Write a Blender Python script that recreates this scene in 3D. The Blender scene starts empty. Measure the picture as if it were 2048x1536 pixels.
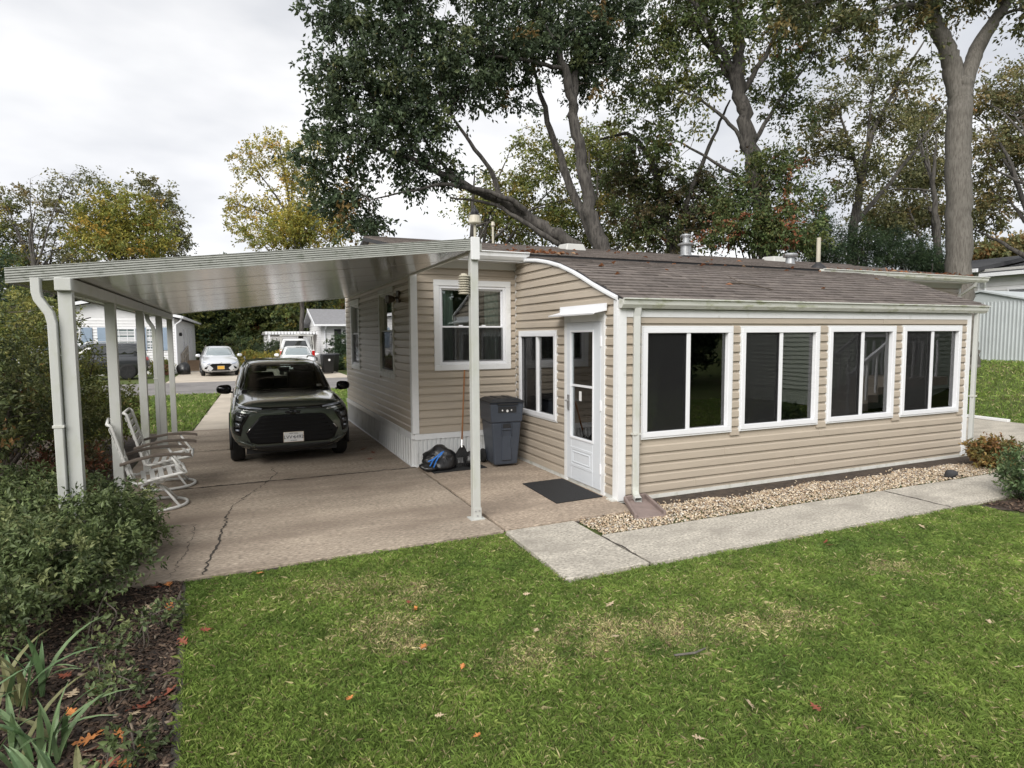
import bpy, bmesh, math, random
import numpy as np
from mathutils import Vector, Matrix
from mathutils.bvhtree import BVHTree

scene = bpy.context.scene
COL = scene.collection
R_ = math.radians

# ------------------------------------------------------------------ camera
cam_d = bpy.data.cameras.new('camera')
cam = bpy.data.objects.new('camera', cam_d)
COL.objects.link(cam)
cam_d.sensor_width = 36.0
cam_d.lens = 36.0 * 1235.5 / 2048.0
cam_d.clip_start = 0.05
cam_d.clip_end = 2000.0
cr = Vector((0.91467, -0.40415, -0.00647))
cu = Vector((0.03698, 0.06772, 0.99702))
cf = Vector((0.40251, 0.91218, -0.07689))
cam.matrix_world = Matrix(((cr.x, cu.x, -cf.x, -3.867), (cr.y, cu.y, -cf.y, -5.804),
                           (cr.z, cu.z, -cf.z, 1.864), (0, 0, 0, 1)))
scene.camera = cam

# ------------------------------------------------------------------ sky
SUN_EL, SUN_AZ = R_(38), R_(222)        # azimuth from +Y towards +X: behind the viewer, veiled by cloud
world = bpy.data.worlds.new('World')
scene.world = world
world.use_nodes = True
wt = world.node_tree
wt.nodes.clear()
def wn(t, **k):
    n = wt.nodes.new(t)
    for a, b in k.items(): setattr(n, a, b)
    return n
sky = wn('ShaderNodeTexSky', sky_type='NISHITA', sun_disc=False, sun_elevation=SUN_EL, sun_rotation=SUN_AZ,
         air_density=1.2, dust_density=2.0, ozone_density=1.5)
tc = wn('ShaderNodeTexCoord')
mp = wn('ShaderNodeMapping'); mp.inputs['Scale'].default_value = (1.0, 1.0, 2.6)
mp.inputs['Rotation'].default_value = (0.15, 0.2, 0.4)
wt.links.new(tc.outputs['Generated'], mp.inputs['Vector'])
n1 = wn('ShaderNodeTexNoise'); n1.inputs['Scale'].default_value = 1.7
n1.inputs['Detail'].default_value = 7; n1.inputs['Roughness'].default_value = 0.5
n1.inputs['Distortion'].default_value = 0.35
n2 = wn('ShaderNodeTexNoise'); n2.inputs['Scale'].default_value = 2.6
n2.inputs['Detail'].default_value = 5; n2.inputs['Roughness'].default_value = 0.45
wt.links.new(mp.outputs[0], n1.inputs['Vector']); wt.links.new(mp.outputs[0], n2.inputs['Vector'])
cover = wn('ShaderNodeValToRGB')           # how much cloud covers the blue
cover.color_ramp.elements[0].position = 0.30; cover.color_ramp.elements[0].color = (0.72, 0.72, 0.72, 1)
cover.color_ramp.elements[1].position = 0.46; cover.color_ramp.elements[1].color = (1, 1, 1, 1)
wt.links.new(n1.outputs['Fac'], cover.inputs['Fac'])
shade = wn('ShaderNodeValToRGB')           # light and grey parts of the cloud
shade.color_ramp.elements[0].position = 0.34; shade.color_ramp.elements[0].color = (0.62, 0.645, 0.70, 1)
shade.color_ramp.elements[1].position = 0.62; shade.color_ramp.elements[1].color = (1.02, 1.02, 1.03, 1)
wt.links.new(n2.outputs['Fac'], shade.inputs['Fac'])
# brightening of thin cloud round the hidden sun
sdir = Vector((math.sin(SUN_AZ) * math.cos(SUN_EL), math.cos(SUN_AZ) * math.cos(SUN_EL), math.sin(SUN_EL)))
dot = wn('ShaderNodeVectorMath', operation='DOT_PRODUCT'); dot.inputs[1].default_value = sdir
wt.links.new(tc.outputs['Generated'], dot.inputs[0])
glow = wn('ShaderNodeMapRange'); glow.inputs['From Min'].default_value = 0.35; glow.inputs['From Max'].default_value = 1.0
glow.inputs['To Min'].default_value = 1.0; glow.inputs['To Max'].default_value = 1.35
wt.links.new(dot.outputs['Value'], glow.inputs['Value'])
# haze whitens the cloud towards the horizon
sepz = wn('ShaderNodeSeparateXYZ'); wt.links.new(tc.outputs['Generated'], sepz.inputs[0])
hz = wn('ShaderNodeMapRange'); hz.inputs['From Min'].default_value = 0.0; hz.inputs['From Max'].default_value = 0.55
hz.inputs['To Min'].default_value = 1.28; hz.inputs['To Max'].default_value = 0.98
wt.links.new(sepz.outputs['Z'], hz.inputs['Value'])
hm = wn('ShaderNodeMath', operation='MULTIPLY'); wt.links.new(glow.outputs[0], hm.inputs[0]); wt.links.new(hz.outputs[0], hm.inputs[1])
cl = wn('ShaderNodeVectorMath', operation='SCALE')
wt.links.new(shade.outputs['Color'], cl.inputs[0]); wt.links.new(hm.outputs[0], cl.inputs['Scale'])
skys = wn('ShaderNodeVectorMath', operation='SCALE'); skys.inputs['Scale'].default_value = 0.10
wt.links.new(sky.outputs['Color'], skys.inputs[0])
mix = wn('ShaderNodeMix', data_type='RGBA')
wt.links.new(cover.outputs['Color'], mix.inputs['Factor'])
wt.links.new(skys.outputs[0], mix.inputs['A']); wt.links.new(cl.outputs[0], mix.inputs['B'])
bg = wn('ShaderNodeBackground'); bg.inputs['Strength'].default_value = 0.38
out = wn('ShaderNodeOutputWorld')
wt.links.new(mix.outputs['Result'], bg.inputs['Color']); wt.links.new(bg.outputs[0], out.inputs['Surface'])

# ------------------------------------------------------------------ soft sun behind cloud
sl = bpy.data.lights.new('sun', 'SUN')
sl.energy = 1.5; sl.angle = R_(42); sl.color = (1.0, 0.96, 0.90)
sun = bpy.data.objects.new('sun', sl)
COL.objects.link(sun)
sun.rotation_euler = (-sdir).to_track_quat('-Z', 'Y').to_euler()

vs = scene.view_settings
vs.view_transform = 'Standard'; vs.look = 'None'; vs.exposure = 1.38; vs.gamma = 1.0
vs.use_curve_mapping = False

# ------------------------------------------------------------------ materials
MATS = {}
def mat(name, col, rough=0.6, var=0.12, scale=8.0, bump=0.0, bscale=60.0, metal=0.0, spec=0.5, coat=0.0,
        col2=None, c2pos=(0.52, 0.68), c2scale=3.0, stretch=(1, 1, 1), attr=None, trans=0.0, detail=5, speck=0.0, sscale=90.0):
    """Principled material with noise-driven tone variation, an optional second colour in patches
    (dirt, stain, algae) and fine bump."""
    m = bpy.data.materials.new(name); m.use_nodes = True
    t = m.node_tree; N = t.nodes; Lk = t.links
    b = N['Principled BSDF']; o = N['Material Output']
    b.inputs['Roughness'].default_value = rough; b.inputs['Metallic'].default_value = metal
    b.inputs['Specular IOR Level'].default_value = spec; b.inputs['Coat Weight'].default_value = coat
    b.inputs['Coat Roughness'].default_value = 0.04
    tcn = N.new('ShaderNodeTexCoord'); mpn = N.new('ShaderNodeMapping'); mpn.inputs['Scale'].default_value = stretch
    Lk.new(tcn.outputs['Object'], mpn.inputs['Vector'])
    def noise(s, d=detail):
        n = N.new('ShaderNodeTexNoise'); n.inputs['Scale'].default_value = s; n.inputs['Detail'].default_value = d
        n.inputs['Roughness'].default_value = 0.6
        Lk.new(mpn.outputs[0], n.inputs['Vector']); return n
    if attr:
        src = N.new('ShaderNodeVertexColor'); src.layer_name = attr; cs = src.outputs['Color']
    else:
        rgb = N.new('ShaderNodeRGB'); rgb.outputs[0].default_value = (*col, 1); cs = rgb.outputs[0]
    if var > 0:
        n = noise(scale); mr = N.new('ShaderNodeMapRange')
        mr.inputs['From Min'].default_value = 0.25; mr.inputs['From Max'].default_value = 0.75
        mr.inputs['To Min'].default_value = 1 - var; mr.inputs['To Max'].default_value = 1 + var
        Lk.new(n.outputs['Fac'], mr.inputs['Value'])
        vm = N.new('ShaderNodeVectorMath'); vm.operation = 'SCALE'
        Lk.new(cs, vm.inputs[0]); Lk.new(mr.outputs[0], vm.inputs['Scale']); cs = vm.outputs[0]
    if speck > 0:
        n = noise(sscale, 3); mr = N.new('ShaderNodeMapRange')
        mr.inputs['From Min'].default_value = 0.3; mr.inputs['From Max'].default_value = 0.7
        mr.inputs['To Min'].default_value = 1 - speck; mr.inputs['To Max'].default_value = 1 + speck
        Lk.new(n.outputs['Fac'], mr.inputs['Value'])
        vm = N.new('ShaderNodeVectorMath'); vm.operation = 'SCALE'
        Lk.new(cs, vm.inputs[0]); Lk.new(mr.outputs[0], vm.inputs['Scale']); cs = vm.outputs[0]
    if col2:
        n = noise(c2scale, 8); rp = N.new('ShaderNodeMapRange')
        rp.inputs['From Min'].default_value = c2pos[0]; rp.inputs['From Max'].default_value = c2pos[1]
        Lk.new(n.outputs['Fac'], rp.inputs['Value'])
        mx = N.new('ShaderNodeMix'); mx.data_type = 'RGBA'
        Lk.new(rp.outputs[0], mx.inputs['Factor']); Lk.new(cs, mx.inputs['A']); mx.inputs['B'].default_value = (*col2, 1)
        cs = mx.outputs['Result']
    Lk.new(cs, b.inputs['Base Color'])
    if bump > 0:
        n = noise(bscale, 4); bp = N.new('ShaderNodeBump'); bp.inputs['Strength'].default_value = bump
        bp.inputs['Distance'].default_value = 0.01
        Lk.new(n.outputs['Fac'], bp.inputs['Height']); Lk.new(bp.outputs[0], b.inputs['Normal'])
    if trans > 0:
        tr = N.new('ShaderNodeBsdfTranslucent'); Lk.new(cs, tr.inputs['Color'])
        ms = N.new('ShaderNodeMixShader'); ms.inputs[0].default_value = trans
        Lk.new(b.outputs[0], ms.inputs[1]); Lk.new(tr.outputs[0], ms.inputs[2]); Lk.new(ms.outputs[0], o.inputs['Surface'])
    MATS[name] = m
    return m

def glass(name, tint, refl=1.0, rough=0.01):
    m = bpy.data.materials.new(name); m.use_nodes = True
    t = m.node_tree; N = t.nodes; Lk = t.links; N.remove(N['Principled BSDF'])
    fr = N.new('ShaderNodeFresnel'); fr.inputs['IOR'].default_value = 1.62
    mu = N.new('ShaderNodeMath'); mu.operation = 'MULTIPLY_ADD'; mu.inputs[1].default_value = refl; mu.inputs[2].default_value = 0.03
    Lk.new(fr.outputs[0], mu.inputs[0])
    tr = N.new('ShaderNodeBsdfTransparent'); tr.inputs['Color'].default_value = (*tint, 1)
    gl = N.new('ShaderNodeBsdfGlossy'); gl.inputs['Roughness'].default_value = rough
    n = N.new('ShaderNodeTexNoise'); n.inputs['Scale'].default_value = 1.3
    tcn = N.new('ShaderNodeTexCoord'); Lk.new(tcn.outputs['Object'], n.inputs['Vector'])
    bp = N.new('ShaderNodeBump'); bp.inputs['Strength'].default_value = 0.04; bp.inputs['Distance'].default_value = 0.03
    Lk.new(n.outputs['Fac'], bp.inputs['Height']); Lk.new(bp.outputs[0], gl.inputs['Normal'])
    ms = N.new('ShaderNodeMixShader')
    Lk.new(mu.outputs[0], ms.inputs[0]); Lk.new(tr.outputs[0], ms.inputs[1]); Lk.new(gl.outputs[0], ms.inputs[2])
    Lk.new(ms.outputs[0], N['Material Output'].inputs['Surface'])
    MATS[name] = m
    return m

def screen_mat(name, col, a):
    m = bpy.data.materials.new(name); m.use_nodes = True
    t = m.node_tree; N = t.nodes; Lk = t.links; b = N['Principled BSDF']
    b.inputs['Base Color'].default_value = (*col, 1); b.inputs['Roughness'].default_value = 0.7
    tr = N.new('ShaderNodeBsdfTransparent'); ms = N.new('ShaderNodeMixShader'); ms.inputs[0].default_value = a
    Lk.new(tr.outputs[0], ms.inputs[1]); Lk.new(b.outputs[0], ms.inputs[2])
    Lk.new(ms.outputs[0], N['Material Output'].inputs['Surface'])
    MATS[name] = m
    return m

mat('siding', (0.425, 0.368, 0.300), 0.36, 0.06, 5, 0.05, 160, stretch=(.6, .6, 4), col2=(0.36, 0.31, 0.25), c2pos=(.55, .85), c2scale=1.3)
mat('white_trim', (0.73, 0.74, 0.75), 0.4, 0.04, 4, col2=(0.56, 0.57, 0.55), c2pos=(.58, .8), c2scale=6)
mat('white_vinyl', (0.76, 0.77, 0.80), 0.32, 0.03, 3)
mat('old_white', (0.62, 0.62, 0.59), 0.45, 0.08, 5, 0.1, 90, col2=(0.40, 0.41, 0.34), c2pos=(.5, .75), c2scale=7)
mat('post_white', (0.50, 0.51, 0.49), 0.42, 0.06, 6, 0.08, 90, col2=(0.40, 0.42, 0.33), c2pos=(.52, .78), c2scale=5, stretch=(1, 1, .45))
mat('fascia_metal', (0.37, 0.38, 0.355), 0.45, 0.12, 9, 0.1, 90, col2=(0.19, 0.205, 0.17), c2pos=(.53, .75), c2scale=20, stretch=(.7, 1, 1))
mat('gutter', (0.63, 0.64, 0.60), 0.4, 0.08, 4, col2=(0.30, 0.33, 0.16), c2pos=(.52, .74), c2scale=5, stretch=(1, 1, 3))
mat('ceiling_pan', (0.54, 0.525, 0.50), 0.17, 0.04, 1.5, metal=0.75, stretch=(1, .3, 1))
mat('soffit', (0.50, 0.50, 0.48), 0.5, 0.05, 4)
mat('skirt', (0.68, 0.69, 0.69), 0.4, 0.05, 4, col2=(0.42, 0.41, 0.37), c2pos=(.55, .8), c2scale=3)
mat('shingle', (0.150, 0.130, 0.119), 0.9, 0.28, 14, 0.6, 220, spec=0.2)
mat('shingle_dark', (0.122, 0.106, 0.097), 0.9, 0.28, 14, 0.6, 220, spec=0.2)
mat('shingle_pale', (0.175, 0.152, 0.138), 0.9, 0.25, 14, 0.6, 220, spec=0.2)
mat('roof_edge', (0.02, 0.02, 0.022), 0.6, 0.1)
mat('dark_interior', (0.030, 0.029, 0.028), 0.9, 0.2, 2)
mat('interior_wall', (0.20, 0.19, 0.17), 0.9, 0.1, 2)
mat('curtain', (0.70, 0.75, 0.70), 0.9, 0.08, 5)
mat('curtain_sage', (0.33, 0.46, 0.36), 0.9, 0.15, 5)
mat('door_white', (0.64, 0.67, 0.71), 0.38, 0.03, 3)
mat('metal', (0.45, 0.45, 0.45), 0.35, 0.1, 20, metal=0.8)
mat('galvanized', (0.42, 0.43, 0.44), 0.42, 0.15, 12, metal=0.7, col2=(0.16, 0.10, 0.07), c2pos=(.6, .72), c2scale=9)
mat('black_plastic', (0.012, 0.012, 0.013), 0.35, 0.15, 20)
mat('rubber', (0.014, 0.014, 0.015), 0.85, 0.25, 40, 0.4, 120)
mat('concrete_drive', (0.36, 0.302, 0.242), 0.9, 0.24, 1.3, 1.0, 45, spec=0.25, col2=(0.215, 0.172, 0.136), c2pos=(.44, .68), c2scale=.9, detail=9, speck=.50, sscale=42, stretch=(.55, 1.5, 1))
mat('concrete_patio', (0.39, 0.318, 0.25), 0.9, 0.24, 1.6, 1.0, 45, spec=0.25, col2=(0.225, 0.18, 0.142), c2pos=(.44, .70), c2scale=1.2, detail=9, speck=.50, sscale=42, stretch=(.6, 1.4, 1))
mat('concrete_walk', (0.445, 0.412, 0.355), 0.9, 0.18, 2.0, 1.0, 50, spec=0.25, col2=(0.30, 0.275, 0.237), c2pos=(.46, .72), c2scale=2.2, detail=9, speck=.46, sscale=46, stretch=(.8, 1.3, 1))
mat('concrete_pale', (0.47, 0.415, 0.345), 0.9, 0.12, 1.2, 0.4, 70, spec=0.25, col2=(0.34, 0.30, 0.25), c2pos=(.5, .75), c2scale=0.9, detail=9)
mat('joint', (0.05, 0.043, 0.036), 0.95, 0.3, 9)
mat('asphalt', (0.20, 0.188, 0.182), 0.92, 0.2, 1.0, 0.5, 80, col2=(0.13, 0.122, 0.12), c2scale=0.6, detail=9)
mat('soil', (0.058, 0.042, 0.031), 0.95, 0.4, 9, 1.0, 50, col2=(0.024, 0.017, 0.013), c2scale=12)
mat('mulch', (0.075, 0.045, 0.030), 0.95, 0.3, 30, attr='Col')
mat('turf', (0.085, 0.110, 0.036), 0.95, 0.35, 3, 0.7, 40, spec=0.15, col2=(0.105, 0.096, 0.048), c2pos=(.50, .68), c2scale=1.1, detail=9)
mat('blade', (0.1, 0.15, 0.03), 0.55, 0.0, attr='Col', trans=0.35, spec=0.3)
mat('leaf', (0.1, 0.15, 0.03), 0.5, 0.0, attr='Col', trans=0.35, spec=0.35)
mat('bark', (0.080, 0.073, 0.065), 0.95, 0.35, 6, 1.0, 26, stretch=(1, 1, .18), col2=(0.036, 0.032, 0.029), c2pos=(.46, .6), c2scale=15)
mat('bark_pale', (0.150, 0.139, 0.122), 0.95, 0.25, 4, 1.0, 30, stretch=(1, 1, .16), col2=(0.085, 0.076, 0.065), c2pos=(.42, .66), c2scale=30)
mat('twig', (0.085, 0.070, 0.058), 0.9, 0.2, 10)
mat('pebble', (0.55, 0.42, 0.28), 0.7, 0.0, attr='Col')
mat('splash', (0.24, 0.185, 0.168), 0.8, 0.12, 8, 0.3, 80, col2=(0.19, 0.15, 0.135), c2scale=5)
mat('bin_grey', (0.050, 0.060, 0.080), 0.42, 0.08, 12, 0.1, 200)
mat('bin_lid', (0.020, 0.021, 0.024), 0.5, 0.15, 20, 0.2, 100)
mat('white_print', (0.70, 0.70, 0.70), 0.6, 0)
mat('bag_black', (0.008, 0.008, 0.009), 0.30, 0.2, 30, 0.9, 22, spec=0.6)
mat('ribbon_blue', (0.03, 0.19, 0.62), 0.4, 0.1, 20)
mat('handle_wood', (0.30, 0.135, 0.055), 0.55, 0.15, 12, stretch=(1, 1, .1))
mat('arm_wood', (0.115, 0.092, 0.075), 0.7, 0.25, 12, stretch=(.1, 1, 1))
mat('chair_white', (0.68, 0.68, 0.66), 0.42, 0.05, 10)
mat('sensor_cream', (0.46, 0.43, 0.35), 0.5, 0.08, 10)
# vehicles
mat('paint_green', (0.078, 0.092, 0.078), 0.18, 0.05, 300, metal=0.35, coat=1.0)
mat('paint_silver', (0.58, 0.60, 0.63), 0.3, 0.04, 300, metal=0.25, coat=1.0)
mat('paint_white', (0.74, 0.75, 0.76), 0.3, 0.02, 3, coat=0.8)
mat('paint_dark', (0.035, 0.038, 0.042), 0.3, 0.04, 300, metal=0.4, coat=1.0)
mat('gloss_black', (0.006, 0.006, 0.007), 0.12, 0)
mat('grille_black', (0.005, 0.005, 0.006), 0.5, 0, spec=0.25)
mat('trim_black', (0.011, 0.011, 0.012), 0.55, 0.1, 60)
mat('trim_brown', (0.06, 0.045, 0.035), 0.5, 0.2, 12)
mat('chrome', (0.75, 0.75, 0.76), 0.12, 0, metal=1.0)
mat('lamp_clear', (0.42, 0.46, 0.55), 0.12, 0.05, 40, metal=0.3, coat=1.0)
mat('lamp_dim', (0.16, 0.17, 0.19), 0.15, 0.05, 40, metal=0.5, coat=1.0)
mat('lamp_red', (0.42, 0.015, 0.012), 0.2, 0.05, 40, coat=1.0)
mat('car_glass', (0.012, 0.014, 0.013), 0.04, 0, spec=0.8, coat=1.0)
mat('car_glass_pale', (0.18, 0.22, 0.23), 0.06, 0.2, 3, spec=0.8, coat=1.0)
mat('plate_white', (0.72, 0.72, 0.72), 0.4, 0)
mat('plate_gold', (0.62, 0.36, 0.06), 0.4, 0)
mat('plate_ink', (0.015, 0.018, 0.05), 0.5, 0)
# neighbours
mat('siding_white', (0.70, 0.70, 0.71), 0.5, 0.04, 3)
mat('siding_grey', (0.47, 0.47, 0.45), 0.5, 0.05, 3)
mat('siding_green', (0.50, 0.56, 0.48), 0.5, 0.05, 3)
mat('shutter_blue', (0.25, 0.32, 0.41), 0.5, 0.06, 8)
mat('roof_grey', (0.205, 0.205, 0.215), 0.9, 0.2, 6, 0.3, 60)
mat('roof_black', (0.040, 0.041, 0.045), 0.9, 0.2, 6, 0.3, 60)
mat('shed_metal', (0.52, 0.56, 0.57), 0.4, 0.06, 2, metal=0.1)
mat('wood_ramp', (0.36, 0.25, 0.16), 0.8, 0.2, 6, stretch=(1, 6, 1))
mat('wood_rail', (0.40, 0.36, 0.31), 0.8, 0.15, 6)
mat('brick_red', (0.16, 0.06, 0.045), 0.85, 0.25, 14)
mat('fabric_purple', (0.52, 0.42, 0.62), 0.9, 0.08, 8)
glass('window_glass', (0.80, 0.86, 0.84), 1.9)
glass('auto_glass', (0.50, 0.55, 0.53), 1.5)
glass('door_glass', (0.88, 0.93, 0.93), 1.9)
screen_mat('insect_screen', (0.014, 0.014, 0.015), 0.32)

# ------------------------------------------------------------------ mesh helpers
class MB:
    """collects simple shapes and links them as one mesh object"""
    def __init__(s): s.v = []; s.f = []
    def quad(s, a, b, c, d):
        i = len(s.v); s.v += [a, b, c, d]; s.f.append((i, i + 1, i + 2, i + 3)); return s
    def box(s, x0, x1, y0, y1, z0, z1):
        i = len(s.v)
        s.v += [(x, y, z) for z in (z0, z1) for y in (y0, y1) for x in (x0, x1)]
        s.f += [tuple(i + k for k in q) for q in ((0, 2, 3, 1), (4, 5, 7, 6), (0, 1, 5, 4), (2, 6, 7, 3), (0, 4, 6, 2), (1, 3, 7, 5))]
        return s
    def bar(s, a, b, w, h, up=(0, 0, 1)):
        a, b = Vector(a), Vector(b); d = (b - a).normalized(); u = Vector(up)
        if abs(d.dot(u)) > .98: u = Vector((1, 0, 0))
        r = d.cross(u).normalized(); u = r.cross(d).normalized()
        i = len(s.v)
        for p in (a, b):
            for sr, su in ((-1, -1), (1, -1), (1, 1), (-1, 1)):
                s.v.append(tuple(p + r * (sr * w / 2) + u * (su * h / 2)))
        s.f += [(i, i + 3, i + 2, i + 1), (i + 4, i + 5, i + 6, i + 7)] + [(i + k, i + (k + 1) % 4, i + 4 + (k + 1) % 4, i + 4 + k) for k in range(4)]
        return s
    def tube(s, pts, rad, n=8, cap=True, squash=1.0):
        pts = [Vector(p) for p in pts]
        if not hasattr(rad, '__len__'): rad = [rad] * len(pts)
        i0 = len(s.v); pr = None
        for k, p in enumerate(pts):
            d = (pts[min(k + 1, len(pts) - 1)] - pts[max(k - 1, 0)]).normalized()
            if pr is None:
                u = Vector((0, 0, 1)) if abs(d.z) < .9 else Vector((1, 0, 0)); r = d.cross(u).normalized()
            else:
                r = (pr - d * pr.dot(d))
                r = r.normalized() if r.length > 1e-6 else d.orthogonal().normalized()
            u = r.cross(d); pr = r
            for j in range(n):
                a = 2 * math.pi * j / n
                s.v.append(tuple(p + (r * math.cos(a) + u * math.sin(a) * squash) * rad[k]))
        for k in range(len(pts) - 1):
            for j in range(n):
                a = i0 + k * n + j; b = i0 + k * n + (j + 1) % n
                s.f.append((a, b, b + n, a + n))
        if cap:
            s.f.append(tuple(i0 + j for j in range(n))[::-1]); e = i0 + (len(pts) - 1) * n
            s.f.append(tuple(e + j for j in range(n)))
        return s
    def extrude(s, prof, axis, a0, a1):
        """closed 2-D profile swept along an axis. axis 'x': prof=(y,z); 'y': (x,z); 'z': (x,y)"""
        i = len(s.v); n = len(prof)
        for a in (a0, a1):
            for p, q in prof:
                s.v.append({'x': (a, p, q), 'y': (p, a, q), 'z': (p, q, a)}[axis])
        s.f += [(i + k, i + (k + 1) % n, i + n + (k + 1) % n, i + n + k) for k in range(n)]
        s.f += [tuple(i + k for k in range(n))[::-1], tuple(i + n + k for k in range(n))]
        return s
    def lathe(s, prof, c=(0, 0, 0), n=20, axis='z'):
        i0 = len(s.v)
        for r, h in prof:
            for j in range(n):
                a = 2 * math.pi * j / n; p, q = r * math.cos(a), r * math.sin(a)
                o = {'z': (p, q, h), 'x': (h, p, q), 'y': (p, h, q)}[axis]
                s.v.append((c[0] + o[0], c[1] + o[1], c[2] + o[2]))
        for k in range(len(prof) - 1):
            for j in range(n):
                a = i0 + k * n + j; b = i0 + k * n + (j + 1) % n
                s.f.append((a, b, b + n, a + n))
        s.f.append(tuple(i0 + j for j in range(n))[::-1]); e = i0 + (len(prof) - 1) * n
        s.f.append(tuple(e + j for j in range(n)))
        return s
    def mesh(s, name, smooth=False):
        m = bpy.data.meshes.new(name); m.from_pydata(s.v, [], s.f)
        bm = bmesh.new(); bm.from_mesh(m); bmesh.ops.recalc_face_normals(bm, faces=bm.faces); bm.to_mesh(m); bm.free()
        if smooth:
            m.polygons.foreach_set('use_smooth', [True] * len(m.polygons))
        return m
    def build(s, name, material, parent=None, smooth=False, bevel=0.0, seg=1, loc=None):
        o = link(name, s.mesh(name, smooth), material, parent)
        if loc: o.location = loc
        if bevel:
            b = o.modifiers.new('bevel', 'BEVEL'); b.width = bevel; b.segments = seg; b.limit_method = 'ANGLE'; b.angle_limit = R_(40)
        return o

def link(name, me, material=None, parent=None):
    o = bpy.data.objects.new(name, me); COL.objects.link(o)
    if material is not None and len(me.materials) == 0: me.materials.append(MATS[material])
    if parent is not None: o.parent = parent
    return o
def tag(o, label=None, cat=None, group=None, kind=None):
    if label: o['label'] = label
    if cat: o['category'] = cat
    if group: o['group'] = group
    if kind: o['kind'] = kind
    return o
def thing(name, label, cat, loc=(0, 0, 0), rz=0.0, group=None):
    o = bpy.data.objects.new(name, None); COL.objects.link(o); o.empty_display_size = 0.2
    o.location = loc; o.rotation_euler = (0, 0, rz)
    return tag(o, label, cat, group)
def copy_tree(o, parent=None):
    c = o.copy(); COL.objects.link(c)
    if parent is not None: c.parent = parent
    for ch in [q for q in bpy.data.objects if q.parent == o]: copy_tree(ch, c)
    return c
def B(name, m, par, x0, x1, y0, y1, z0, z1, bevel=0.0):
    return MB().box(x0, x1, y0, y1, z0, z1).build(name, m, par, bevel=bevel)
def frame(mb, u0, u1, v0, v1, w, d0, d1, put, wb=None):
    """four butted bars round a rectangle; put(u0,u1,v0,v1,d0,d1) adds a box"""
    wb = wb or w
    put(mb, u0, u1, v1 - w, v1, d0, d1); put(mb, u0, u1, v0, v0 + wb, d0, d1)
    put(mb, u0, u0 + w, v0 + wb, v1 - w, d0, d1); put(mb, u1 - w, u1, v0 + wb, v1 - w, d0, d1)
def text_mesh(body, size, material, parent, loc, rot, name='lettering', align='CENTER', ext=0.001):
    c = bpy.data.curves.new(name, 'FONT'); c.body = body; c.size = size; c.align_x = align; c.align_y = 'CENTER'; c.extrude = ext
    t = bpy.data.objects.new(name, c); COL.objects.link(t)
    me = bpy.data.meshes.new_from_object(t.evaluated_get(bpy.context.evaluated_depsgraph_get()))
    bpy.data.objects.remove(t); me.materials.clear()
    o = link(name, me, material, parent); o.location = loc; o.rotation_euler = rot
    return o

# ------------------------------------------------------------------ leaves, trees, shrubs
def leaf_mesh(name, pos, axis, nrm, length, width, cols, fold=0.25, material='leaf'):
    """diamond leaves folded along the midrib, numpy arrays in, one mesh out"""
    n = len(pos)
    axis = axis / np.linalg.norm(axis, axis=1, keepdims=True)
    side = np.cross(axis, nrm); side /= (np.linalg.norm(side, axis=1, keepdims=True) + 1e-9)
    nr = np.cross(side, axis)
    L = length[:, None]; Wd = width[:, None]
    v = np.empty((n, 4, 3), np.float32)
    v[:, 0] = pos; v[:, 2] = pos + axis * L - nr * L * 0.12
    mid = pos + axis * L * 0.48
    v[:, 1] = mid + side * Wd * .5 + nr * Wd * fold; v[:, 3] = mid - side * Wd * .5 + nr * Wd * fold
    me = bpy.data.meshes.new(name)
    me.vertices.add(n * 4); me.vertices.foreach_set('co', v.ravel())
    idx = (np.arange(n)[:, None] * 4 + np.array([0, 1, 2, 0, 2, 3])).ravel().astype(np.int32)
    me.loops.add(n * 6); me.loops.foreach_set('vertex_index', idx)
    me.polygons.add(n * 2); me.polygons.foreach_set('loop_start', np.arange(0, n * 6, 3, dtype=np.int32))
    ca = me.color_attributes.new('Col', 'FLOAT_COLOR', 'POINT')
    c4 = np.ones((n, 4, 4), np.float32); c4[:, :, :3] = cols[:, None, :]
    ca.data.foreach_set('color', c4.ravel())
    me.update(calc_edges=True); me.materials.append(MATS[material])
    return me

def unit(rng, n):
    v = rng.normal(size=(n, 3)); return v / np.linalg.norm(v, axis=1, keepdims=True)

def pick_colors(rng, n, palette):
    w = np.array([p[0] for p in palette], float); w /= w.sum()
    c = np.array([p[1] for p in palette], float)[rng.choice(len(palette), n, p=w)]
    return c

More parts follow.
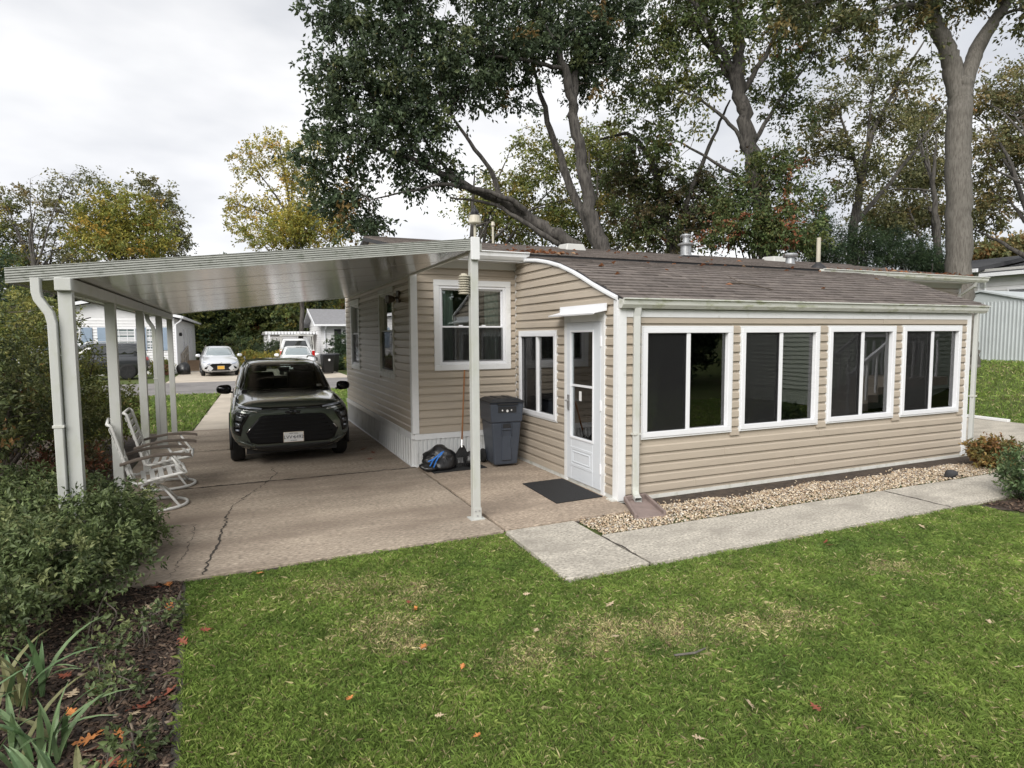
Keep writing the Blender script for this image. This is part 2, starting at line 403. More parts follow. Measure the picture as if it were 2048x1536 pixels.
LEAF_GAIN = 1.6
def foliage(name, blobs, nclump, per, size, palette, parent, seed, cr=0.4, shell=0.5, droop=0.3, aspect=0.45, up=0.2, flat=0.75):
    """leaf clumps spread through ellipsoid blobs (x,y,z,rx,ry,rz); returns clump centres"""
    rng = np.random.default_rng(seed)
    vol = np.array([b[3] * b[4] * b[5] for b in blobs]) ** 0.8; vol /= vol.sum()
    bi = rng.choice(len(blobs), nclump, p=vol)
    bb = np.array(blobs, float)[bi]
    r = rng.random(nclump) ** shell
    cc = bb[:, :3] + unit(rng, nclump) * r[:, None] * bb[:, 3:6]
    k = np.repeat(np.arange(nclump), rng.poisson(per, nclump) + 4)
    n = len(k)
    crk = cr * rng.uniform(.55, 1.35, nclump)
    # leaves sit along short sprays that leave the clump centre, mostly outwards
    NT = 5; out = cc - bb[:, :3]; out /= (np.linalg.norm(out, axis=1, keepdims=True) + 1e-6)
    td = unit(rng, nclump * NT) + np.repeat(out, NT, 0) * .55; td[:, 2] = td[:, 2] * flat - droop * .35
    td /= np.linalg.norm(td, axis=1, keepdims=True)
    tl = np.repeat(crk, NT) * rng.uniform(.6, 1.5, nclump * NT)
    ti = k * NT + rng.integers(0, NT, n)
    t = rng.random(n) ** .75
    off = td[ti] * (tl[ti] * t)[:, None]; off[:, 2] -= droop * .25 * tl[ti] * t * t
    pos = cc[k] + off + rng.normal(size=(n, 3)) * (crk[k] * .11)[:, None]
    ax = unit(rng, n) * .9 + td[ti] * .8; ax[:, 2] -= droop
    nr = unit(rng, n); nr[:, 2] += up * 2
    ccol = pick_colors(rng, nclump, palette)
    lcol = pick_colors(rng, n, palette)
    col = rng.uniform(.8, 1.22, nclump * NT)[ti][:, None] * LEAF_GAIN * (ccol[k] * .68 + lcol * .32) * rng.uniform(.72, 1.3, n)[:, None] * rng.uniform(.85, 1.15, nclump)[k][:, None]
    ln = size * rng.uniform(.65, 1.35, n)
    me = leaf_mesh(name, pos, ax, nr, ln, ln * aspect * rng.uniform(.8, 1.25, n), col)
    link(name, me, None, parent)
    return cc

def smooth_line(pts, sub=5, wob=0.0, rng=None):
    """Catmull-Rom through (x,y,z,r) points"""
    p = np.array(pts, float); o = []
    e = np.vstack([2 * p[0] - p[1], p, 2 * p[-1] - p[-2]])
    for i in range(1, len(e) - 2):
        for t in np.linspace(0, 1, sub, endpoint=False):
            a, b, c, d = e[i - 1], e[i], e[i + 1], e[i + 2]
            o.append(.5 * ((2 * b) + (c - a) * t + (2 * a - 5 * b + 4 * c - d) * t * t + (3 * b - a - 3 * c + d) * t ** 3))
    o.append(p[-1]); o = np.array(o)
    if wob and rng is not None:
        o[1:-1, :3] += rng.normal(size=(len(o) - 2, 3)) * wob * np.minimum(1, o[1:-1, 3:4] * 6)
        o[:, 3] *= rng.uniform(.93, 1.07, len(o))
    o[:, 3] = np.maximum(o[:, 3], .004)
    return o

def wood(name, limbs, parent, seed, bark='bark', wob=0.05, n=10, twigs_to=None, ntwig=120, twig_r=0.022):
    """trunk and limbs as one tapering surface set, with twigs reaching out to clump centres"""
    rng = np.random.default_rng(seed); mb = MB(); nodes = []
    for l in limbs:
        s = smooth_line(l, 6, wob, rng)
        mb.tube([tuple(q[:3]) for q in s], list(s[:, 3]), n if s[0, 3] > .06 else 6)
        nodes.append(s)
    o = mb.build(name, bark, parent, smooth=True)
    if twigs_to is not None and len(twigs_to):
        nd = np.vstack(nodes); tb = MB()
        sel = rng.permutation(len(twigs_to))[:ntwig]
        for c in np.array(twigs_to)[sel]:
            d = np.linalg.norm(nd[:, :3] - c, axis=1) + np.maximum(0, nd[:, 2] - c[2]) * .8 + (nd[:, 3] > .16) * 1.5
            b = nd[int(np.argmin(d))]; L = np.linalg.norm(b[:3] - c)
            m1 = b[:3] + (c - b[:3]) * .35 + rng.normal(size=3) * .07 * L + np.array([0, 0, .06 * L])
            m2 = b[:3] + (c - b[:3]) * .7 + rng.normal(size=3) * .06 * L + np.array([0, 0, .05 * L])
            r = min(b[3] * .6, twig_r * (.4 + .32 * L))
            tb.tube([tuple(b[:3]), tuple(m1), tuple(m2), tuple(c)], [r, r * .75, r * .5, r * .22], 4, cap=False)
        if tb.v: tag(tb.build('twigs', 'twig', o, smooth=True), kind='stuff')
    return o

def auto_limbs(base, h, r, blobs, rng, lean=(0, 0), k=7):
    bx, by, bz = base
    top = (bx + lean[0], by + lean[1], bz + h * .86)
    tr = [(bx, by, bz - .1, r * 1.3), (bx + lean[0] * .1 + rng.normal() * .08, by + lean[1] * .1, bz + h * .12, r),
          (bx + lean[0] * .4 + rng.normal() * .2, by + lean[1] * .4 + rng.normal() * .2, bz + h * .42, r * .72),
          (bx + lean[0] * .75 + rng.normal() * .25, by + lean[1] * .75, bz + h * .66, r * .42), (*top, r * .08)]
    out = [tr]; T = np.array(tr)
    for _ in range(k):
        b = blobs[rng.integers(len(blobs))]
        e = np.array(b[:3]) + rng.normal(size=3) * np.array(b[3:6]) * .45
        t = rng.uniform(.35, .8); i = min(int(t * 4), 3); f = t * 4 - i
        s = T[i] * (1 - f) + T[i + 1] * f
        if e[2] < s[2]: e[2] = s[2] + .3
        m = s[:3] + (e - s[:3]) * .5 + rng.normal(size=3) * .15; m[2] += .1 * abs(e[2] - s[2])
        out.append([tuple(s[:3]) + (s[3] * .6,), tuple(m) + (s[3] * .35,), tuple(e) + (.012,)])
    return out

def tree(name, label, cat, base, blobs, nclump, per, size, palette, seed, h=None, r=0.2, limbs=None, group=None,
         cr=0.45, bark='bark', k=8, ntwig=120, lean=(0, 0), shell=.5, droop=.3, aspect=.5, wob=.05, twig_r=.022):
    """base and everything else in world coordinates; the empty stands at the base"""
    t = thing(name, label, cat, base, 0, group)
    rel = lambda b: (b[0] - base[0], b[1] - base[1], b[2] - base[2]) + tuple(b[3:])
    bl = [rel(b) for b in blobs]
    rng = np.random.default_rng(seed + 5)
    lm = [[rel(q) for q in l] for l in limbs] if limbs else auto_limbs((0, 0, 0), h, r, bl, rng, lean, k)
    cc = foliage('crown', bl, nclump, per, size, palette, t, seed, cr, shell, droop, aspect)
    wood('trunk', lm, t, seed, bark, wob, twigs_to=cc, ntwig=ntwig, twig_r=twig_r)
    return t

# ================================================================== GROUND AND PAVING
def gh(x):
    """ground height: level plot, a bank rising east of the far patio"""
    t = min(1, max(0, (x - 11.4) / 5.2)); return 1.05 * t * t * (3 - 2 * t)
def ground_sheet():
    xs = [-400, -120, -60, -30, -15, -8, -4, 0, 4, 8, 11] + [11.4 + .4 * i for i in range(14)] + [18, 24, 40, 80, 160, 400]
    ys = [-300, -80, -30, -12, -6, -3, 0, 3, 6, 12, 20, 30, 45, 60, 90, 160, 600]
    v = [(x, y, gh(x) - .03) for y in ys for x in xs]; nx = len(xs)
    f = [(j * nx + i, j * nx + i + 1, (j + 1) * nx + i + 1, (j + 1) * nx + i) for j in range(len(ys) - 1) for i in range(nx - 1)]
    me = bpy.data.meshes.new('ground'); me.from_pydata(v, [], f)
    me.polygons.foreach_set('use_smooth', [True] * len(me.polygons))
    return link('ground', me, 'turf')
tag(ground_sheet(), kind='structure')

def slab_piece(name, m, parent, poly, top=0.0, thick=0.10, gap=0.012, seed=0, edge=0.006):
    """one cast slab: polygon shrunk by the joint, slightly crumbled edge"""
    c = np.mean(np.array(poly), axis=0); pts = []
    rg = random.Random(seed)
    n = len(poly)
    for i in range(n):
        a, b = Vector(poly[i]), Vector(poly[(i + 1) % n]); L = (b - a).length; k = max(1, int(L / .12))
        for j in range(k):
            p = a + (b - a) * (j / k)
            d = Vector((c[0], c[1])) - p; nd = d.normalized()
            p = p + nd * gap + (Vector((rg.gauss(0, edge * .4), rg.gauss(0, edge * .4))) if j else Vector((0, 0)))
            pts.append((p.x, p.y))
    return MB().extrude(pts, 'z', top - thick, top).build(name, m, parent, bevel=0.006, seg=2)

bed = tag(MB().box(-5.35, -1.56, -.5, 8.2, -.2, -.024).build('driveway', 'joint'), kind='structure')
DJ = [-.5, 2.74, 5.5, 8.18]
for i in range(3):
    slab_piece('slab', 'concrete_drive', bed, [(-5.34, DJ[i] - (0.02 if i == 0 else 0)), (-1.585, DJ[i] + (.05 if i == 0 else 0)), (-1.585, DJ[i + 1]), (-5.34, DJ[i + 1])], seed=i)
patio = tag(MB().box(-1.56, .3, -.46, 2.9, -.2, -.024).build('patio', 'joint'), kind='structure')
slab_piece('slab', 'concrete_patio', patio, [(-1.575, -.44), (-.02, -.40), (-.02, 2.8), (-1.575, 2.8)], top=.004, seed=11)
strip = tag(MB().box(-4.8, -1.62, 8.2, 17.3, -.2, -.03).build('driveway_strip', 'joint'), kind='structure')
for i, (a, b) in enumerate(((8.2, 10.6), (10.6, 13.6), (13.6, 17.25))):
    f = lambda y: -4.78 + (y - 8.2) * .035
    slab_piece('slab', 'concrete_pale', strip, [(f(a), a), (-1.65, a), (-1.65, b), (f(b), b)], seed=20 + i)
walk = tag(MB().box(-1.60, 6.0, -1.72, -.96, -.2, -.03).build('walkway', 'joint'), kind='structure')
slab_piece('slab', 'concrete_walk', walk, [(-1.64, -1.76), (-.842, -1.74), (-.832, -.45), (-1.60, -.46)], top=.006, seed=31)
for i, (a, b) in enumerate(((-.83, 3.09), (3.09, 5.95))):
    slab_piece('slab', 'concrete_walk', walk, [(a, -1.735), (b, -1.73), (b, -.955), (a, -.95)], top=.003, seed=33 + i)
ep = tag(MB().box(6.6, 10.9, -.9, 2.78, -.2, -.03).build('side_patio', 'joint'), kind='structure')
slab_piece('slab', 'concrete_walk', ep, [(6.62, -.9), (10.9, -1.4), (10.95, 2.75), (6.62, 2.75)], seed=41)
slab_piece('slab', 'concrete_walk', ep, [(6.62, -3.2), (10.85, -3.2), (10.9, -1.4), (6.62, -.9)], seed=42)

# the long crack and the hairlines in the near slab
def crack(name, pts, w, seed, par):
    rg = random.Random(seed); P = []
    for i in range(len(pts) - 1):
        a, b = Vector(pts[i]), Vector(pts[i + 1]); k = max(2, int((b - a).length / .045)); d = (b - a).normalized(); nn = Vector((-d.y, d.x))
        for j in range(k): P.append(a + (b - a) * (j / k) + nn * rg.gauss(0, .012))
    P.append(Vector(pts[-1])); mb = MB()
    L = [w * rg.uniform(.3, 1.3) for _ in P]; z = .0045
    for i in range(len(P) - 1):
        d = (P[i + 1] - P[i]).normalized(); nn = Vector((-d.y, d.x))
        a, b, c, e = P[i] + nn * L[i], P[i] - nn * L[i], P[i + 1] - nn * L[i + 1], P[i + 1] + nn * L[i + 1]
        mb.quad((a.x, a.y, z), (b.x, b.y, z), (c.x, c.y, z), (e.x, e.y, z))
    return mb.build(name, 'joint', par)
crack('crack', [(-4.19, -.47), (-4.13, .1), (-4.09, .62), (-4.05, 1.25)], .0085, 3, bed)
crack('crack', [(-4.05, 1.25), (-3.96, 1.75), (-3.78, 2.2), (-3.58, 2.72)], .0042, 31, bed)
crack('crack', [(-3.58, 2.74), (-3.45, 3.2), (-3.5, 3.6)], .005, 4, bed)
crack('crack', [(-4.44, -.42), (-4.36, .12), (-4.33, .6), (-4.32, 1.02), (-4.6, 1.1), (-4.9, 1.12)], .0028, 5, bed)

crack('joint_fill', [(-5.3, 2.74), (-4.0, 2.742), (-2.8, 2.738), (-1.6, 2.74)], .016, 6, bed)
crack('joint_fill', [(-5.3, 5.5), (-3.4, 5.5), (-1.6, 5.5)], .014, 7, bed)
crack('joint_fill', [(-.838, -1.73), (-.828, -.96)], .012, 8, walk)
crack('joint_fill', [(3.09, -1.72), (3.09, -.97)], .013, 9, walk)
# streets and drives beyond
tag(MB().box(-90, 60, 17.6, 23.9, -.25, -.012).build('road', 'asphalt'), kind='structure')
ap = tag(MB().box(-4.6, -1.5, 17.3, 18.5, -.2, -.004).build('apron', 'concrete_pale'), kind='structure')
tag(MB().box(-6.75, -3.3, 23.9, 46, -.2, -.006).build('neighbour_drive', 'concrete_pale'), kind='structure')
tag(MB().box(-2.75, 1.0, 23.9, 46, -.2, -.006).build('opposite_drive', 'concrete_pale'), kind='structure')

# planting bed, soil strip and gravel
def sheet(name, m, poly, z, kind='structure'):
    me = bpy.data.meshes.new(name); me.from_pydata([(x, y, z) for x, y in poly], [], [tuple(range(len(poly)))])
    return tag(link(name, me, m), kind=kind)
sheet('planting_bed', 'soil', [(-4.15, -5.5), (-4.17, -2.9), (-4.24, -1.6), (-4.31, -.52), (-5.36, -.44), (-5.36, 8.2), (-9.5, 8.2), (-11, -5.5)], -.022)
sheet('bed_edge_shade', 'joint', [(-4.15, -5.5), (-4.17, -2.9), (-4.24, -1.6), (-4.31, -.52), (-4.345, -.52), (-4.275, -1.6), (-4.21, -2.9), (-4.19, -5.5)], -.016)  # flat dark strip painting the shade of a trench along the lawn
sheet('soil_strip', 'soil', [(.1, -.62), (5.95, -.62), (6.6, -.2), (6.6, .1), (.1, .1)], -.020)
sheet('corner_bed', 'soil', [(3.35, -1.78), (3.6, -2.05), (4.4, -2.35), (6.5, -2.5), (6.6, -.9), (5.98, -.95), (5.97, -1.75)], -.020)

def stones(name, m, n, place, size, palette, seed, parent=None, squash=.6, elong=1.0):
    """many small faceted stones or chips as one mesh"""
    rng = np.random.default_rng(seed)
    bm = bmesh.new(); bmesh.ops.create_icosphere(bm, subdivisions=1, radius=1.0)
    bv = np.array([v.co[:] for v in bm.verts]); bf = np.array([[v.index for v in f.verts] for f in bm.faces]); bm.free()
    if elong > 1.5:
        bv = np.array([(x, y, z) for z in (-1, 1) for y in (-1, 1) for x in (-1, 1)], float) * .7
        bf = np.array([(0, 2, 3), (0, 3, 1), (4, 5, 7), (4, 7, 6), (0, 1, 5), (0, 5, 4), (2, 6, 7), (2, 7, 3), (0, 4, 6), (0, 6, 2), (1, 3, 7), (1, 7, 5)])
    pos = place(rng, n); nv = len(bv)
    s = size * rng.uniform(.55, 1.5, n)
    ang = rng.uniform(0, 6.283, n); tl = rng.normal(0, .35, (n, 2))
    v = bv[None] * (1 + rng.normal(0, .12, (n, nv, 1)))
    v = v * np.stack([s * elong * rng.uniform(.8, 1.3, n), s, s * squash * rng.uniform(.7, 1.2, n)], 1)[:, None, :]
    z = v[:, :, 2] + v[:, :, 0] * tl[:, :1] + v[:, :, 1] * tl[:, 1:]
    x = v[:, :, 0] * np.cos(ang)[:, None] - v[:, :, 1] * np.sin(ang)[:, None]
    y = v[:, :, 0] * np.sin(ang)[:, None] + v[:, :, 1] * np.cos(ang)[:, None]
    v = np.stack([x, y, z], 2) + pos[:, None, :]
    me = bpy.data.meshes.new(name); F = (bf[None] + (np.arange(n) * nv)[:, None, None]).reshape(-1, 3)
    me.vertices.add(n * nv); me.vertices.foreach_set('co', v.astype(np.float32).ravel())
    me.loops.add(F.size); me.loops.foreach_set('vertex_index', F.astype(np.int32).ravel())
    me.polygons.add(len(F)); me.polygons.foreach_set('loop_start', np.arange(0, F.size, 3, dtype=np.int32))
    ca = me.color_attributes.new('Col', 'FLOAT_COLOR', 'POINT')
    c = pick_colors(rng, n, palette) * rng.uniform(.7, 1.25, n)[:, None]
    c4 = np.ones((n, nv, 4), np.float32); c4[:, :, :3] = c[:, None]; ca.data.foreach_set('color', c4.ravel())
    me.update(calc_edges=True); me.materials.append(MATS[m])
    return link(name, me, None, parent)

def gravel_place(rng, n):
    x = rng.uniform(-.78, 5.93, n)
    edge = -.36 + .05 * np.sin(x * 3.1) + .04 * np.sin(x * 7.3 + 1)
    y = -.935 + (edge + .935) * rng.random(n) ** .85
    m = x < .02; y[m] = -.93 + .50 * rng.random(m.sum())
    k = rng.random(n) < .05; y[k] += rng.uniform(0, .14, k.sum())
    return np.stack([x, y, -.012 + rng.uniform(0, .018, n)], 1)
tag(stones('gravel', 'pebble', 12500, gravel_place, .0098,
           [(5, (.48, .38, .265)), (4, (.56, .47, .35)), (3, (.36, .26, .17)), (2, (.62, .57, .49)), (2.5, (.20, .14, .095)), (2, (.31, .27, .235))], 5),
    'tan and cream pebble gravel along the sunroom wall', 'gravel', kind='stuff')
def mulch_place(rng, n):
    y = rng.uniform(-3.9, -.5, n); r = -4.19 - (y + 2.9) * .055
    x = r - .02 - rng.random(n) ** 1.3 * 1.25
    return np.stack([x, y, -.018 + rng.uniform(0, .012, n)], 1)
tag(stones('mulch_chips', 'mulch', 9000, mulch_place, .007,
           [(5, (.055, .035, .025)), (4, (.085, .055, .038)), (2, (.14, .095, .065)), (1, (.24, .19, .14)), (3, (.026, .018, .014))], 6, squash=.45, elong=3.0),
    'dark shredded bark mulch in the planting bed', 'mulch', kind='stuff')
def mulch2_place(rng, n):
    x = rng.uniform(3.6, 6.5, n); y = rng.uniform(-2.3, -1.76, n)
    return np.stack([x, y, -.016 + rng.uniform(0, .012, n)], 1)
tag(stones('mulch_chips', 'mulch', 1500, mulch2_place, .008,
           [(5, (.055, .035, .025)), (4, (.085, .055, .038)), (2, (.14, .095, .065))], 8, squash=.45, elong=3.0),
    'brown bark mulch under the shrub at the walkway end', 'mulch', kind='stuff')
def edge_place(rng, n):
    y = rng.uniform(-3.9, -.52, n); x = -4.195 - (y + 2.9) * .055 - .02 + rng.normal(0, .02, n)
    return np.stack([x, y, -.02 + rng.uniform(0, .01, n)], 1)

# ------------------------------------------------------------------ grass
def patch_noise(rng, n, s):
    ph = rng.uniform(0, 6.28, (n, 2)); k = rng.normal(0, s, (n, 2)); a = rng.uniform(.5, 1, n)
    return lambda x, y: sum(a[i] * np.sin(k[i, 0] * x + ph[i, 0]) * np.sin(k[i, 1] * y + ph[i, 1]) for i in range(n)) / np.sqrt(n)
DRY = [(-1.85, -2.55, .38), (-2.45, -2.62, .22), (-1.3, -2.75, .35), (-3.05, -1.9, .30), (-2.75, -1.45, .3), (-.6, -2.9, .3), (-3.2, -1.1, .28), (.9, -2.55, .22), (-3.0, -2.15, .2)]
def lawn(name, label, n, region, h, w, seed, dry=True, base=None):
    rng = np.random.default_rng(seed)
    x, y = region(rng, n); n = len(x)
    gx, gy = rng.normal(0, 1, (2, n))
    z = np.array([gh(v) for v in x]) - .03 if x.max() > 11 else np.full(n, -.03)
    f1, f2, f3 = patch_noise(rng, 8, 1.5), patch_noise(rng, 12, 5.0), patch_noise(rng, 14, 14.0)
    t = .45 * f1(x, y) + .45 * f2(x, y) + .35 * f3(x, y)
    d = np.zeros(n)
    if dry:
        for a, b, r in DRY:
            q = ((x - a) ** 2 + ((y - b) * 1.5) ** 2) / (r * r)
            d += np.exp(-q) * (.75 + .5 * f3(x, y))
    green = np.array([.215, .300, .064]); deep = np.array([.118, .192, .046]); straw = np.array([.54, .47, .26]); olive = np.array([.26, .315, .09]); brown = np.array([.24, .18, .11])
    u = rng.random(n)
    m = np.clip(.5 + t * .55, 0, 1)[:, None]
    col = deep * (1 - m) + green * m
    k = u < np.clip(.14 + .18 * t + d * .4, .03, .75); col[k] = olive
    k = rng.random(n) < np.clip(.04 + .07 * f2(x, y) + d * .50, .012, .7); col[k] = straw
    k = rng.random(n) < np.clip(.02 + d * .16, 0, .4); col[k] = brown
    col = col * rng.uniform(.6, 1.45, n)[:, None] * (1 + .16 * np.clip(f3(x, y), -1, 1))[:, None]
    f4 = patch_noise(rng, 16, 42.0)
    H = h * rng.uniform(.5, 1.35, n) * np.clip(1 + .22 * t + .38 * f4(x, y) - .35 * np.clip(d, 0, 1), .35, 2.2)
    H = np.minimum(H, h * 1.75)
    Wd = w * rng.uniform(.7, 1.4, n)
    an = rng.uniform(0, 6.283, n); ln = H * np.abs(rng.normal(.25, .75, n)); la = rng.uniform(0, 6.283, n)
    dx, dy = np.cos(an) * Wd / 2, np.sin(an) * Wd / 2
    v = np.empty((n, 4, 3), np.float32)
    v[:, 0] = np.stack([x - dx, y - dy, z], 1); v[:, 1] = np.stack([x + dx, y + dy, z], 1)
    lx, ly = np.cos(la) * ln, np.sin(la) * ln
    v[:, 2] = np.stack([x + lx * .35 + dx * .7, y + ly * .35 + dy * .7, z + H * .62], 1)
    v[:, 3] = np.stack([x + lx, y + ly, z + H * np.clip(1 - (ln / H) ** 2 * .12, .55, 1)], 1)
    me = bpy.data.meshes.new(name); me.vertices.add(n * 4); me.vertices.foreach_set('co', v.ravel())
    idx = (np.arange(n)[:, None] * 4 + np.array([0, 1, 2, 0, 2, 3])).ravel().astype(np.int32)
    me.loops.add(n * 6); me.loops.foreach_set('vertex_index', idx)
    me.polygons.add(n * 2); me.polygons.foreach_set('loop_start', np.arange(0, n * 6, 3, dtype=np.int32))
    ca = me.color_attributes.new('Col', 'FLOAT_COLOR', 'POINT')
    c4 = np.ones((n, 4, 4), np.float32); c4[:, :, :3] = col[:, None]; ca.data.foreach_set('color', c4.ravel())
    me.update(calc_edges=True); me.materials.append(MATS['blade'])
    return tag(link(name, me), label, 'grass', kind='stuff')
def in_lawn(x, y):
    edge = -4.185 - (y + 2.9) * .055
    a = (x > edge) & (y < -.50 + .03 * np.sin(x * 2)) & ((x < -1.64) | (y < -1.765))
    return a & ~((x > 3.45) & (y > -2.42 - .05 * (x - 3.4)))
def near(rng, n):
    x = rng.uniform(-4.4, 3.5, n); y = -.5 - rng.random(n) ** 1.0 * 3.9
    k = in_lawn(x, y)
    # thin out what lies beside and behind the camera
    k &= (y > -3.5 + (x + 4.2) * -.38 - .4)
    return x[k], y[k]
lawn('grass', 'short green front lawn with straw-coloured dry patches', 680000, near, .030, .0031, 1)
def rest(rng, n):
    x = rng.uniform(-4.2, 12, n); y = rng.uniform(-8.5, -1.75, n)
    k = in_lawn(x, y) & ~((y > -3.5 + (x + 4.2) * -.38 - .4) & (x < 3.5)) & ~((x > 6.5) & (x < 11) & (y > -3.3))
    return x[k], y[k]
lawn('grass', 'green lawn stretching past the side patio', 70000, rest, .05, .010, 2)
def bank(rng, n):
    x = 10.95 + rng.random(n) ** 1.2 * 8; y = rng.uniform(-2, 12, n); return x, y
lawn('grass', 'green lawn bank rising to the metal shed', 75000, bank, .06, .014, 3, dry=False)
def verge(rng, n):
    x = rng.uniform(-12, 4, n); y = rng.uniform(8.3, 17.4, n)
    k = ((x < -4.80 + (y - 8.2) * .035) | (x > -1.6)) & ~((x > -1.7) & (y < 8.9))
    return x[k], y[k]
lawn('grass', 'green verge beside the pale concrete drive', 80000, verge, .07, .018, 4, dry=False)

# ================================================================== THE HOUSE
home = thing('mobile_home', 'beige vinyl-sided home with a glazed sunroom and brown shingle roof', 'house', (0, 0, 0))
E_ = 0.114                                   # lap exposure
PROF = [(0, 0), (.027, 0), (.0265, .008), (.0225, .068), (.0065, .083), (.003, E_ + .004), (0, E_ + .004)]
rs = random.Random(3)
def cut(segs, a, b):
    o = []
    for s, e in segs:
        if b <= s or a >= e: o.append((s, e)); continue
        if a > s: o.append((s, a))
        if b < e: o.append((b, e))
    return o
def siding(parent, plane, pos, sgn, u0, u1, v0, v1, holes, top=None, seams=0.0, exposure=E_, material='siding', inv=None):
    """lap siding, each plank an object. plane 'y' : wall at y=pos running along x; 'x' : wall at x=pos along y"""
    v = v0; i = 0
    k_ = exposure / E_
    while v < v1 - .01:
        vt = min(v + exposure, v1); segs = [(u0, u1)]
        for h in holes:
            if h[2] < v + exposure * .5 < h[3]: segs = cut(segs, h[0], h[1])
        if top: segs = [s for q in segs for s in top(q, v + .02)]
        new = []
        for s, e in segs:
            if seams and e - s > 3.2:
                c = s + seams * (.28 + .61 * ((i * 7) % 5) / 5) + (e - s) * .12 * (i % 3)
                while c < e - .5:
                    new.append((s, c - .0012)); s = c + .0012; c += seams
            new.append((s, e))
        for q_, (s, e) in enumerate(new):
            if e - s < .02: continue
            jit = rs.uniform(-.0006, .0006) + (.0022 if q_ % 2 else 0)
            pr = []
            for d, z in PROF:
                z = min(z * k_, v1 - v + .004); pr.append((pos + sgn * (d + (jit if d else 0)), v + z))
            mb = MB().extrude(pr, 'x' if plane == 'y' else 'y', s, e)
            if inv:      # plank end cut on the slope of the roof
                mb.v = [(x, max(y, inv(z)), z) for x, y, z in mb.v]
            mb.build('siding_plank', material, parent)
        v += exposure; i += 1
def wall_boxes(mb, plane, p0, p1, u0, u1, v0, v1, holes):
    us = sorted({u0, u1, *[h[0] for h in holes], *[h[1] for h in holes]}); 
    for a, b in zip(us[:-1], us[1:]):
        vs_ = [(v0, v1)]
        for h in holes:
            if h[0] <= a and h[1] >= b: vs_ = cut(vs_, h[2], h[3])
        for s, e in vs_:
            if plane == 'y': mb.box(a, b, p0, p1, s, e)
            else: mb.box(p0, p1, a, b, s, e)
    return mb
putY = lambda y0s: (lambda mb, a, b, c, d, e, f: mb.box(a, b, y0s - f, y0s - e, c, d))      # depth outward is -y
putX = lambda x0s: (lambda mb, a, b, c, d, e, f: mb.box(x0s - f, x0s - e, a, b, c, d))      # depth outward is -x

LX, DD, WW = 6.263, 2.79, 1.61
FW = [(.29, 1.605, .69, 1.955), (1.745, 3.08, .69, 1.955), (3.255, 4.575, .69, 1.96), (4.735, 6.06, .69, 1.965)]
LWIN = (1.44, 2.63, .725, 1.925); DOOR = (.25, 1.21, 0, 2.13)
HWIN = (-1.3, -.1, 1.375, 2.68)
SA, SB = (6.83, 7.85, 1.2, 2.64), (3.82, 4.94, 1.2, 2.66)

inset = lambda w, d=.05: (w[0] + d, w[1] - d, w[2] + d, w[3] - d)
# --- sunroom walls
fw = wall_boxes(MB(), 'y', .002, .10, .0, LX, 0.02, 2.24, [inset(w) for w in FW]).build('sunroom_front_wall', 'siding', home)
siding(fw, 'y', .002, -1, .075, LX - .075, .065, 2.075, FW, seams=3.6)
gable = [(0.0, 2.27), (.27, 2.365), (.52, 2.46), (.76, 2.56), (.99, 2.65), (1.33, 2.762), (1.67, 2.845), (2.0, 2.905), (2.29, 2.94), (2.79, 2.965)]
def gz(y): return float(np.interp(y, [g[0] for g in gable], [g[1] for g in gable]))
def ginv(z): return float(np.interp(z, [g[1] for g in gable], [g[0] for g in gable])) if z > 2.27 else -9
def gtop(seg, zt):
    s, e = seg
    ys = [q for q in np.linspace(s, e, 60) if gz(q) > zt + .01]
    return [(min(ys), e)] if ys else []
lw = wall_boxes(MB(), 'x', .002, .10, .102, DD, .02, 2.27, [inset(LWIN), (DOOR[0] + .03, DOOR[1] - .03, 0, 2.10)])
lw.extrude([(y, z - .01) for y, z in gable] + [(2.79, 2.272), (0.0, 2.272)], 'x', .002, .10)
lw = lw.build('sunroom_side_wall', 'siding', home)
siding(lw, 'x', .002, -1, .075, DD - .03, .05, 2.96, [LWIN, DOOR], top=gtop, inv=ginv)
B('sunroom_end_wall', 'siding', home, LX - .10, LX - .002, .102, 4.4, .02, 2.24)
MB().box(-.1, LX + .1, -.02, .10, -.1, .02).build('sill_plate', 'old_white', home)
MB().box(-.016, -.002, .08, DD, -.02, .045).build('sill_plate', 'old_white', home)
# corner trim
MB().box(-.030, .075, -.032, -.002, .0, 2.16).box(-.032, -.002, -.001, .075, .0, 2.26).build('corner_trim', 'white_trim', home, bevel=.003)
MB().box(LX - .075, LX + .02, -.032, -.002, .0, 2.16).box(LX + .002, LX + .02, -.001, .09, .0, 2.2).build('corner_trim', 'white_trim', home, bevel=.003)
MB().box(-.02, -.003, DD - .028, DD - .004, .0, 2.94).build('corner_trim', 'white_trim', home)
B('frieze', 'white_trim', home, .078, LX - .078, -.030, -.003, 2.07, 2.155)
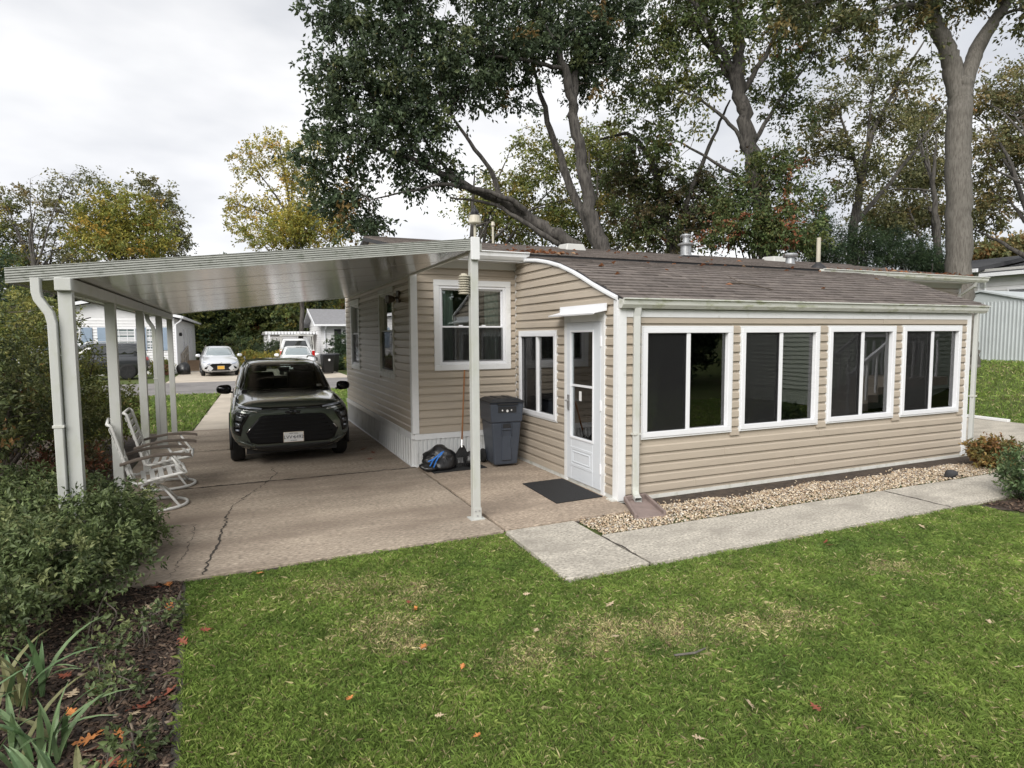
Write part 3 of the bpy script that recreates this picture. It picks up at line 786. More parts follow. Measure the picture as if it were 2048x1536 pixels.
# --- sliding windows
def slider(par, plane, pos, w, screen_first=True):
    u0, u1, v0, v1 = w; put = putY(pos) if plane == 'y' else putX(pos)
    win = MB(); frame(win, u0 - .012, u1 + .012, v0 - .012, v1 + .018, .020, .0, .031, put)      # outer flange
    win = win.build('window', 'white_trim', par, bevel=.002)
    f = MB(); frame(f, u0 + .009, u1 - .009, v0 + .009, v1 - .003, .062, -.02, .040, put)
    f.build('frame', 'white_vinyl', win, bevel=.004)
    m = (u0 + u1) / 2
    f = MB(); put(f, m - .026, m + .026, v0 + .072, v1 - .066, -.015, .028); f.build('mullion', 'white_vinyl', win, bevel=.003)
    a, b = u0 + .071, u1 - .071; c, d = v0 + .071, v1 - .065
    for s, e, k in ((a, m - .026, 0), (m + .026, b, 1)):
        g = MB(); put(g, s, e, c, d, -.008 - .012 * k, -.004 - .012 * k); g.build('pane', 'window_glass', win)
    s, e = (a, m - .026)
    if plane == 'x': s, e = (m + .026, b)
    g = MB(); put(g, s + .004, e - .004, c + .004, d - .004, .006, .008); g.build('insect_screen', 'insect_screen', win)
    g = MB(); frame(g, s, e, c, d, .010, .003, .012, put); g.build('screen_frame', 'black_plastic' if plane == 'x' else 'trim_black', win)
    return win
for w in FW: slider(home, 'y', .002, w)
slider(home, 'x', .002, LWIN)
# --- storm door
dr = MB().box(-.034, .03, DOOR[0], DOOR[0] + .075, .0, 2.03).box(-.034, .03, DOOR[1] - .075, DOOR[1], .0, 2.03).box(-.036, .03, DOOR[0], DOOR[1], 2.03, 2.135)
dr = dr.build('door', 'white_trim', home, bevel=.003)
lf = MB(); y0, y1, zb, zt = .327, 1.133, .045, 2.028
put = putX(.0)
put(lf, y0, .50, zb, zt, .0, .036); put(lf, 1.02, y1, zb, zt, .0, .036)
put(lf, .50, 1.02, 1.91, zt, .0, .036); put(lf, .50, 1.02, zb, .60, .0, .036)
lf.build('door_leaf', 'door_white', dr, bevel=.004)
f = MB(); frame(f, .475, 1.045, .575, 1.935, .026, .0365, .046, put); f.build('glazing_bead', 'white_vinyl', dr, bevel=.003)
f = MB(); put(f, .502, 1.018, 1.235, 1.262, .012, .030); f.build('sash_rail', 'white_vinyl', dr)
f = MB(); put(f, .503, 1.017, .602, 1.233, .010, .014); f.build('pane', 'door_glass', dr)
f = MB(); put(f, .503, 1.017, 1.264, 1.908, .016, .020); f.build('pane', 'door_glass', dr)
f = MB(); frame(f, .50, 1.04, .22, .47, .035, .0365, .041, put); frame(f, .56, .98, .275, .415, .012, .0365, .043, put)
f.build('raised_panel', 'door_white', dr, bevel=.003)
MB().bar((-.05, 1.075, .93), (-.05, 1.075, 1.12), .022, .02, (1, 0, 0)).tube([(-.05, 1.075, 1.05), (-.095, 1.075, 1.05), (-.10, 1.06, 1.05), (-.10, .965, 1.042)], .009, 8).build('handle', 'metal', dr, smooth=False)
for z in (.30, 1.05, 1.8): MB().bar((-.040, .325, z - .06), (-.040, .325, z + .06), .022, .012, (1, 0, 0)).build('hinge', 'white_vinyl', dr)
B('note', 'white_print', dr, -.0165, -.0150, .80, .86, 1.06, 1.18)
# little drip hood above the door
MB().extrude([(-.035, 2.235), (-.037, 2.150), (-.205, 2.118), (-.215, 2.105), (-.219, 2.122), (-.050, 2.165), (-.048, 2.235)], 'y', .20, 1.30).build('door_hood', 'white_vinyl', home)
# inner door behind the storm door
B('inner_door', 'door_white', home, .062, .095, .31, 1.15, .03, 2.06, bevel=.003)
# --- gutter and downspouts of the sunroom
gp = [(-.035, 2.165), (-.085, 2.165), (-.118, 2.205), (-.128, 2.262), (-.150, 2.262), (-.150, 2.275), (-.120, 2.275), (-.108, 2.212), (-.078, 2.178), (-.048, 2.178), (-.048, 2.27), (-.035, 2.27)]
gut = MB().extrude(gp, 'x', -.03, LX + .27).build('gutter', 'gutter', home)
cap = [(-.036, 2.168), (-.083, 2.168), (-.115, 2.206), (-.125, 2.262), (-.036, 2.268)]
MB().extrude(cap, 'x', -.032, -.028).extrude(cap, 'x', LX + .268, LX + .272).build('end_cap', 'old_white', gut)
def downspout(name, par, path, w=.075, d=.055, m='post_white', straps=()):
    o = MB()
    P_ = [Vector(p) for p in path]
    rng_ = []
    i0 = len(o.v)
    for k, p in enumerate(P_):
        t = (P_[min(k + 1, len(P_) - 1)] - P_[max(k - 1, 0)]).normalized()
        r = Vector((0, 0, 1)).cross(t) if abs(t.z) < .99 else None
        rng_.append((p, t))
    # constant side direction across the bend plane
    dirs = [q for q in P_]
    flat_ = Vector((0, 0, 0))
    for a, b in zip(P_[:-1], P_[1:]):
        h = Vector((b.x - a.x, b.y - a.y, 0))
        if h.length > .01: flat_ = h.normalized()
    if flat_.length < .5: flat_ = Vector((0, -1, 0))
    side = Vector((-flat_.y, flat_.x, 0))
    for p, t in rng_:
        nn = t.cross(side).normalized()
        for a, b in ((-1, -.82), (-.86, -1), (.86, -1), (1, -.82), (1, .82), (.86, 1), (-.86, 1), (-1, .82)):
            o.v.append(tuple(p + side * (a * w / 2) + nn * (b * d / 2)))
    n = 8
    for k in range(len(P_) - 1):
        for j in range(n):
            a = i0 + k * n + j; b = i0 + k * n + (j + 1) % n; o.f.append((a, b, b + n, a + n))
    o.f.append(tuple(range(i0, i0 + n)))
    x = o.build(name, m, par)
    for z, c in straps: MB().box(c[0] - w * .62, c[0] + w * .62, c[1] - d * .62, c[1] + d * .62, z, z + .02).build('strap', 'old_white', x)
    return x
downspout('downspout', home, [(.19, -.075, 2.17), (.19, -.058, 2.08), (.19, -.056, 1.2), (.19, -.056, .16), (.18, -.07, .10), (.15, -.13, .062), (.12, -.22, .045)], straps=[(.75, (.19, -.056))])
downspout('downspout', home, [(LX + .10, -.055, 2.17), (LX + .10, -.05, 1.2), (LX + .10, -.05, .15), (LX + .105, -.07, .08), (LX + .12, -.15, .045), (LX + .14, -.24, .03)], straps=[(.9, (LX + .10, -.05))])
# --- curved sunroom roof
arc = [(-.10, 2.265)] + [(y, z + .045) for y, z in gable]
def arcpt(s):
    acc = 0
    for (a, b), (c, d) in zip(arc[:-1], arc[1:]):
        L = math.hypot(c - a, d - b)
        if s <= acc + L or (c, d) == arc[-1]:
            t = (s - acc) / L; return (a + (c - a) * t, b + (d - b) * t, (d - b) / L, (c - a) / L)
        acc += L
ARC = sum(math.hypot(c - a, d - b) for (a, b), (c, d) in zip(arc[:-1], arc[1:]))
rm = MB()
for (a, b), (c, d) in zip(arc[:-1], arc[1:]):
    rm.box(0, 0, 0, 0, 0, 0) if False else None
    rm.v += [(-.02, a, b), (LX + .30, a, b), (LX + .30, c, d), (-.02, c, d), (-.02, a, b - .03), (LX + .30, a, b - .03), (LX + .30, c, d - .03), (-.02, c, d - .03)]
    i = len(rm.v) - 8; rm.f += [(i, i + 1, i + 2, i + 3), (i + 4, i + 7, i + 6, i + 5), (i, i + 4, i + 5, i + 1), (i + 1, i + 5, i + 6, i + 2), (i + 3, i + 7, i + 4, i)]
rf = rm.build('sunroom_roof', 'roof_edge', home)
edge_mb = MB(); pts_top = [(y, z + .034) for y, z in gable]
prof = [(y, z - .016) for y, z in gable] + pts_top[::-1]
edge_mb.extrude(prof, 'x', -.045, -.022); edge_mb.build('rake_trim', 'white_vinyl', home)
MB().extrude([(y, z - .005) for y, z in gable] + [(y, z + .02) for y, z in gable][::-1], 'x', -.056, -.0455).build('rake_bead', 'white_trim', home)
# shingles, course by course; tabs of uneven width
rr = random.Random(12); exp_ = .125; row = 0; s = -.015; tabs = []
while s < ARC - .05:
    x = -.03 + (-.14 if row % 2 else 0) + rr.uniform(-.03, .03)
    while x < LX + .29:
        w = rr.choice((.17, .21, .25, .30, .34)); a, b = max(x, -.03), min(x + w, LX + .29)
        if b - a > .05: tabs.append((s, a, b, rr.choice((0, 0, 0, 1, 2)), rr.uniform(0, .006)))
        x += w
    s += exp_; row += 1
def tab_geo(mb, s, a, b, lift):
    e0 = arcpt(max(s, 0)); e1 = arcpt(min(s + exp_ * 1.25, ARC))
    y0, z0 = e0[0] + min(s, 0), e0[1]; g = .0035
    t0 = .013 + lift; t1 = .003
    n0 = (-e0[2], e0[3]); n1 = (-e1[2], e1[3])
    i = len(mb.v)
    for xx in (a + g, b - g):
        mb.v += [(xx, y0 + n0[0] * .001, z0 + n0[1] * .001), (xx, y0 + n0[0] * t0, z0 + n0[1] * t0), (xx, e1[0] + n1[0] * t1, e1[1] + n1[1] * t1), (xx, e1[0], e1[1])]
    mb.f += [(i, i + 1, i + 2, i + 3), (i + 7, i + 6, i + 5, i + 4), (i, i + 4, i + 5, i + 1), (i + 1, i + 5, i + 6, i + 2), (i + 2, i + 6, i + 7, i + 3)]
SH = ['shingle', 'shingle_dark', 'shingle_pale']
cpos = np.array([-3.87, -5.8, 1.86])
key = lambda t: (arcpt(max(t[0], 0))[0] + 5.8) ** 2 + ((t[1] + t[2]) / 2 + 3.87) ** 2
tabs.sort(key=key)
far = [MB(), MB(), MB()]
for i, t in enumerate(tabs):
    if i < 300:
        mb = MB(); tab_geo(mb, t[0], t[1], t[2], t[4]); mb.build('shingle', SH[t[3]], rf)
    else: tab_geo(far[t[3]], t[0], t[1], t[2], t[4])
for k in range(3):
    if far[k].v: tag(far[k].build('shingles', SH[k], rf), kind='stuff')

# --- main body of the home
X1 = 10.75; Y1 = 8.58
mw = wall_boxes(MB(), 'y', DD + .002, DD + .10, -WW, X1, .45, 2.98, [inset(HWIN, .09), (.12, LX - .12, .45, 2.98)]).build('front_wall', 'siding', home)
siding(mw, 'y', DD + .002, -1, -WW + .07, -.022, .475, 2.86, [HWIN])
siding(mw, 'y', DD + .002, -1, LX + .02, X1 - .06, .475, 2.86, [(9.05, 9.85, .3, 2.75)], seams=3.6)
sw = wall_boxes(MB(), 'x', -WW, -WW + .10, DD + .102, Y1, .45, 3.05, [inset(SA, .05), inset(SB, .05)])
sw.extrude([(DD, 3.052), (Y1, 3.052), (5.69, 3.60)], 'x', -WW, -WW + .1)
sw = sw.build('end_wall', 'siding', home)
siding(sw, 'x', -WW, -1, DD + .07, Y1 - .06, .49, 2.77, [SA, SB], seams=3.0)
B('back_wall', 'siding', home, -WW, X1, Y1 - .1, Y1 - .002, .45, 3.05)
B('far_end_wall', 'siding', home, X1 - .1, X1, DD + .102, Y1 - .102, 0.0, 3.05)
MB().box(-WW - .031, -WW + .068, DD - .031, DD, .48, 2.78).box(-WW - .031, -WW, DD, DD + .068, .48, 2.78).build('corner_trim', 'white_trim', home, bevel=.003)
MB().box(-WW - .018, -WW, Y1 - .06, Y1 + .01, .48, 2.78).build('corner_trim', 'white_trim', home)
MB().box(X1 - .06, X1 + .018, DD - .018, DD + .001, .0, 2.86).build('corner_trim', 'white_trim', home)
MB().extrude([(DD + .0, 2.85), (DD - .03, 2.85), (DD - .05, 2.94), (DD - .30, 2.95), (DD - .30, 2.97), (DD, 2.97)], 'x', -WW, X1).build('soffit', 'soffit', home)
# skirting with ribs
def skirting(par, plane, pos, u0, u1, z1):
    band = MB()
    if plane == 'x': band.box(pos - .055, pos - .001, u0, u1, z1 - .09, z1)
    else: band.box(u0, u1, pos - .030, pos - .001, z1 - .09, z1)
    band = band.build('skirting', 'white_trim', par, bevel=.004)
    p = .0762; u = u0; n = max(1, int(round((u1 - u0) / (.45 if plane == 'x' else .40)))); st = (u1 - u0) / n
    for i in range(n):
        a = u0 + i * st; k = 3 if plane == 'x' else 6; w = st / k; dp = -.045 if plane == 'x' else -.022; prof = []
        for j in range(k):
            b = a + j * w
            prof += [(b, -.004), (b + w * .30, -.004), (b + w * .34, dp), (b + w * .78, dp), (b + w * .82, -.004)]
        prof += [(a + st - .002, -.004), (a + st - .002, .02), (a, .02)]
        if plane == 'x': pr = [(pos + d, q) for q, d in prof]
        else: pr = [(q, pos + d) for q, d in prof]
        MB().extrude(pr, 'z', 0.012, z1 - .091).build('skirting_panel', 'skirt', band)
    r = MB()
    if plane == 'x': r.box(pos - .06, pos + .01, u0, u1, -.01, .012)
    else: r.box(u0, u1, pos - .035, pos + .01, -.01, .012)
    r.build('bottom_rail', 'white_trim', band)
skirting(home, 'x', -WW + .012, DD + .012, Y1, .485)
skirting(home, 'y', DD + .012, -WW, -.03, .475)
B('crawl_space_wall', 'dark_interior', home, -WW + .05, X1 - .11, DD + .06, Y1 - .11, .0, .44)
# --- double-hung windows
def hung(par, plane, pos, w, mid, tw=.10, m='white_vinyl', tm='white_trim', screen=True):
    u0, u1, v0, v1 = w; put = putY(pos) if plane == 'y' else putX(pos)
    a = MB(); frame(a, u0, u1, v0, v1, tw, .0, .036, put); win = a.build('window', tm, par, bevel=.005)
    i0, i1, j0, j1 = u0 + tw + .001, u1 - tw - .001, v0 + tw + .001, v1 - tw - .001
    f = MB(); frame(f, i0, i1, j0, j1, .035, -.06, .018, put); f.build('frame', m, win, bevel=.003)
    k0, k1, l0, l1 = i0 + .036, i1 - .036, j0 + .036, j1 - .036
    s = MB(); frame(s, k0, k1, mid - .02, l1, .022, -.045, -.022, put, .04); s.build('upper_sash', m, win, bevel=.002)
    s = MB(); frame(s, k0, k1, l0, mid + .018, .022, -.02, .004, put); s.build('lower_sash', m, win, bevel=.002)
    g = MB(); put(g, k0 + .023, k1 - .023, mid + .021, l1 - .023, -.038, -.034); g.build('pane', 'window_glass', win)
    g = MB(); put(g, k0 + .023, k1 - .023, l0 + .023, mid - .005, -.012, -.008); g.build('pane', 'window_glass', win)
    if screen:
        g = MB(); put(g, k0 + .003, k1 - .003, l0 + .003, mid - .003, .006, .008); g.build('insect_screen', 'insect_screen', win)
    return win
hw = hung(home, 'y', DD + .002, HWIN, 2.0, .085)
put = putY(DD)
for q in (-.88, -.52):
    MB().box(q - .03, q + .03, DD - .012 + .03, DD + .0 + .03, 2.02, 2.035).build('sash_lock', 'white_vinyl', hw)
hung(home, 'x', -WW + .002, SA, 1.93, .10)
hung(home, 'x', -WW + .002, SB, 1.96, .085, 'old_white', 'old_white')
# --- main roof
SL = (3.67 - 3.06) / (5.69 - 2.44); RX0, RX1 = -1.72, 10.95
def roofz(y): return 3.06 + SL * (min(y, 11.38 - y) - 2.44)
mr = MB().extrude([(2.44, 3.0), (2.44, 3.06), (5.69, 3.67), (8.94, 3.06), (8.94, 3.0), (5.69, 3.61)], 'x', RX0, RX1).build('main_roof', 'roof_edge', home)
rows = [MB(), MB(), MB()]; y = 2.425; row = 0
while y < 5.72:
    x = RX0 + (-.15 if row % 2 else 0)
    while x < RX1:
        w = rr.choice((.2, .25, .3, .36)); a, b = max(x, RX0), min(x + w, RX1); k = rr.choice((0, 0, 1, 1, 2)); l = rr.uniform(0, .005)
        if b - a > .03:
            mb = rows[k]; i = len(mb.v); y1_ = min(y + .17, 5.72)
            for xx in (a + .003, b - .003):
                mb.v += [(xx, y, 3.06 + SL * (y - 2.44) + .0015), (xx, y, 3.06 + SL * (y - 2.44) + .014 + l), (xx, y1_, 3.06 + SL * (y1_ - 2.44) + .004), (xx, y1_, 3.06 + SL * (y1_ - 2.44) + .001)]
            mb.f += [(i, i + 1, i + 2, i + 3), (i + 7, i + 6, i + 5, i + 4), (i, i + 4, i + 5, i + 1), (i + 1, i + 5, i + 6, i + 2)]
        x += w
    y += .135; row += 1
for k in range(3): tag(rows[k].build('shingles', SH[k], mr), kind='stuff')
MB().box(RX0, RX1, 5.6, 5.78, 3.668, 3.69).build('ridge_cap', 'shingle_dark', mr)
# gutters of the main roof: short one over the entry, long one past the sunroom
g2 = [(2.42, 2.955), (2.37, 2.955), (2.335, 2.995), (2.325, 3.052), (2.305, 3.052), (2.305, 3.065), (2.335, 3.065), (2.345, 3.00), (2.376, 2.967), (2.405, 2.967), (2.405, 3.06), (2.42, 3.06)]
MB().extrude([(y + .02, z) for y, z in g2], 'x', -1.70, .02).build('gutter', 'white_trim', home)
MB().extrude(g2, 'x', LX - .30, RX1 + .02).build('gutter', 'gutter', home)
MB().box(-WW, X1, 2.423, 2.437, 2.93, 3.0).build('fascia', 'white_trim', home)
downspout('downspout', home, [(10.62, 2.40, 2.96), (10.62, 2.42, 2.88), (10.62, 2.70, 2.70), (10.62, 2.735, 2.6), (10.62, 2.735, .1)])
# side entry beyond the sunroom
B('entry_door', 'white_vinyl', home, 9.08, 9.82, DD - .03, DD - .001, .25, 2.74, bevel=.004)
# roof fittings
def rbase(x, y): return (x, y, roofz(y))
def boxvent(x, y):
    z = roofz(y)
    v = MB(); w, d = .24, .22
    v.v += [(x - w, y - d, z - .05), (x + w, y - d, z - .05), (x + w, y + d, z), (x - w, y + d, z), (x - w * .8, y - d * .8, z + .10), (x + w * .8, y - d * .8, z + .10), (x + w * .8, y + d * .8, z + .12), (x - w * .8, y + d * .8, z + .12)]
    v.f += [(0, 3, 2, 1), (4, 5, 6, 7), (0, 1, 5, 4), (1, 2, 6, 5), (2, 3, 7, 6), (3, 0, 4, 7)]
    v.build('roof_vent', 'siding_grey', mr, bevel=.02, seg=2)
boxvent(2.45, 5.45); boxvent(8.1, 5.5)
x, y = 5.05, 5.05; z = roofz(y)
ch = MB().lathe([(.17, z - .06), (.15, z + .03), (.115, z + .05), (.115, z + .24), (.175, z + .25), (.18, z + .275), (.12, z + .30), (.07, z + .31), (.07, z + .40), (.10, z + .43), (.115, z + .45), (.10, z + .475), (.03, z + .495)], (x, y, 0), 20).build('chimney_flue', 'galvanized', mr, smooth=False)
MB().box(x - .2, x + .2, y - .2, y + .16, z - .06, z + .012).build('flashing', 'roof_edge', ch)
x, y = 7.35, 4.35; z = roofz(y)
MB().lathe([(.16, z - .05), (.10, z + .01), (.09, z + .14), (.15, z + .15), (.165, z + .19), (.14, z + .225), (.05, z + .24)], (x, y, 0), 18).build('exhaust_vent', 'galvanized', mr, smooth=False)
x, y = 6.35, 2.78; z = roofz(y)
vp = MB().tube([(x, y, z - .05), (x, y, z + .58)], .038, 12).build('vent_pipe', 'sensor_cream', mr, smooth=False)
MB().lathe([(.16, z - .03), (.12, z + .04), (.05, z + .10), (.045, z + .12)], (x, y, 0), 14).build('pipe_boot', 'roof_edge', vp)
x, y = .79, 5.63; z = roofz(y)
MB().tube([(x, y, z - .05), (x, y, z + .42)], .022, 8).lathe([(.022, z + .35), (.045, z + .38), (.03, z + .45)], (x, y, 0), 10).build('vent_pipe', 'sensor_cream', mr)
# floodlight on the end wall
fl = MB().box(-WW - .045, -WW - .013, 3.40, 3.56, 2.38, 2.56).build('floodlight', 'trim_brown', home, bevel=.01)
for q in (3.40, 3.53):
    MB().tube([(-WW - .045, q + .03, 2.46), (-WW - .10, q + .03, 2.45)], .014, 8).lathe([(.025, 0), (.055, -.05), (.062, -.10), (.058, -.105)], (-WW - .10, q, 2.43), 14, 'x').build('lamp_head', 'trim_brown', fl)
# rooms behind the glass
B('sunroom_floor', 'dark_interior', home, .12, LX - .12, .12, DD + 1.6, .01, .03)
B('room_partition', 'interior_wall', home, .12, LX - .12, DD + 1.6, DD + 1.66, .03, 2.9)
B('room_partition', 'interior_wall', home, -WW + .12, 0.10, DD + 2.2, DD + 2.26, .5, 2.9)
B('room_floor', 'dark_interior', home, -WW + .12, .05, DD + .12, Y1 - .12, .45, .5)
B('room_ceiling', 'interior_wall', home, -WW + .12, X1 - .12, DD + .12, Y1 - .12, 2.9, 2.94)
def drape(par, plane, pos, u0, u1, z0, z1, m, waves=5):
    pr = []; n = waves * 6
    for i in range(n + 1): pr.append((u0 + (u1 - u0) * i / n, pos + .018 * math.sin(i / 6 * 6.283)))
    pr = pr + [(u, d + .004) for u, d in pr[::-1]]
    if plane == 'x': pr = [(d, u) for u, d in pr]
    return MB().extrude(pr, 'z', z0, z1).build('curtain', m, par, smooth=False)
drape(home, 'y', DD + .14, -1.17, -.96, 1.45, 2.62, 'curtain', 3); drape(home, 'y', DD + .14, -.46, -.22, 1.45, 2.62, 'curtain', 3)
for w in FW: drape(home, 'y', .135, w[1] - .19, w[1] - .08, .1, 2.05, 'curtain_sage', 2)
drape(home, 'y', .135, 4.02, 4.36, 1.42, 2.05, 'fabric_purple', 3)
drape(home, 'x', .22, 1.50, 1.62, .75, 1.98, 'curtain', 2)
drape(home, 'x', -WW + .2, 4.7, 4.85, 1.3, 2.6, 'curtain', 2)

# ================================================================== CARPORT
CXL, CXR, CY0, CY1 = -5.45, -1.655, 0.0, 8.05
CK = (2.8317 - 2.4006) / (5.4488 - 1.7069)
ctop = lambda x: 2.8317 + CK * (x + 1.7069)
cp = thing('carport', 'white aluminium carport with a flat pan roof on slim posts', 'carport', (CXL + .37, 0, 0))
OX = CXL + .37
def cpb(mb, name, m, par=cp, **k):
    mb.v = [(x - (OX if par is cp or True else 0), y, z) for x, y, z in mb.v]
    return mb.build(name, m, par, **k)
# roof pans: broad shallow trays running from the house to the eave, each one a piece
n = 7; st = (CY1 - CY0 - .06) / n
for i in range(n):
    a, b = CY0 + .03 + i * st, CY0 + .03 + (i + 1) * st - .006; mb = MB()
    prof = [(a, 0), (a, .055), (a + .012, .055), (a + .012, .012), (b - .010, .012), (b - .010, .058), (b, .058), (b, 0),
            (a + st * .985, -.0), (a + st * .97, .006), (a + st * .955, 0)]
    i0 = len(mb.v); m_ = len(prof)
    for xx in (CXL + .02, CXR):
        for yy, dz in prof: mb.v.append((xx, yy, ctop(xx) - .105 + dz))
    mb.f += [(i0 + k, i0 + (k + 1) % m_, i0 + m_ + (k + 1) % m_, i0 + m_ + k) for k in range(m_)] + [tuple(range(i0, i0 + m_))[::-1], tuple(range(i0 + m_, i0 + 2 * m_))]
    cpb(mb, 'roof_pan', 'ceiling_pan')
# ribbed fascia at the front, back and eave
def fascia(p0, p1, out):
    mb = MB(); a, b = Vector(p0), Vector(p1); o = Vector(out); h = .115
    prof = [(0, 0), (.018, 0), (.018, .012)]
    for k in range(5):
        z = .014 + k * .019; prof += [(.004, z), (.017, z + .003), (.017, z + .014), (.004, z + .017)]
    prof += [(.020, .110), (.020, h), (0, h)]
    i = len(mb.v); m_ = len(prof)
    for p in (a, b):
        for d, z in prof: mb.v.append(tuple(p + o * d + Vector((0, 0, z - h))))
    mb.f += [(i + k, i + (k + 1) % m_, i + m_ + (k + 1) % m_, i + m_ + k) for k in range(m_)] + [tuple(range(i, i + m_))[::-1], tuple(range(i + m_, i + 2 * m_))]
    cpb(mb, 'fascia', 'fascia_metal')
fascia((CXL, CY0 + .02, ctop(CXL)), (CXR + .005, CY0 + .02, ctop(CXR)), (0, -1, 0))
fascia((CXL, CY1, ctop(CXL)), (CXR + .005, CY1, ctop(CXR)), (0, 1, 0))
fascia((CXL + .018, CY0 + .022, ctop(CXL) + .004), (CXL + .018, CY1 - .002, ctop(CXL) + .004), (-1, 0, 0))
# side rail along the house and the open corner
mb = MB()
mb.bar((CXR + .022, CY0 + .03, ctop(CXR) - .085), (CXR + .022, CY1 - .01, ctop(CXR) - .085), .04, .07)
cpb(mb, 'side_rail', 'old_white')
# eave beam and posts
PX = CXL + .37
mb = MB().box(PX - .055, PX + .055, -.06, CY1 - .02, 2.235, 2.335); cpb(mb, 'beam', 'post_white', bevel=.006)
for yy in (.03, 1.83, 3.95, 6.15, 7.92):
    mb = MB().box(PX - .046, PX + .046, yy - .046, yy + .046, -.01, 2.234).box(PX - .05, PX - .0465, yy - .018, yy + .018, .02, 2.233)
    p = cpb(mb, 'post', 'post_white', bevel=.004)
    mb = MB().box(PX - .075, PX + .075, yy - .06, yy + .06, .001, .012); cpb(mb, 'foot_plate', 'post_white', p)
# post by the patio
qx, qy = -1.700, .045
mb = MB().box(qx - .040, qx + .040, qy - .040, qy + .040, .0, 2.722); p = cpb(mb, 'post', 'post_white', bevel=.004)
mb = MB().box(qx - .044, qx + .044, qy - .046, qy - .041, .002, .12).box(qx - .075, qx + .075, qy - .07, qy + .07, .0, .010); cpb(mb, 'post_bracket', 'post_white', p)
for a, b in ((-.02, .09), (.02, .09), (0, .04)):
    mb = MB().lathe([(.008, -.052), (.008, -.046)], (qx + a, qy, b), 8, 'y'); cpb(mb, 'bolt', 'galvanized', p)
mb = MB().box(qx - .043, qx + .043, qy - .078, qy - .043, 2.62, 2.84); cpb(mb, 'post_cap', 'white_trim', p, bevel=.003)
# eave gutter outlets
for yy in (-.02, 6.2):
    x0 = PX - .115
    path = [(x0 - .06, yy, 2.33), (x0 - .06, yy, 2.22), (x0 - .05, yy, 2.17), (x0 + .015, yy, 2.06), (x0 + .03, yy, 1.98), (x0 + .03, yy, 1.0), (x0 + .03, yy, .05)]
    o = downspout('downspout', cp, [(a - OX, b, c) for a, b, c in path], .07, .06)
    MB().box(x0 - OX - .008, x0 - OX + .068, yy - .040, yy + .040, 1.18, 1.20).build('strap', 'old_white', o)

# weather instruments on the patio post
ws = thing('weather_sensor', 'cream rain collector with dark top on a short mast above the carport corner', 'sensor', (-1.70, -.015, 2.80))
MB().tube([(0, 0, .0), (0, 0, .17)], .014, 8).build('mast', 'sensor_cream', ws)
MB().lathe([(.03, .165), (.062, .172), (.064, .180), (.052, .240), (.050, .248)], (0, 0, 0), 16).build('collector', 'sensor_cream', ws)
MB().lathe([(.040, .249), (.042, .28), (.028, .305), (.012, .32), (.010, .345)], (0, 0, 0), 14).build('cap', 'black_plastic', ws)
sh = thing('radiation_shield', 'white louvred sensor shield clipped beside the patio post', 'sensor', (-1.80, .045, 2.29))
for i in range(8):
    MB().lathe([(.030, i * .024), (.055, i * .024 - .004), (.058, i * .024 + .004), (.034, i * .024 + .018)], (0, 0, 0), 16).build('louvre', 'sensor_cream', sh)
MB().tube([(0, 0, -.006), (0, 0, .198)], .03, 12).build('core', 'sensor_cream', sh)
MB().bar((.03, 0, .1), (.062, 0, .1), .02, .03).build('clip', 'old_white', sh)

# ================================================================== THINGS BY THE DOOR
# splash block
sp = MB(); t0 = [(.11 + .02, -.10), (.32, -.08)]
A, Bq, C, D_ = Vector((.02, -.10)), Vector((.31, -.08)), Vector((.10, -.71)), Vector((-.24, -.68))
sp.v = [(A.x, A.y, -.01), (Bq.x, Bq.y, -.01), (C.x, C.y, -.012), (D_.x, D_.y, -.012), (A.x, A.y, .022), (Bq.x, Bq.y, .022), (C.x, C.y, .014), (D_.x, D_.y, .014)]
sp.f = [(0, 3, 2, 1), (4, 5, 6, 7), (0, 1, 5, 4), (1, 2, 6, 5), (2, 3, 7, 6), (3, 0, 4, 7)]
def rim(a, b, h0, h1, w): sp.bar((a.x, a.y, h0 + .012), (b.x, b.y, h1 + .008), w, .055)
rim(A, D_, .032, .022, .03); rim(Bq, C, .032, .022, .03); rim(A, Bq, .036, .036, .03)
tag(sp.build('splash_block', 'splash', bevel=.006), 'pinkish brown splash block under the sunroom downspout', 'splash block')
# mats
def flatmat(name, pts, label, z=.0045):
    mb = MB(); mb.extrude(pts, 'z', z, z + .011)
    return tag(mb.build(name, 'rubber', bevel=.003), label, 'mat')
flatmat('doormat', [(-.655, 1.17), (-.07, 1.20), (-.08, .20), (-.70, .17)], 'black rubber doormat in front of the storm door')
flatmat('doormat', [(-1.50, 2.22), (-.70, 2.26), (-.74, 2.70), (-1.50, 2.70)], 'black rubber mat under the trash bag and rake')
# wheeled bin
bn = thing('wheeled_bin', 'dark grey wheeled trash bin with black lid in the corner by the window', 'bin', (-.415, 2.42, .004), R_(-4)); bn.scale = (.87, .92, .985)
def taper(mb, z0, w0, d0, z1, w1, d1):
    i = len(mb.v)
    mb.v += [(-w0, -d0, z0), (w0, -d0, z0), (w0, d0, z0), (-w0, d0, z0), (-w1, -d1, z1), (w1, -d1, z1), (w1, d1, z1), (-w1, d1, z1)]
    mb.f += [(i, i + 3, i + 2, i + 1), (i + 4, i + 5, i + 6, i + 7), (i, i + 1, i + 5, i + 4), (i + 1, i + 2, i + 6, i + 5), (i + 2, i + 3, i + 7, i + 6), (i + 3, i, i + 4, i + 7)]
b_ = MB(); taper(b_, .03, .20, .23, .66, .255, .275); b_.build('body', 'bin_grey', bn, bevel=.03, seg=3)
b_ = MB(); taper(b_, .655, .268, .290, .93, .285, .30); b_.build('upper_body', 'bin_grey', bn, bevel=.022, seg=3)
b_ = MB(); taper(b_, .925, .292, .307, .945, .292, .307); b_.build('rim', 'bin_grey', bn, bevel=.008)
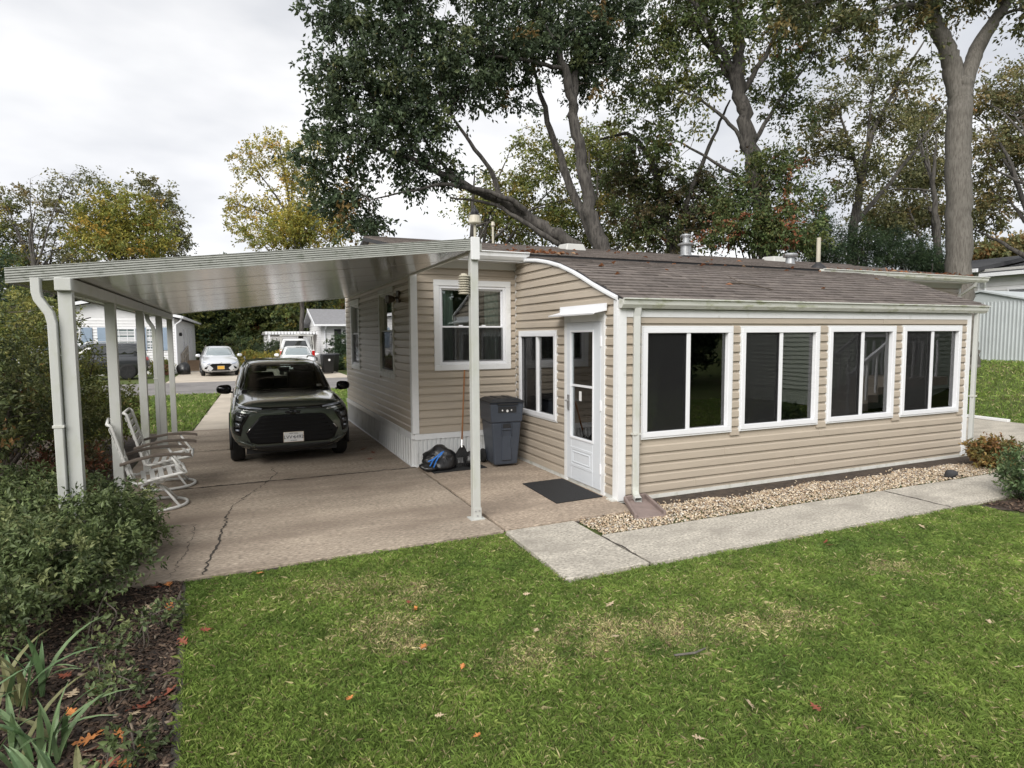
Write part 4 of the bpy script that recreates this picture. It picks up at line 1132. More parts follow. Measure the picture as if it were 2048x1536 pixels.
l_ = MB(); taper(l_, .945, .300, .325, .965, .300, .325); taper(l_, .9655, .270, .295, .998, .21, .235); ld = l_.build('lid', 'bin_lid', bn, bevel=.012, seg=2)
for k in (-.1, .1): MB().bar((k, -.20, .9995), (k, .2, .9995), .05, .012).build('lid_rib', 'bin_lid', ld)
MB().bar((-.17, -.315, .925), (.17, -.315, .925), .035, .022).build('lift_handle', 'bin_lid', bn)
h = MB()
for x0, x1, z0, z1 in ((-.09, -.075, .46, .66), (.075, .09, .46, .66), (-.074, .074, .545, .57)): h.box(x0, x1, -.290, -.262, z0, z1)
h.build('grip_frame', 'bin_grey', bn, bevel=.005)
b_ = MB(); b_.extrude([(-.073, .572), (.073, .572), (.06, .64), (-.06, .64)], 'y', -.276, -.262); b_.build('grip_recess', 'bin_lid', bn)
b_ = MB(); b_.extrude([(-.072, .46), (.072, .46), (.085, .10), (-.085, .10)], 'y', -.262, -.235); b_.build('front_panel', 'bin_grey', bn, bevel=.008)
b_ = MB(); b_.box(-.155, .155, -.304, -.296, .80, .885); pl = b_.build('label_panel', 'bin_lid', bn)
for cx_ in (-.085, 0, .07): MB().lathe([(.020 if cx_ == 0 else .013, -.3065), (.017 if cx_ == 0 else .011, -.304)], (cx_, 0, .835 - (.01 if cx_ == 0 else 0)), 6 if cx_ else 12, 'y').build('emblem', 'white_print', pl)
for sx in (-1, 1):
    w = MB().lathe([(.055, -.025), (.10, -.025), (.105, -.01), (.105, .01), (.10, .025), (.055, .025)], (sx * .24, .25, .105), 20, 'x').build('wheel', 'rubber', bn)
MB().tube([(-.24, .25, .105), (.24, .25, .105)], .012, 8).build('axle', 'metal', bn)
# trash bag
def lump(name, m, c, r, seed, par=None, sub=4, amp=.16, crease=.05):
    bm = bmesh.new(); bmesh.ops.create_icosphere(bm, subdivisions=sub, radius=1.0); rg = np.random.default_rng(seed)
    K = rg.normal(0, 2.2, (10, 3)); ph = rg.uniform(0, 6.3, 10); K2 = rg.normal(0, 8, (14, 3)); p2 = rg.uniform(0, 6.3, 14)
    for v in bm.verts:
        q = np.array(v.co); d = amp * np.sum(np.sin(K @ q + ph)) / 3.2; d2 = crease * np.sum(np.abs(np.sin(K2 @ q + p2)) - .6) / 3.5
        s = 1 + d - d2; z = q[2] * s
        if z < -.55: z = -.55 - (z + .55) * -.15
        v.co = Vector((q[0] * s * r[0], q[1] * s * r[1], (z + .58) * r[2]))
    me = bpy.data.meshes.new(name); bm.to_mesh(me); bm.free(); me.polygons.foreach_set('use_smooth', [True] * len(me.polygons))
    o = link(name, me, m, par); o.location = c
    return o
bag = thing('trash_bag', 'full black plastic trash bag with blue drawstring on the mat', 'trash bag', (-1.33, 2.50, .016))
lump('bag', 'bag_black', (0, 0, 0), (.25, .19, .20), 4, bag, crease=.07)
lump('bag_fold', 'bag_black', (-.17, -.10, 0), (.12, .09, .07), 9, bag, 3)
rb = MB()
for pts in ([(-.20, -.20, .08), (-.16, -.215, .16), (-.10, -.215, .215), (-.03, -.20, .255), (.01, -.18, .265)], [(-.15, -.212, .06), (-.12, -.222, .14), (-.08, -.218, .20), (-.02, -.204, .245)], [(-.22, -.19, .145), (-.16, -.215, .175), (-.09, -.218, .222), (-.02, -.203, .262)]):
    for a, b in zip(pts[:-1], pts[1:]): rb.bar(a, b, .016, .004, (0, -1, .3))
rb.build('drawstring', 'ribbon_blue', bag)
tag(lump('trash_bag', 'bag_black', (-.86, 2.48, .016), (.13, .11, .14), 21, None, 3), 'small slumped black plastic bag between the rake and the bin', 'trash bag')
# rake leaning on the wall
rk = thing('leaf_rake', 'leaf rake with reddish wooden handle and black fan head leaning on the wall', 'rake', (-1.02, 2.45, .016))
a, b = Vector((0, -.02, .30)), Vector((.165, .29, 1.36))
MB().tube([tuple(a), tuple(b)], .0125, 8).build('handle', 'handle_wood', rk, smooth=True)
MB().tube([tuple(a + (a - b).normalized() * .02), tuple(a + (b - a).normalized() * .09)], .018, 8).build('ferrule', 'metal', rk)
for i in range(15):
    t = (i - 7) / 7; e = Vector((t * .19 - .02, -.075 - .015 * abs(t), .012 + .03 * abs(t)))
    MB().bar(tuple(a), tuple(e), .010, .004, (0, -1, .2)).build('tine', 'black_plastic', rk)
MB().extrude([(-.02, .31), (.03, .31), (.11, .14), (-.14, .14)], 'y', -.035, -.028).build('fan_web', 'black_plastic', rk)

# ================================================================== SWIVEL CHAIRS
def chair(loc, rz, label):
    c = thing('swivel_chair', label, 'chair', loc, rz, 'white strap chairs at the carport edge')
    # local +x is where the sitter looks
    SWd = .27
    tl = lambda x, z: (x, z)
    for s in (-1, 1):
        MB().tube([(-.36, s * SWd, .98), (-.33, s * SWd, .96), (-.24, s * SWd, .62), (-.17, s * SWd, .345), (-.12, s * SWd, .325), (.05, s * SWd, .36), (.28, s * SWd, .395), (.34, s * SWd, .40)], .017, 8).build('side_frame', 'chair_white', c, smooth=True)
        MB().tube([(.33, s * SWd, .40), (.27, s * (SWd + .02), .48), (.20, s * (SWd + .025), .60)], .014, 8).build('arm_support', 'chair_white', c, smooth=True)
        arm = MB(); pr = [(-.27, .565), (-.12, .605), (.05, .632), (.22, .632), (.37, .612), (.40, .600)]
        arm.extrude(pr + [(x, z - .028) for x, z in pr[::-1]], 'y', s * (SWd + .025) - .032, s * (SWd + .025) + .032)
        arm.build('armrest', 'arm_wood', c, bevel=.006, seg=2)
    for (x, z) in ((-.36, .98), (-.15, .33), (.34, .40)):
        MB().tube([(x, -SWd, z), (x, SWd, z)], .016, 8).build('cross_bar', 'chair_white', c, smooth=True)
    # woven straps on the seat and back
    for i in range(5):
        t = (i + .5) / 5; x = -.10 + .42 * t; z = .352 + .05 * t
        MB().box(x - .024, x + .024, -SWd - .018, SWd + .018, z - .004, z + .004).build('seat_strap', 'chair_white', c)
    for i in range(7):
        t = (i + .5) / 7; x = -.185 - .165 * t; z = .40 + .54 * t
        MB().bar((x, -SWd - .018, z), (x, SWd + .018, z), .052, .007, (.95, 0, .3)).build('back_strap', 'chair_white', c)
    # swivel and ring base
    MB().lathe([(.09, .27), (.10, .30), (.06, .315)], (.06, 0, 0), 16).build('swivel_plate', 'chair_white', c)
    MB().tube([(.06, 0, .30), (.06, 0, .22)], .03, 10).build('spindle', 'chair_white', c)
    ring = [(.06 + .30 * math.cos(k / 28 * 6.2832), .30 * math.sin(k / 28 * 6.2832), .018) for k in range(29)]
    MB().tube(ring, .017, 8, cap=False).build('base_ring', 'chair_white', c, smooth=True)
    for k in range(4):
        a = k * math.pi / 2 + .78
        MB().tube([(.06 + .03 * math.cos(a), .03 * math.sin(a), .24), (.06 + .14 * math.cos(a), .14 * math.sin(a), .17), (.06 + .295 * math.cos(a), .295 * math.sin(a), .02)], .014, 8).build('base_leg', 'chair_white', c, smooth=True)
    return c
chair((-4.82, 1.98, .002), R_(8), 'white strap swivel chair standing on its own ring base nearest the carport front post')
chair((-4.80, 3.02, .002), R_(2), 'white strap swivel chair standing further along the carport behind its twin')

# ================================================================== VEHICLES
def subsurf_mesh(o, levels):
    m = o.modifiers.new('s', 'SUBSURF'); m.levels = levels; m.render_levels = levels
    dg = bpy.context.evaluated_depsgraph_get(); dg.update()
    me = bpy.data.meshes.new_from_object(o.evaluated_get(dg)); old = o.data; o.modifiers.clear(); o.data = me
    bpy.data.meshes.remove(old); me.polygons.foreach_set('use_smooth', [True] * len(me.polygons))
    return me

class Car:
    """local frame: nose at y=0 looking to -y, tail at +y, wheels on z=0"""
    def __init__(s, name, label, loc, rz, paint, group=None):
        s.root = thing(name, label, 'car', loc, rz, group); s.paint = paint
    def body(s, st, green, axles, wr, tw, name='body', sub=2):
        """st: (y, zb, zmid, zs, zt, wb, w, ws, wt) half sections of the lower body;
        green: (z, halfwidth, y_front, y_back, yc_front, yc_back) rings of the cabin"""
        mb = MB(); half = 7
        for (y, zb, zm, zs, zt, wb, w, ws, wt) in st:
            ring = [(0, zb), (wb, zb), (w, zm), (w * .995, (zm + zs) / 2), (ws, zs), (wt, zt - .012), (wt * .5, zt), (0, zt + .004)]
            full = ring + [(-a, b) for a, b in ring[1:-1][::-1]]
            for a, b in full: mb.v.append((a, y, b))
        n = 14
        for k in range(len(st) - 1):
            for j in range(n): a = k * n + j; b = k * n + (j + 1) % n; mb.f.append((a, b, b + n, a + n))
        mb.f.append(tuple(range(n))[::-1]); e = (len(st) - 1) * n; mb.f.append(tuple(e + j for j in range(n)))
        o = mb.build(name, s.paint, s.root); subsurf_mesh(o, sub)
        # wheel arches
        for ya in axles:
            for sx in (-1, 1):
                c = MB().lathe([(wr + .055, sx * .58), (wr + .055, sx * 1.3)], (0, ya, wr + .01), 36, 'x').build('tmp', None, None)
                c.data.materials.append(MATS['trim_black'])
                bo = o.modifiers.new('b', 'BOOLEAN'); bo.object = c; bo.operation = 'DIFFERENCE'; bo.solver = 'EXACT'
                dg = bpy.context.evaluated_depsgraph_get(); dg.update()
                me = bpy.data.meshes.new_from_object(o.evaluated_get(dg)); o.modifiers.clear(); o.data = me
                bpy.data.objects.remove(c)
        s.b = o
        mb = MB(); N = 24
        for (z, hw, yf, yb, cf_, cb_) in green:
            for j in range(N):
                a = 2 * math.pi * j / N; cx, sy = math.cos(a), math.sin(a)
                px = math.copysign(abs(cx) ** .42, cx) * hw; u = math.copysign(abs(sy) ** .42, sy)
                f = 1 - min(1, abs(px) / hw) ** 2.2
                py = (yb + (cb_ - yb) * f) if u > 0 else (yf + (cf_ - yf) * f)
                mid = (yf + yb) / 2
                py = mid + (py - mid) * abs(u)
                mb.v.append((px, py, z))
        for k in range(len(green) - 1):
            for j in range(N): a = k * N + j; b = k * N + (j + 1) % N; mb.f.append((a, b, b + N, a + N))
        e = (len(green) - 1) * N; mb.f.append(tuple(e + j for j in range(N)))
        g = mb.build('roof', s.paint, s.root); subsurf_mesh(g, 1); s.g = g
        s.bvh = {'b': BVHTree.FromPolygons([v.co for v in o.data.vertices], [p.vertices for p in o.data.polygons]),
                 'g': BVHTree.FromPolygons([v.co for v in g.data.vertices], [p.vertices for p in g.data.polygons])}
        return o
    def patch(s, name, m, poly, axis='y', sign=-1, on='b', off=.006, par=None, sub=3, thick=.01, mirror=False):
        """a panel cut to a 2-D outline and laid on the body. axis 'y': outline (x,z) seen from front (sign -1) or back (+1);
        axis 'x': outline (y,z) seen from the side"""
        if mirror:
            q = [(-a, b) for a, b in poly][::-1] if axis == 'y' else poly
            s.patch(name, m, q, axis, sign if axis == 'y' else -sign, on, off, par, sub, thick)
        bm = bmesh.new(); vs_ = [bm.verts.new((a, b, 0)) for a, b in poly]; bm.faces.new(vs_)
        bmesh.ops.triangulate(bm, faces=bm.faces)
        for _ in range(sub):
            ed = [e for e in bm.edges if e.calc_length() > .05]
            if not ed: break
            bmesh.ops.subdivide_edges(bm, edges=ed, cuts=1); bmesh.ops.triangulate(bm, faces=bm.faces)
        t = s.bvh[on]; last = None; miss = []
        for v in bm.verts:
            a, b = v.co.x, v.co.y
            if axis == 'y': og, d = Vector((a, sign * 9, b)), Vector((0, -sign, 0))
            else: og, d = Vector((sign * 9, a, b)), Vector((-sign, 0, 0))
            h = t.ray_cast(og, d)
            if h[0] is None:
                if axis == 'y': h2 = t.find_nearest(Vector((a, sign * .5 if sign < 0 else 4.3, b)))
                else: h2 = t.find_nearest(Vector((sign * .8, a, b)))
                v.co = h2[0] - d * off
            else: v.co = h[0] - d * off
        bmesh.ops.recalc_face_normals(bm, faces=bm.faces)
        me = bpy.data.meshes.new(name); bm.to_mesh(me); bm.free()
        want = Vector((0, sign, 0)) if axis == 'y' else Vector((sign, 0, 0))
        if sum((p.normal.dot(want) * p.area for p in me.polygons)) < 0: me.flip_normals()
        me.polygons.foreach_set('use_smooth', [True] * len(me.polygons))
        o = link(name, me, m, par or s.root)
        if thick:
            sd = o.modifiers.new('t', 'SOLIDIFY'); sd.thickness = thick; sd.offset = -1
        return o
    def open(s, poly, sign):
        """cut the cabin shell away behind a window so that the glass looks into the cabin"""
        def inside(x, z):
            c_ = False; n_ = len(poly)
            for i in range(n_):
                (x1, z1), (x2, z2) = poly[i], poly[(i + 1) % n_]
                if (z1 > z) != (z2 > z) and x < (x2 - x1) * (z - z1) / (z2 - z1) + x1: c_ = not c_
            return c_
        bm = bmesh.new(); bm.from_mesh(s.g.data)
        ym = sum(v.co.y for v in bm.verts) / len(bm.verts)
        dead = [f for f in bm.faces if (f.calc_center_median().y - ym) * sign > 0 and all(inside(v.co.x, v.co.z) for v in f.verts)]
        bmesh.ops.delete(bm, geom=dead, context='FACES'); bm.to_mesh(s.g.data); bm.free()
    def wheels(s, axles, track, r, w, rim='metal', spokes=5):
        for ya in axles:
            for sx in (-1, 1):
                c = (sx * track, ya, r)
                h = w / 2; wh = MB().lathe([(r * .66, -h * .9), (r * .86, -h), (r * .96, -h * .82), (r, -h * .5), (r, h * .5), (r * .96, h * .82), (r * .86, h), (r * .66, h * .9)], c, 32, 'x').build('wheel', 'rubber', s.root, smooth=True)
                mb = MB().lathe([(r * .64, -h * .5), (r * .69, -h * .95), (r * .69, h * .95), (r * .64, h * .5)], c, 28, 'x')
                for k in range(spokes):
                    a = 6.2832 * k / spokes + .3
                    mb.bar((c[0] + sx * h * .8, ya, r), (c[0] + sx * h * .85, ya + math.cos(a) * r * .66, r + math.sin(a) * r * .66), r * .16, .02, (sx, 0, 0))
                mb.lathe([(r * .16, sx * h * .7), (r * .14, sx * h * .98)], c, 12, 'x')
                mb.build('rim', rim, wh)
    def mirror_pair(s, x, y, z, m='gloss_black', sc=1.0):
        for sx in (-1, 1):
            bm = bmesh.new(); bmesh.ops.create_uvsphere(bm, u_segments=16, v_segments=10, radius=1)
            for v in bm.verts:
                q = v.co; q.x, q.y, q.z = [math.copysign(abs(t) ** .7, t) for t in q]
                v.co = Vector((q.x * .115 * sc, q.y * .075 * sc * (1 - .2 * q.x * sx), q.z * .078 * sc * (1 + .12 * -q.x * sx)))
            me = bpy.data.meshes.new('mirror'); bm.to_mesh(me); bm.free(); me.polygons.foreach_set('use_smooth', [True] * len(me.polygons))
            o = link('mirror', me, m, s.root); o.location = (sx * x, y, z)
            MB().bar((-sx * .13, .02, -.055), (0, 0, -.03), .05, .03).build('mirror_stalk', 'trim_black', o)
    def plate(s, y, z, m='plate_white', back=False, text=None, ink='plate_ink', k=1.0):
        sg = 1 if back else -1
        fr = MB().box(-.165 * k, .165 * k, y - .008, y + .008, z - .088 * k, z + .088 * k).build('plate_frame', 'chrome', s.root, bevel=.003)
        p = MB().box(-.152 * k, .152 * k, y + sg * .008 - .003, y + sg * .008 + .003, z - .076 * k, z + .076 * k).build('license_plate', m, fr)
        if text:
            text_mesh(text, .080 * k, ink, p, (0, y + sg * .0125, z - .004), (R_(90), 0, 0), 'plate_number', ext=.0008)
            text_mesh('NEW YORK', .026 * k, ink, p, (0, y + sg * .0125, z + .058 * k), (R_(90), 0, 0), 'plate_state', ext=.0008)
            text_mesh('EXCELSIOR', .02 * k, ink, p, (0, y + sg * .0125, z - .060 * k), (R_(90), 0, 0), 'plate_motto', ext=.0008)

# ---- the green-grey crossover under the carport
c = Car('parked_car', 'dark grey-green crossover with black grille parked nose-out under the carport', (-3.185, 3.62, 0), 0, 'paint_green')
AX = (.86, 3.56)
#      y    zb   zm   zs   zt    wb   w    ws   wt
c.body([(.00, .36, .54, .78, .87, .50, .64, .62, .48), (.035, .27, .50, .85, .945, .58, .76, .73, .60), (.10, .235, .48, .89, .990, .68, .835, .80, .64),
        (.26, .22, .46, .905, 1.015, .74, .875, .845, .64), (.55, .21, .48, .925, 1.045, .76, .895, .865, .66), (.95, .20, .50, .94, 1.075, .76, .895, .87, .68),
        (1.25, .20, .50, .955, 1.085, .76, .895, .865, .72), (1.6, .20, .50, .96, 1.02, .76, .895, .86, .76), (2.4, .20, .50, .97, 1.02, .76, .895, .86, .76),
        (3.2, .20, .50, .985, 1.03, .76, .90, .865, .76), (3.9, .22, .52, 1.0, 1.04, .75, .90, .865, .74), (4.3, .27, .56, .98, 1.03, .70, .87, .84, .68), (4.50, .34, .60, .92, 1.0, .62, .80, .78, .6)],
       [(.98, .83, 1.12, 4.30, .98, 4.36), (1.06, .815, 1.20, 4.26, 1.06, 4.33), (1.20, .76, 1.42, 4.20, 1.31, 4.28), (1.38, .70, 1.70, 4.10, 1.62, 4.20), (1.49, .645, 1.93, 4.0, 1.86, 4.14), (1.535, .56, 2.08, 3.9, 2.0, 4.05), (1.553, .35, 2.35, 3.6, 2.3, 3.7)],
       AX, .335, .22)
c.wheels(AX, .785, .335, .215, 'trim_black')
P = c.patch
WSP = [(-.725, 1.075), (.725, 1.075), (.70, 1.13), (.575, 1.475), (.45, 1.492), (0, 1.498), (-.45, 1.492), (-.575, 1.475), (-.70, 1.13)]
ws_ = P('windshield', 'auto_glass', WSP, on='g', off=.006, sub=4, thick=0)
P('glass_border', 'gloss_black', [(-.725, 1.075), (.725, 1.075), (.715, 1.10), (-.715, 1.10)], on='g', off=.009, par=ws_, thick=.002)
P('glass_border', 'gloss_black', [(.55, 1.475), (-.55, 1.475), (-.56, 1.455), (.56, 1.455)], on='g', off=.009, par=ws_, thick=.002)
P('glass_border', 'gloss_black', [(.725, 1.08), (.70, 1.13), (.575, 1.475), (.545, 1.475), (.665, 1.13), (.69, 1.08)], on='g', off=.009, par=ws_, thick=.002, mirror=True)
c.open(WSP, -1); RWP = [(-.62, 1.10), (.62, 1.10), (.52, 1.44), (-.52, 1.44)]; c.open(RWP, 1)
for sx in (-1, 1):
    st_ = MB().extrude([(2.50, .85), (2.68, .85), (2.82, 1.30), (2.74, 1.32), (2.66, 1.28)], 'x', sx * .36 - .24, sx * .36 + .24).build('seat', 'trim_black', c.root, bevel=.05, seg=3)
    MB().box(sx * .36 - .12, sx * .36 + .12, 2.76, 2.85, 1.32, 1.47).build('headrest', 'trim_black', st_, bevel=.03, seg=3)
MB().box(-.66, .66, 3.55, 3.7, .9, 1.18).build('rear_seat', 'trim_black', c.root, bevel=.04)
MB().box(-.70, .70, 1.28, 1.75, 1.02, 1.09).build('dashboard', 'trim_black', c.root, bevel=.02)
ring = [(.36 + .17 * math.cos(k / 20 * 6.2832), 1.85 + .06 * math.sin(k / 20 * 6.2832), 1.10 + .16 * math.sin(k / 20 * 6.2832)) for k in range(21)]
MB().tube(ring, .014, 6, cap=False).build('steering_wheel', 'trim_black', c.root)
P('mirror_housing', 'trim_black', [(-.10, 1.44), (.10, 1.44), (.075, 1.375), (-.075, 1.375)], on='g', off=.012, par=ws_)
P('inspection_sticker', 'plate_white', [(.50, 1.115), (.59, 1.115), (.58, 1.15), (.50, 1.15)], on='g', off=.011, par=ws_, thick=.001)
P('side_window', 'car_glass', [(1.50, 1.09), (2.55, 1.09), (2.55, 1.46), (2.12, 1.46), (1.75, 1.28)], axis='x', sign=1, on='g', mirror=True)
P('side_window', 'car_glass', [(2.61, 1.09), (3.55, 1.10), (3.75, 1.22), (3.60, 1.44), (2.61, 1.46)], axis='x', sign=1, on='g', mirror=True)
P('rear_window', 'auto_glass', RWP, sign=1, on='g', thick=0)
# slim upper lamps joined by a black bar
P('upper_bar', 'gloss_black', [(-.46, .875), (.46, .875), (.79, .925), (.805, .960), (.46, .922), (0, .910), (-.46, .922), (-.805, .960), (-.79, .925)], off=.008)
P('running_light', 'lamp_clear', [(.44, .887), (.76, .930), (.79, .956), (.76, .956), (.52, .925), (.43, .908)], off=.016, mirror=True)
P('lamp_lip', 'chrome', [(.50, .848), (.79, .905), (.79, .914), (.50, .860)], off=.008, mirror=True)
# body-colour brow over the big black grille
P('grille', 'grille_black', [(-.40, .800), (.40, .800), (.47, .780), (.665, .55), (.60, .40), (.50, .365), (-.50, .365), (-.60, .40), (-.665, .55), (-.47, .780)], off=.007, sub=4)
for k in range(6):
    z = .750 - k * .058; w = .44 + .035 * k
    if k != 3 or True: P('grille_slat', 'grille_black', [(-w, z), (w, z), (w, z + .014), (-w, z + .014)], off=.016, thick=.008)
P('grille_edge', 'chrome', [(.585, .625), (.598, .625), (.655, .555), (.64, .555)], off=.016, mirror=True, thick=.004)
P('headlight_housing', 'gloss_black', [(.60, .825), (.81, .865), (.855, .70), (.81, .53), (.735, .50), (.70, .66)], off=.008, mirror=True)
P('headlight', 'lamp_dim', [(.70, .795), (.79, .812), (.80, .745), (.715, .728)], off=.017, mirror=True)
P('headlight', 'lamp_dim', [(.735, .695), (.805, .705), (.805, .645), (.745, .635)], off=.017, mirror=True)
P('turn_lamp', 'lamp_clear', [(.755, .60), (.805, .605), (.80, .58), (.76, .575)], off=.017, mirror=True)
P('lower_bumper', 'trim_black', [(-.70, .335), (.70, .335), (.78, .36), (.80, .30), (.66, .248), (-.66, .248), (-.80, .30), (-.78, .36)], off=.010, sub=4)
P('skid_lip', 'paint_green', [(.55, .315), (.76, .39), (.80, .41), (.80, .435), (.70, .405), (.53, .345)], off=.015, mirror=True)
bt = [(a_, b_ + .122) for a_, b_ in [(-.04, .728), (-.04, .746), (.04, .746), (.04, .728), (.115, .728), (.10, .690), (.04, .690), (.04, .672), (-.04, .672), (-.04, .690), (-.10, .690), (-.115, .728)]]
P('emblem', 'gloss_black', bt, off=.020, thick=.012)
c.plate(-.022, .455, text='LVV 6492', k=.9); c.root.scale = (.955, .955, .955)
MB().lathe([(.008, -.0335), (.008, -.032)], (-.004, 0, .455), 10, 'y').build('plate_dot', 'plate_ink', c.root)
c.mirror_pair(.965, 1.42, 1.105)
for sx in (-1, 1):
    MB().tube([(sx * .60, 2.05, 1.535), (sx * .615, 2.15, 1.575), (sx * .625, 2.9, 1.59), (sx * .615, 3.75, 1.575), (sx * .60, 3.85, 1.54)], .014, 8).build('roof_rail', 'metal', c.root, smooth=True)
for s_ in (-.52, .1):
    MB().bar((s_, 1.02, 1.055), (s_ + .5, 1.10, 1.065), .015, .012).build('wiper', 'trim_black', c.root)
for sx in (-1, 1):      # wheel-arch cladding
    for ya in AX:
        pts = [(sx * .872, ya + math.cos(a) * .41, .345 + math.sin(a) * .41) for a in np.linspace(-.25, math.pi + .25, 18)]
        MB().tube(pts, .028, 6).build('arch_cladding', 'trim_black', c.root, smooth=True)
B('underbody', 'trim_black', c.root, -.66, .66, .2, 4.3, .20, .30)

# ---- silver hatchback across the road
c = Car('parked_car', 'silver hatchback with swept white lamps facing out of the far drive', (-4.70, 27.75, 0), R_(4), 'paint_silver')
AX = (.90, 3.60)
c.body([(.00, .30, .44, .60, .66, .45, .58, .56, .42), (.05, .20, .40, .66, .735, .62, .74, .70, .52), (.18, .17, .40, .71, .80, .72, .83, .79, .56), (.5, .16, .42, .78, .885, .75, .875, .84, .6),
        (1.0, .16, .44, .86, .96, .75, .88, .85, .66), (1.4, .16, .46, .90, .99, .75, .88, .85, .72), (2.2, .16, .48, .93, .98, .75, .88, .85, .74), (3.2, .18, .5, .96, 1.0, .75, .88, .85, .74), (4.1, .22, .52, .97, 1.02, .72, .86, .83, .7), (4.45, .32, .6, .95, 1.02, .62, .78, .76, .6)],
       [(.92, .80, 1.0, 4.3, .85, 4.35), (1.02, .785, 1.18, 4.25, 1.05, 4.3), (1.18, .72, 1.50, 4.0, 1.38, 4.1), (1.34, .64, 1.85, 3.6, 1.75, 3.8), (1.43, .57, 2.15, 3.2, 2.05, 3.4), (1.465, .40, 2.4, 2.9, 2.35, 3.0)], AX, .31, .2, sub=2)
c.wheels(AX, .775, .31, .195)
P = c.patch
P('windshield', 'car_glass_pale', [(-.70, 1.0), (.70, 1.0), (.53, 1.39), (-.53, 1.39)], on='g', sub=4)
P('side_window', 'car_glass', [(1.5, 1.03), (3.4, 1.05), (3.3, 1.28), (2.5, 1.38), (2.1, 1.36)], axis='x', sign=1, on='g', mirror=True)
P('rear_window', 'car_glass', [(-.55, 1.08), (.55, 1.08), (.48, 1.3), (-.48, 1.3)], sign=1, on='g')
P('grille', 'gloss_black', [(-.40, .62), (.40, .62), (.50, .56), (.34, .40), (.44, .27), (-.44, .27), (-.34, .40), (-.50, .56)], sub=4)
P('bumper_vent', 'gloss_black', [(.56, .52), (.70, .45), (.74, .36), (.62, .36)], mirror=True)
P('headlight', 'lamp_clear', [(.46, .64), (.80, .72), (.80, .70), (.64, .60), (.50, .585)], off=.01, mirror=True)
P('lower_bumper', 'trim_black', [(-.70, .235), (.70, .235), (.64, .19), (-.64, .19)], off=.009)
P('emblem', 'chrome', [(-.07, .66), (0, .69), (.07, .66), (0, .635)], off=.012)
c.plate(-.022, .43, 'plate_gold'); c.mirror_pair(.97, 1.45, 1.0, 'paint_silver')
B('underbody', 'trim_black', c.root, -.66, .66, .2, 4.3, .16, .24)

# ---- white sedan behind the crossover, nose towards the road
c = Car('parked_car', 'white sedan parked nose-out in front of the white pickup', (-1.18, 26.6, 0), R_(-3), 'paint_white')
AX = (.92, 3.65)
c.body([(.00, .30, .48, .62, .68, .45, .58, .56, .42), (.05, .20, .44, .68, .75, .62, .74, .70, .52), (.18, .17, .42, .73, .82, .72, .83, .79, .56), (.5, .16, .42, .80, .89, .75, .885, .85, .6),
        (1.0, .16, .44, .86, .95, .75, .89, .86, .66), (1.4, .16, .46, .89, .97, .75, .89, .86, .72), (2.2, .16, .48, .92, .97, .75, .89, .86, .74), (3.2, .18, .5, .94, .99, .75, .89, .86, .74), (4.3, .22, .52, .95, 1.0, .72, .86, .83, .7), (4.7, .32, .6, .90, .98, .62, .78, .76, .6)],
       [(.92, .80, 1.1, 4.3, .95, 4.35), (1.0, .79, 1.25, 4.2, 1.12, 4.25), (1.15, .73, 1.52, 3.95, 1.42, 4.0), (1.31, .65, 1.85, 3.6, 1.76, 3.7), (1.40, .58, 2.12, 3.3, 2.05, 3.4), (1.435, .40, 2.4, 3.0, 2.35, 3.1)], AX, .32, .2)
c.wheels(AX, .785, .32, .2)
P = c.patch
P('windshield', 'car_glass_pale', [(-.71, .98), (.71, .98), (.55, 1.37), (-.55, 1.37)], on='g', sub=4)
P('side_window', 'car_glass', [(1.55, 1.0), (3.6, 1.02), (3.3, 1.3), (2.6, 1.36), (2.15, 1.33)], axis='x', sign=1, on='g', mirror=True)
P('rear_window', 'car_glass', [(-.58, 1.05), (.58, 1.05), (.5, 1.32), (-.5, 1.32)], sign=1, on='g')
P('grille', 'gloss_black', [(-.42, .62), (.42, .62), (.36, .40), (-.36, .40)])
P('headlight', 'lamp_clear', [(.48, .68), (.79, .73), (.78, .64), (.52, .60)], off=.01, mirror=True)
P('lower_grille', 'trim_black', [(-.55, .32), (.55, .32), (.48, .22), (-.48, .22)])
c.plate(-.02, .36, 'plate_gold'); c.mirror_pair(1.0, 1.5, .99, 'paint_white')
B('underbody', 'trim_black', c.root, -.66, .66, .2, 4.5, .16, .24)

# ---- dark SUV before the white house, seen from its tail end
c = Car('parked_car', 'dark grey SUV with red tail lamps parked before the white house with blue shutters', (-12.35, 27.9, 0), R_(-86), 'paint_dark')
AX = (.92, 3.72)
c.body([(.00, .36, .55, .72, .82, .5, .62, .6, .46), (.06, .28, .5, .82, .92, .62, .78, .74, .58), (.25, .24, .48, .9, 1.02, .74, .88, .85, .66), (.9, .22, .5, .98, 1.08, .76, .91, .88, .7), (1.3, .22, .52, 1.02, 1.1, .76, .91, .88, .74),
        (2.5, .22, .54, 1.04, 1.08, .76, .91, .88, .78), (3.8, .24, .55, 1.05, 1.09, .75, .91, .88, .78), (4.45, .30, .58, 1.03, 1.08, .72, .88, .86, .74), (4.62, .38, .62, .96, 1.03, .62, .80, .78, .64)],
       [(1.0, .85, 1.15, 4.48, 1.05, 4.52), (1.1, .84, 1.25, 4.46, 1.12, 4.5), (1.3, .78, 1.55, 4.40, 1.45, 4.46), (1.5, .72, 1.85, 4.30, 1.78, 4.38), (1.64, .64, 2.1, 4.2, 2.05, 4.3), (1.69, .5, 2.3, 4.0, 2.25, 4.1)], AX, .36, .22)
c.wheels(AX, .80, .36, .22, 'trim_black')
P = c.patch
P('windshield', 'car_glass', [(-.74, 1.12), (.74, 1.12), (.6, 1.6), (-.6, 1.6)], on='g')
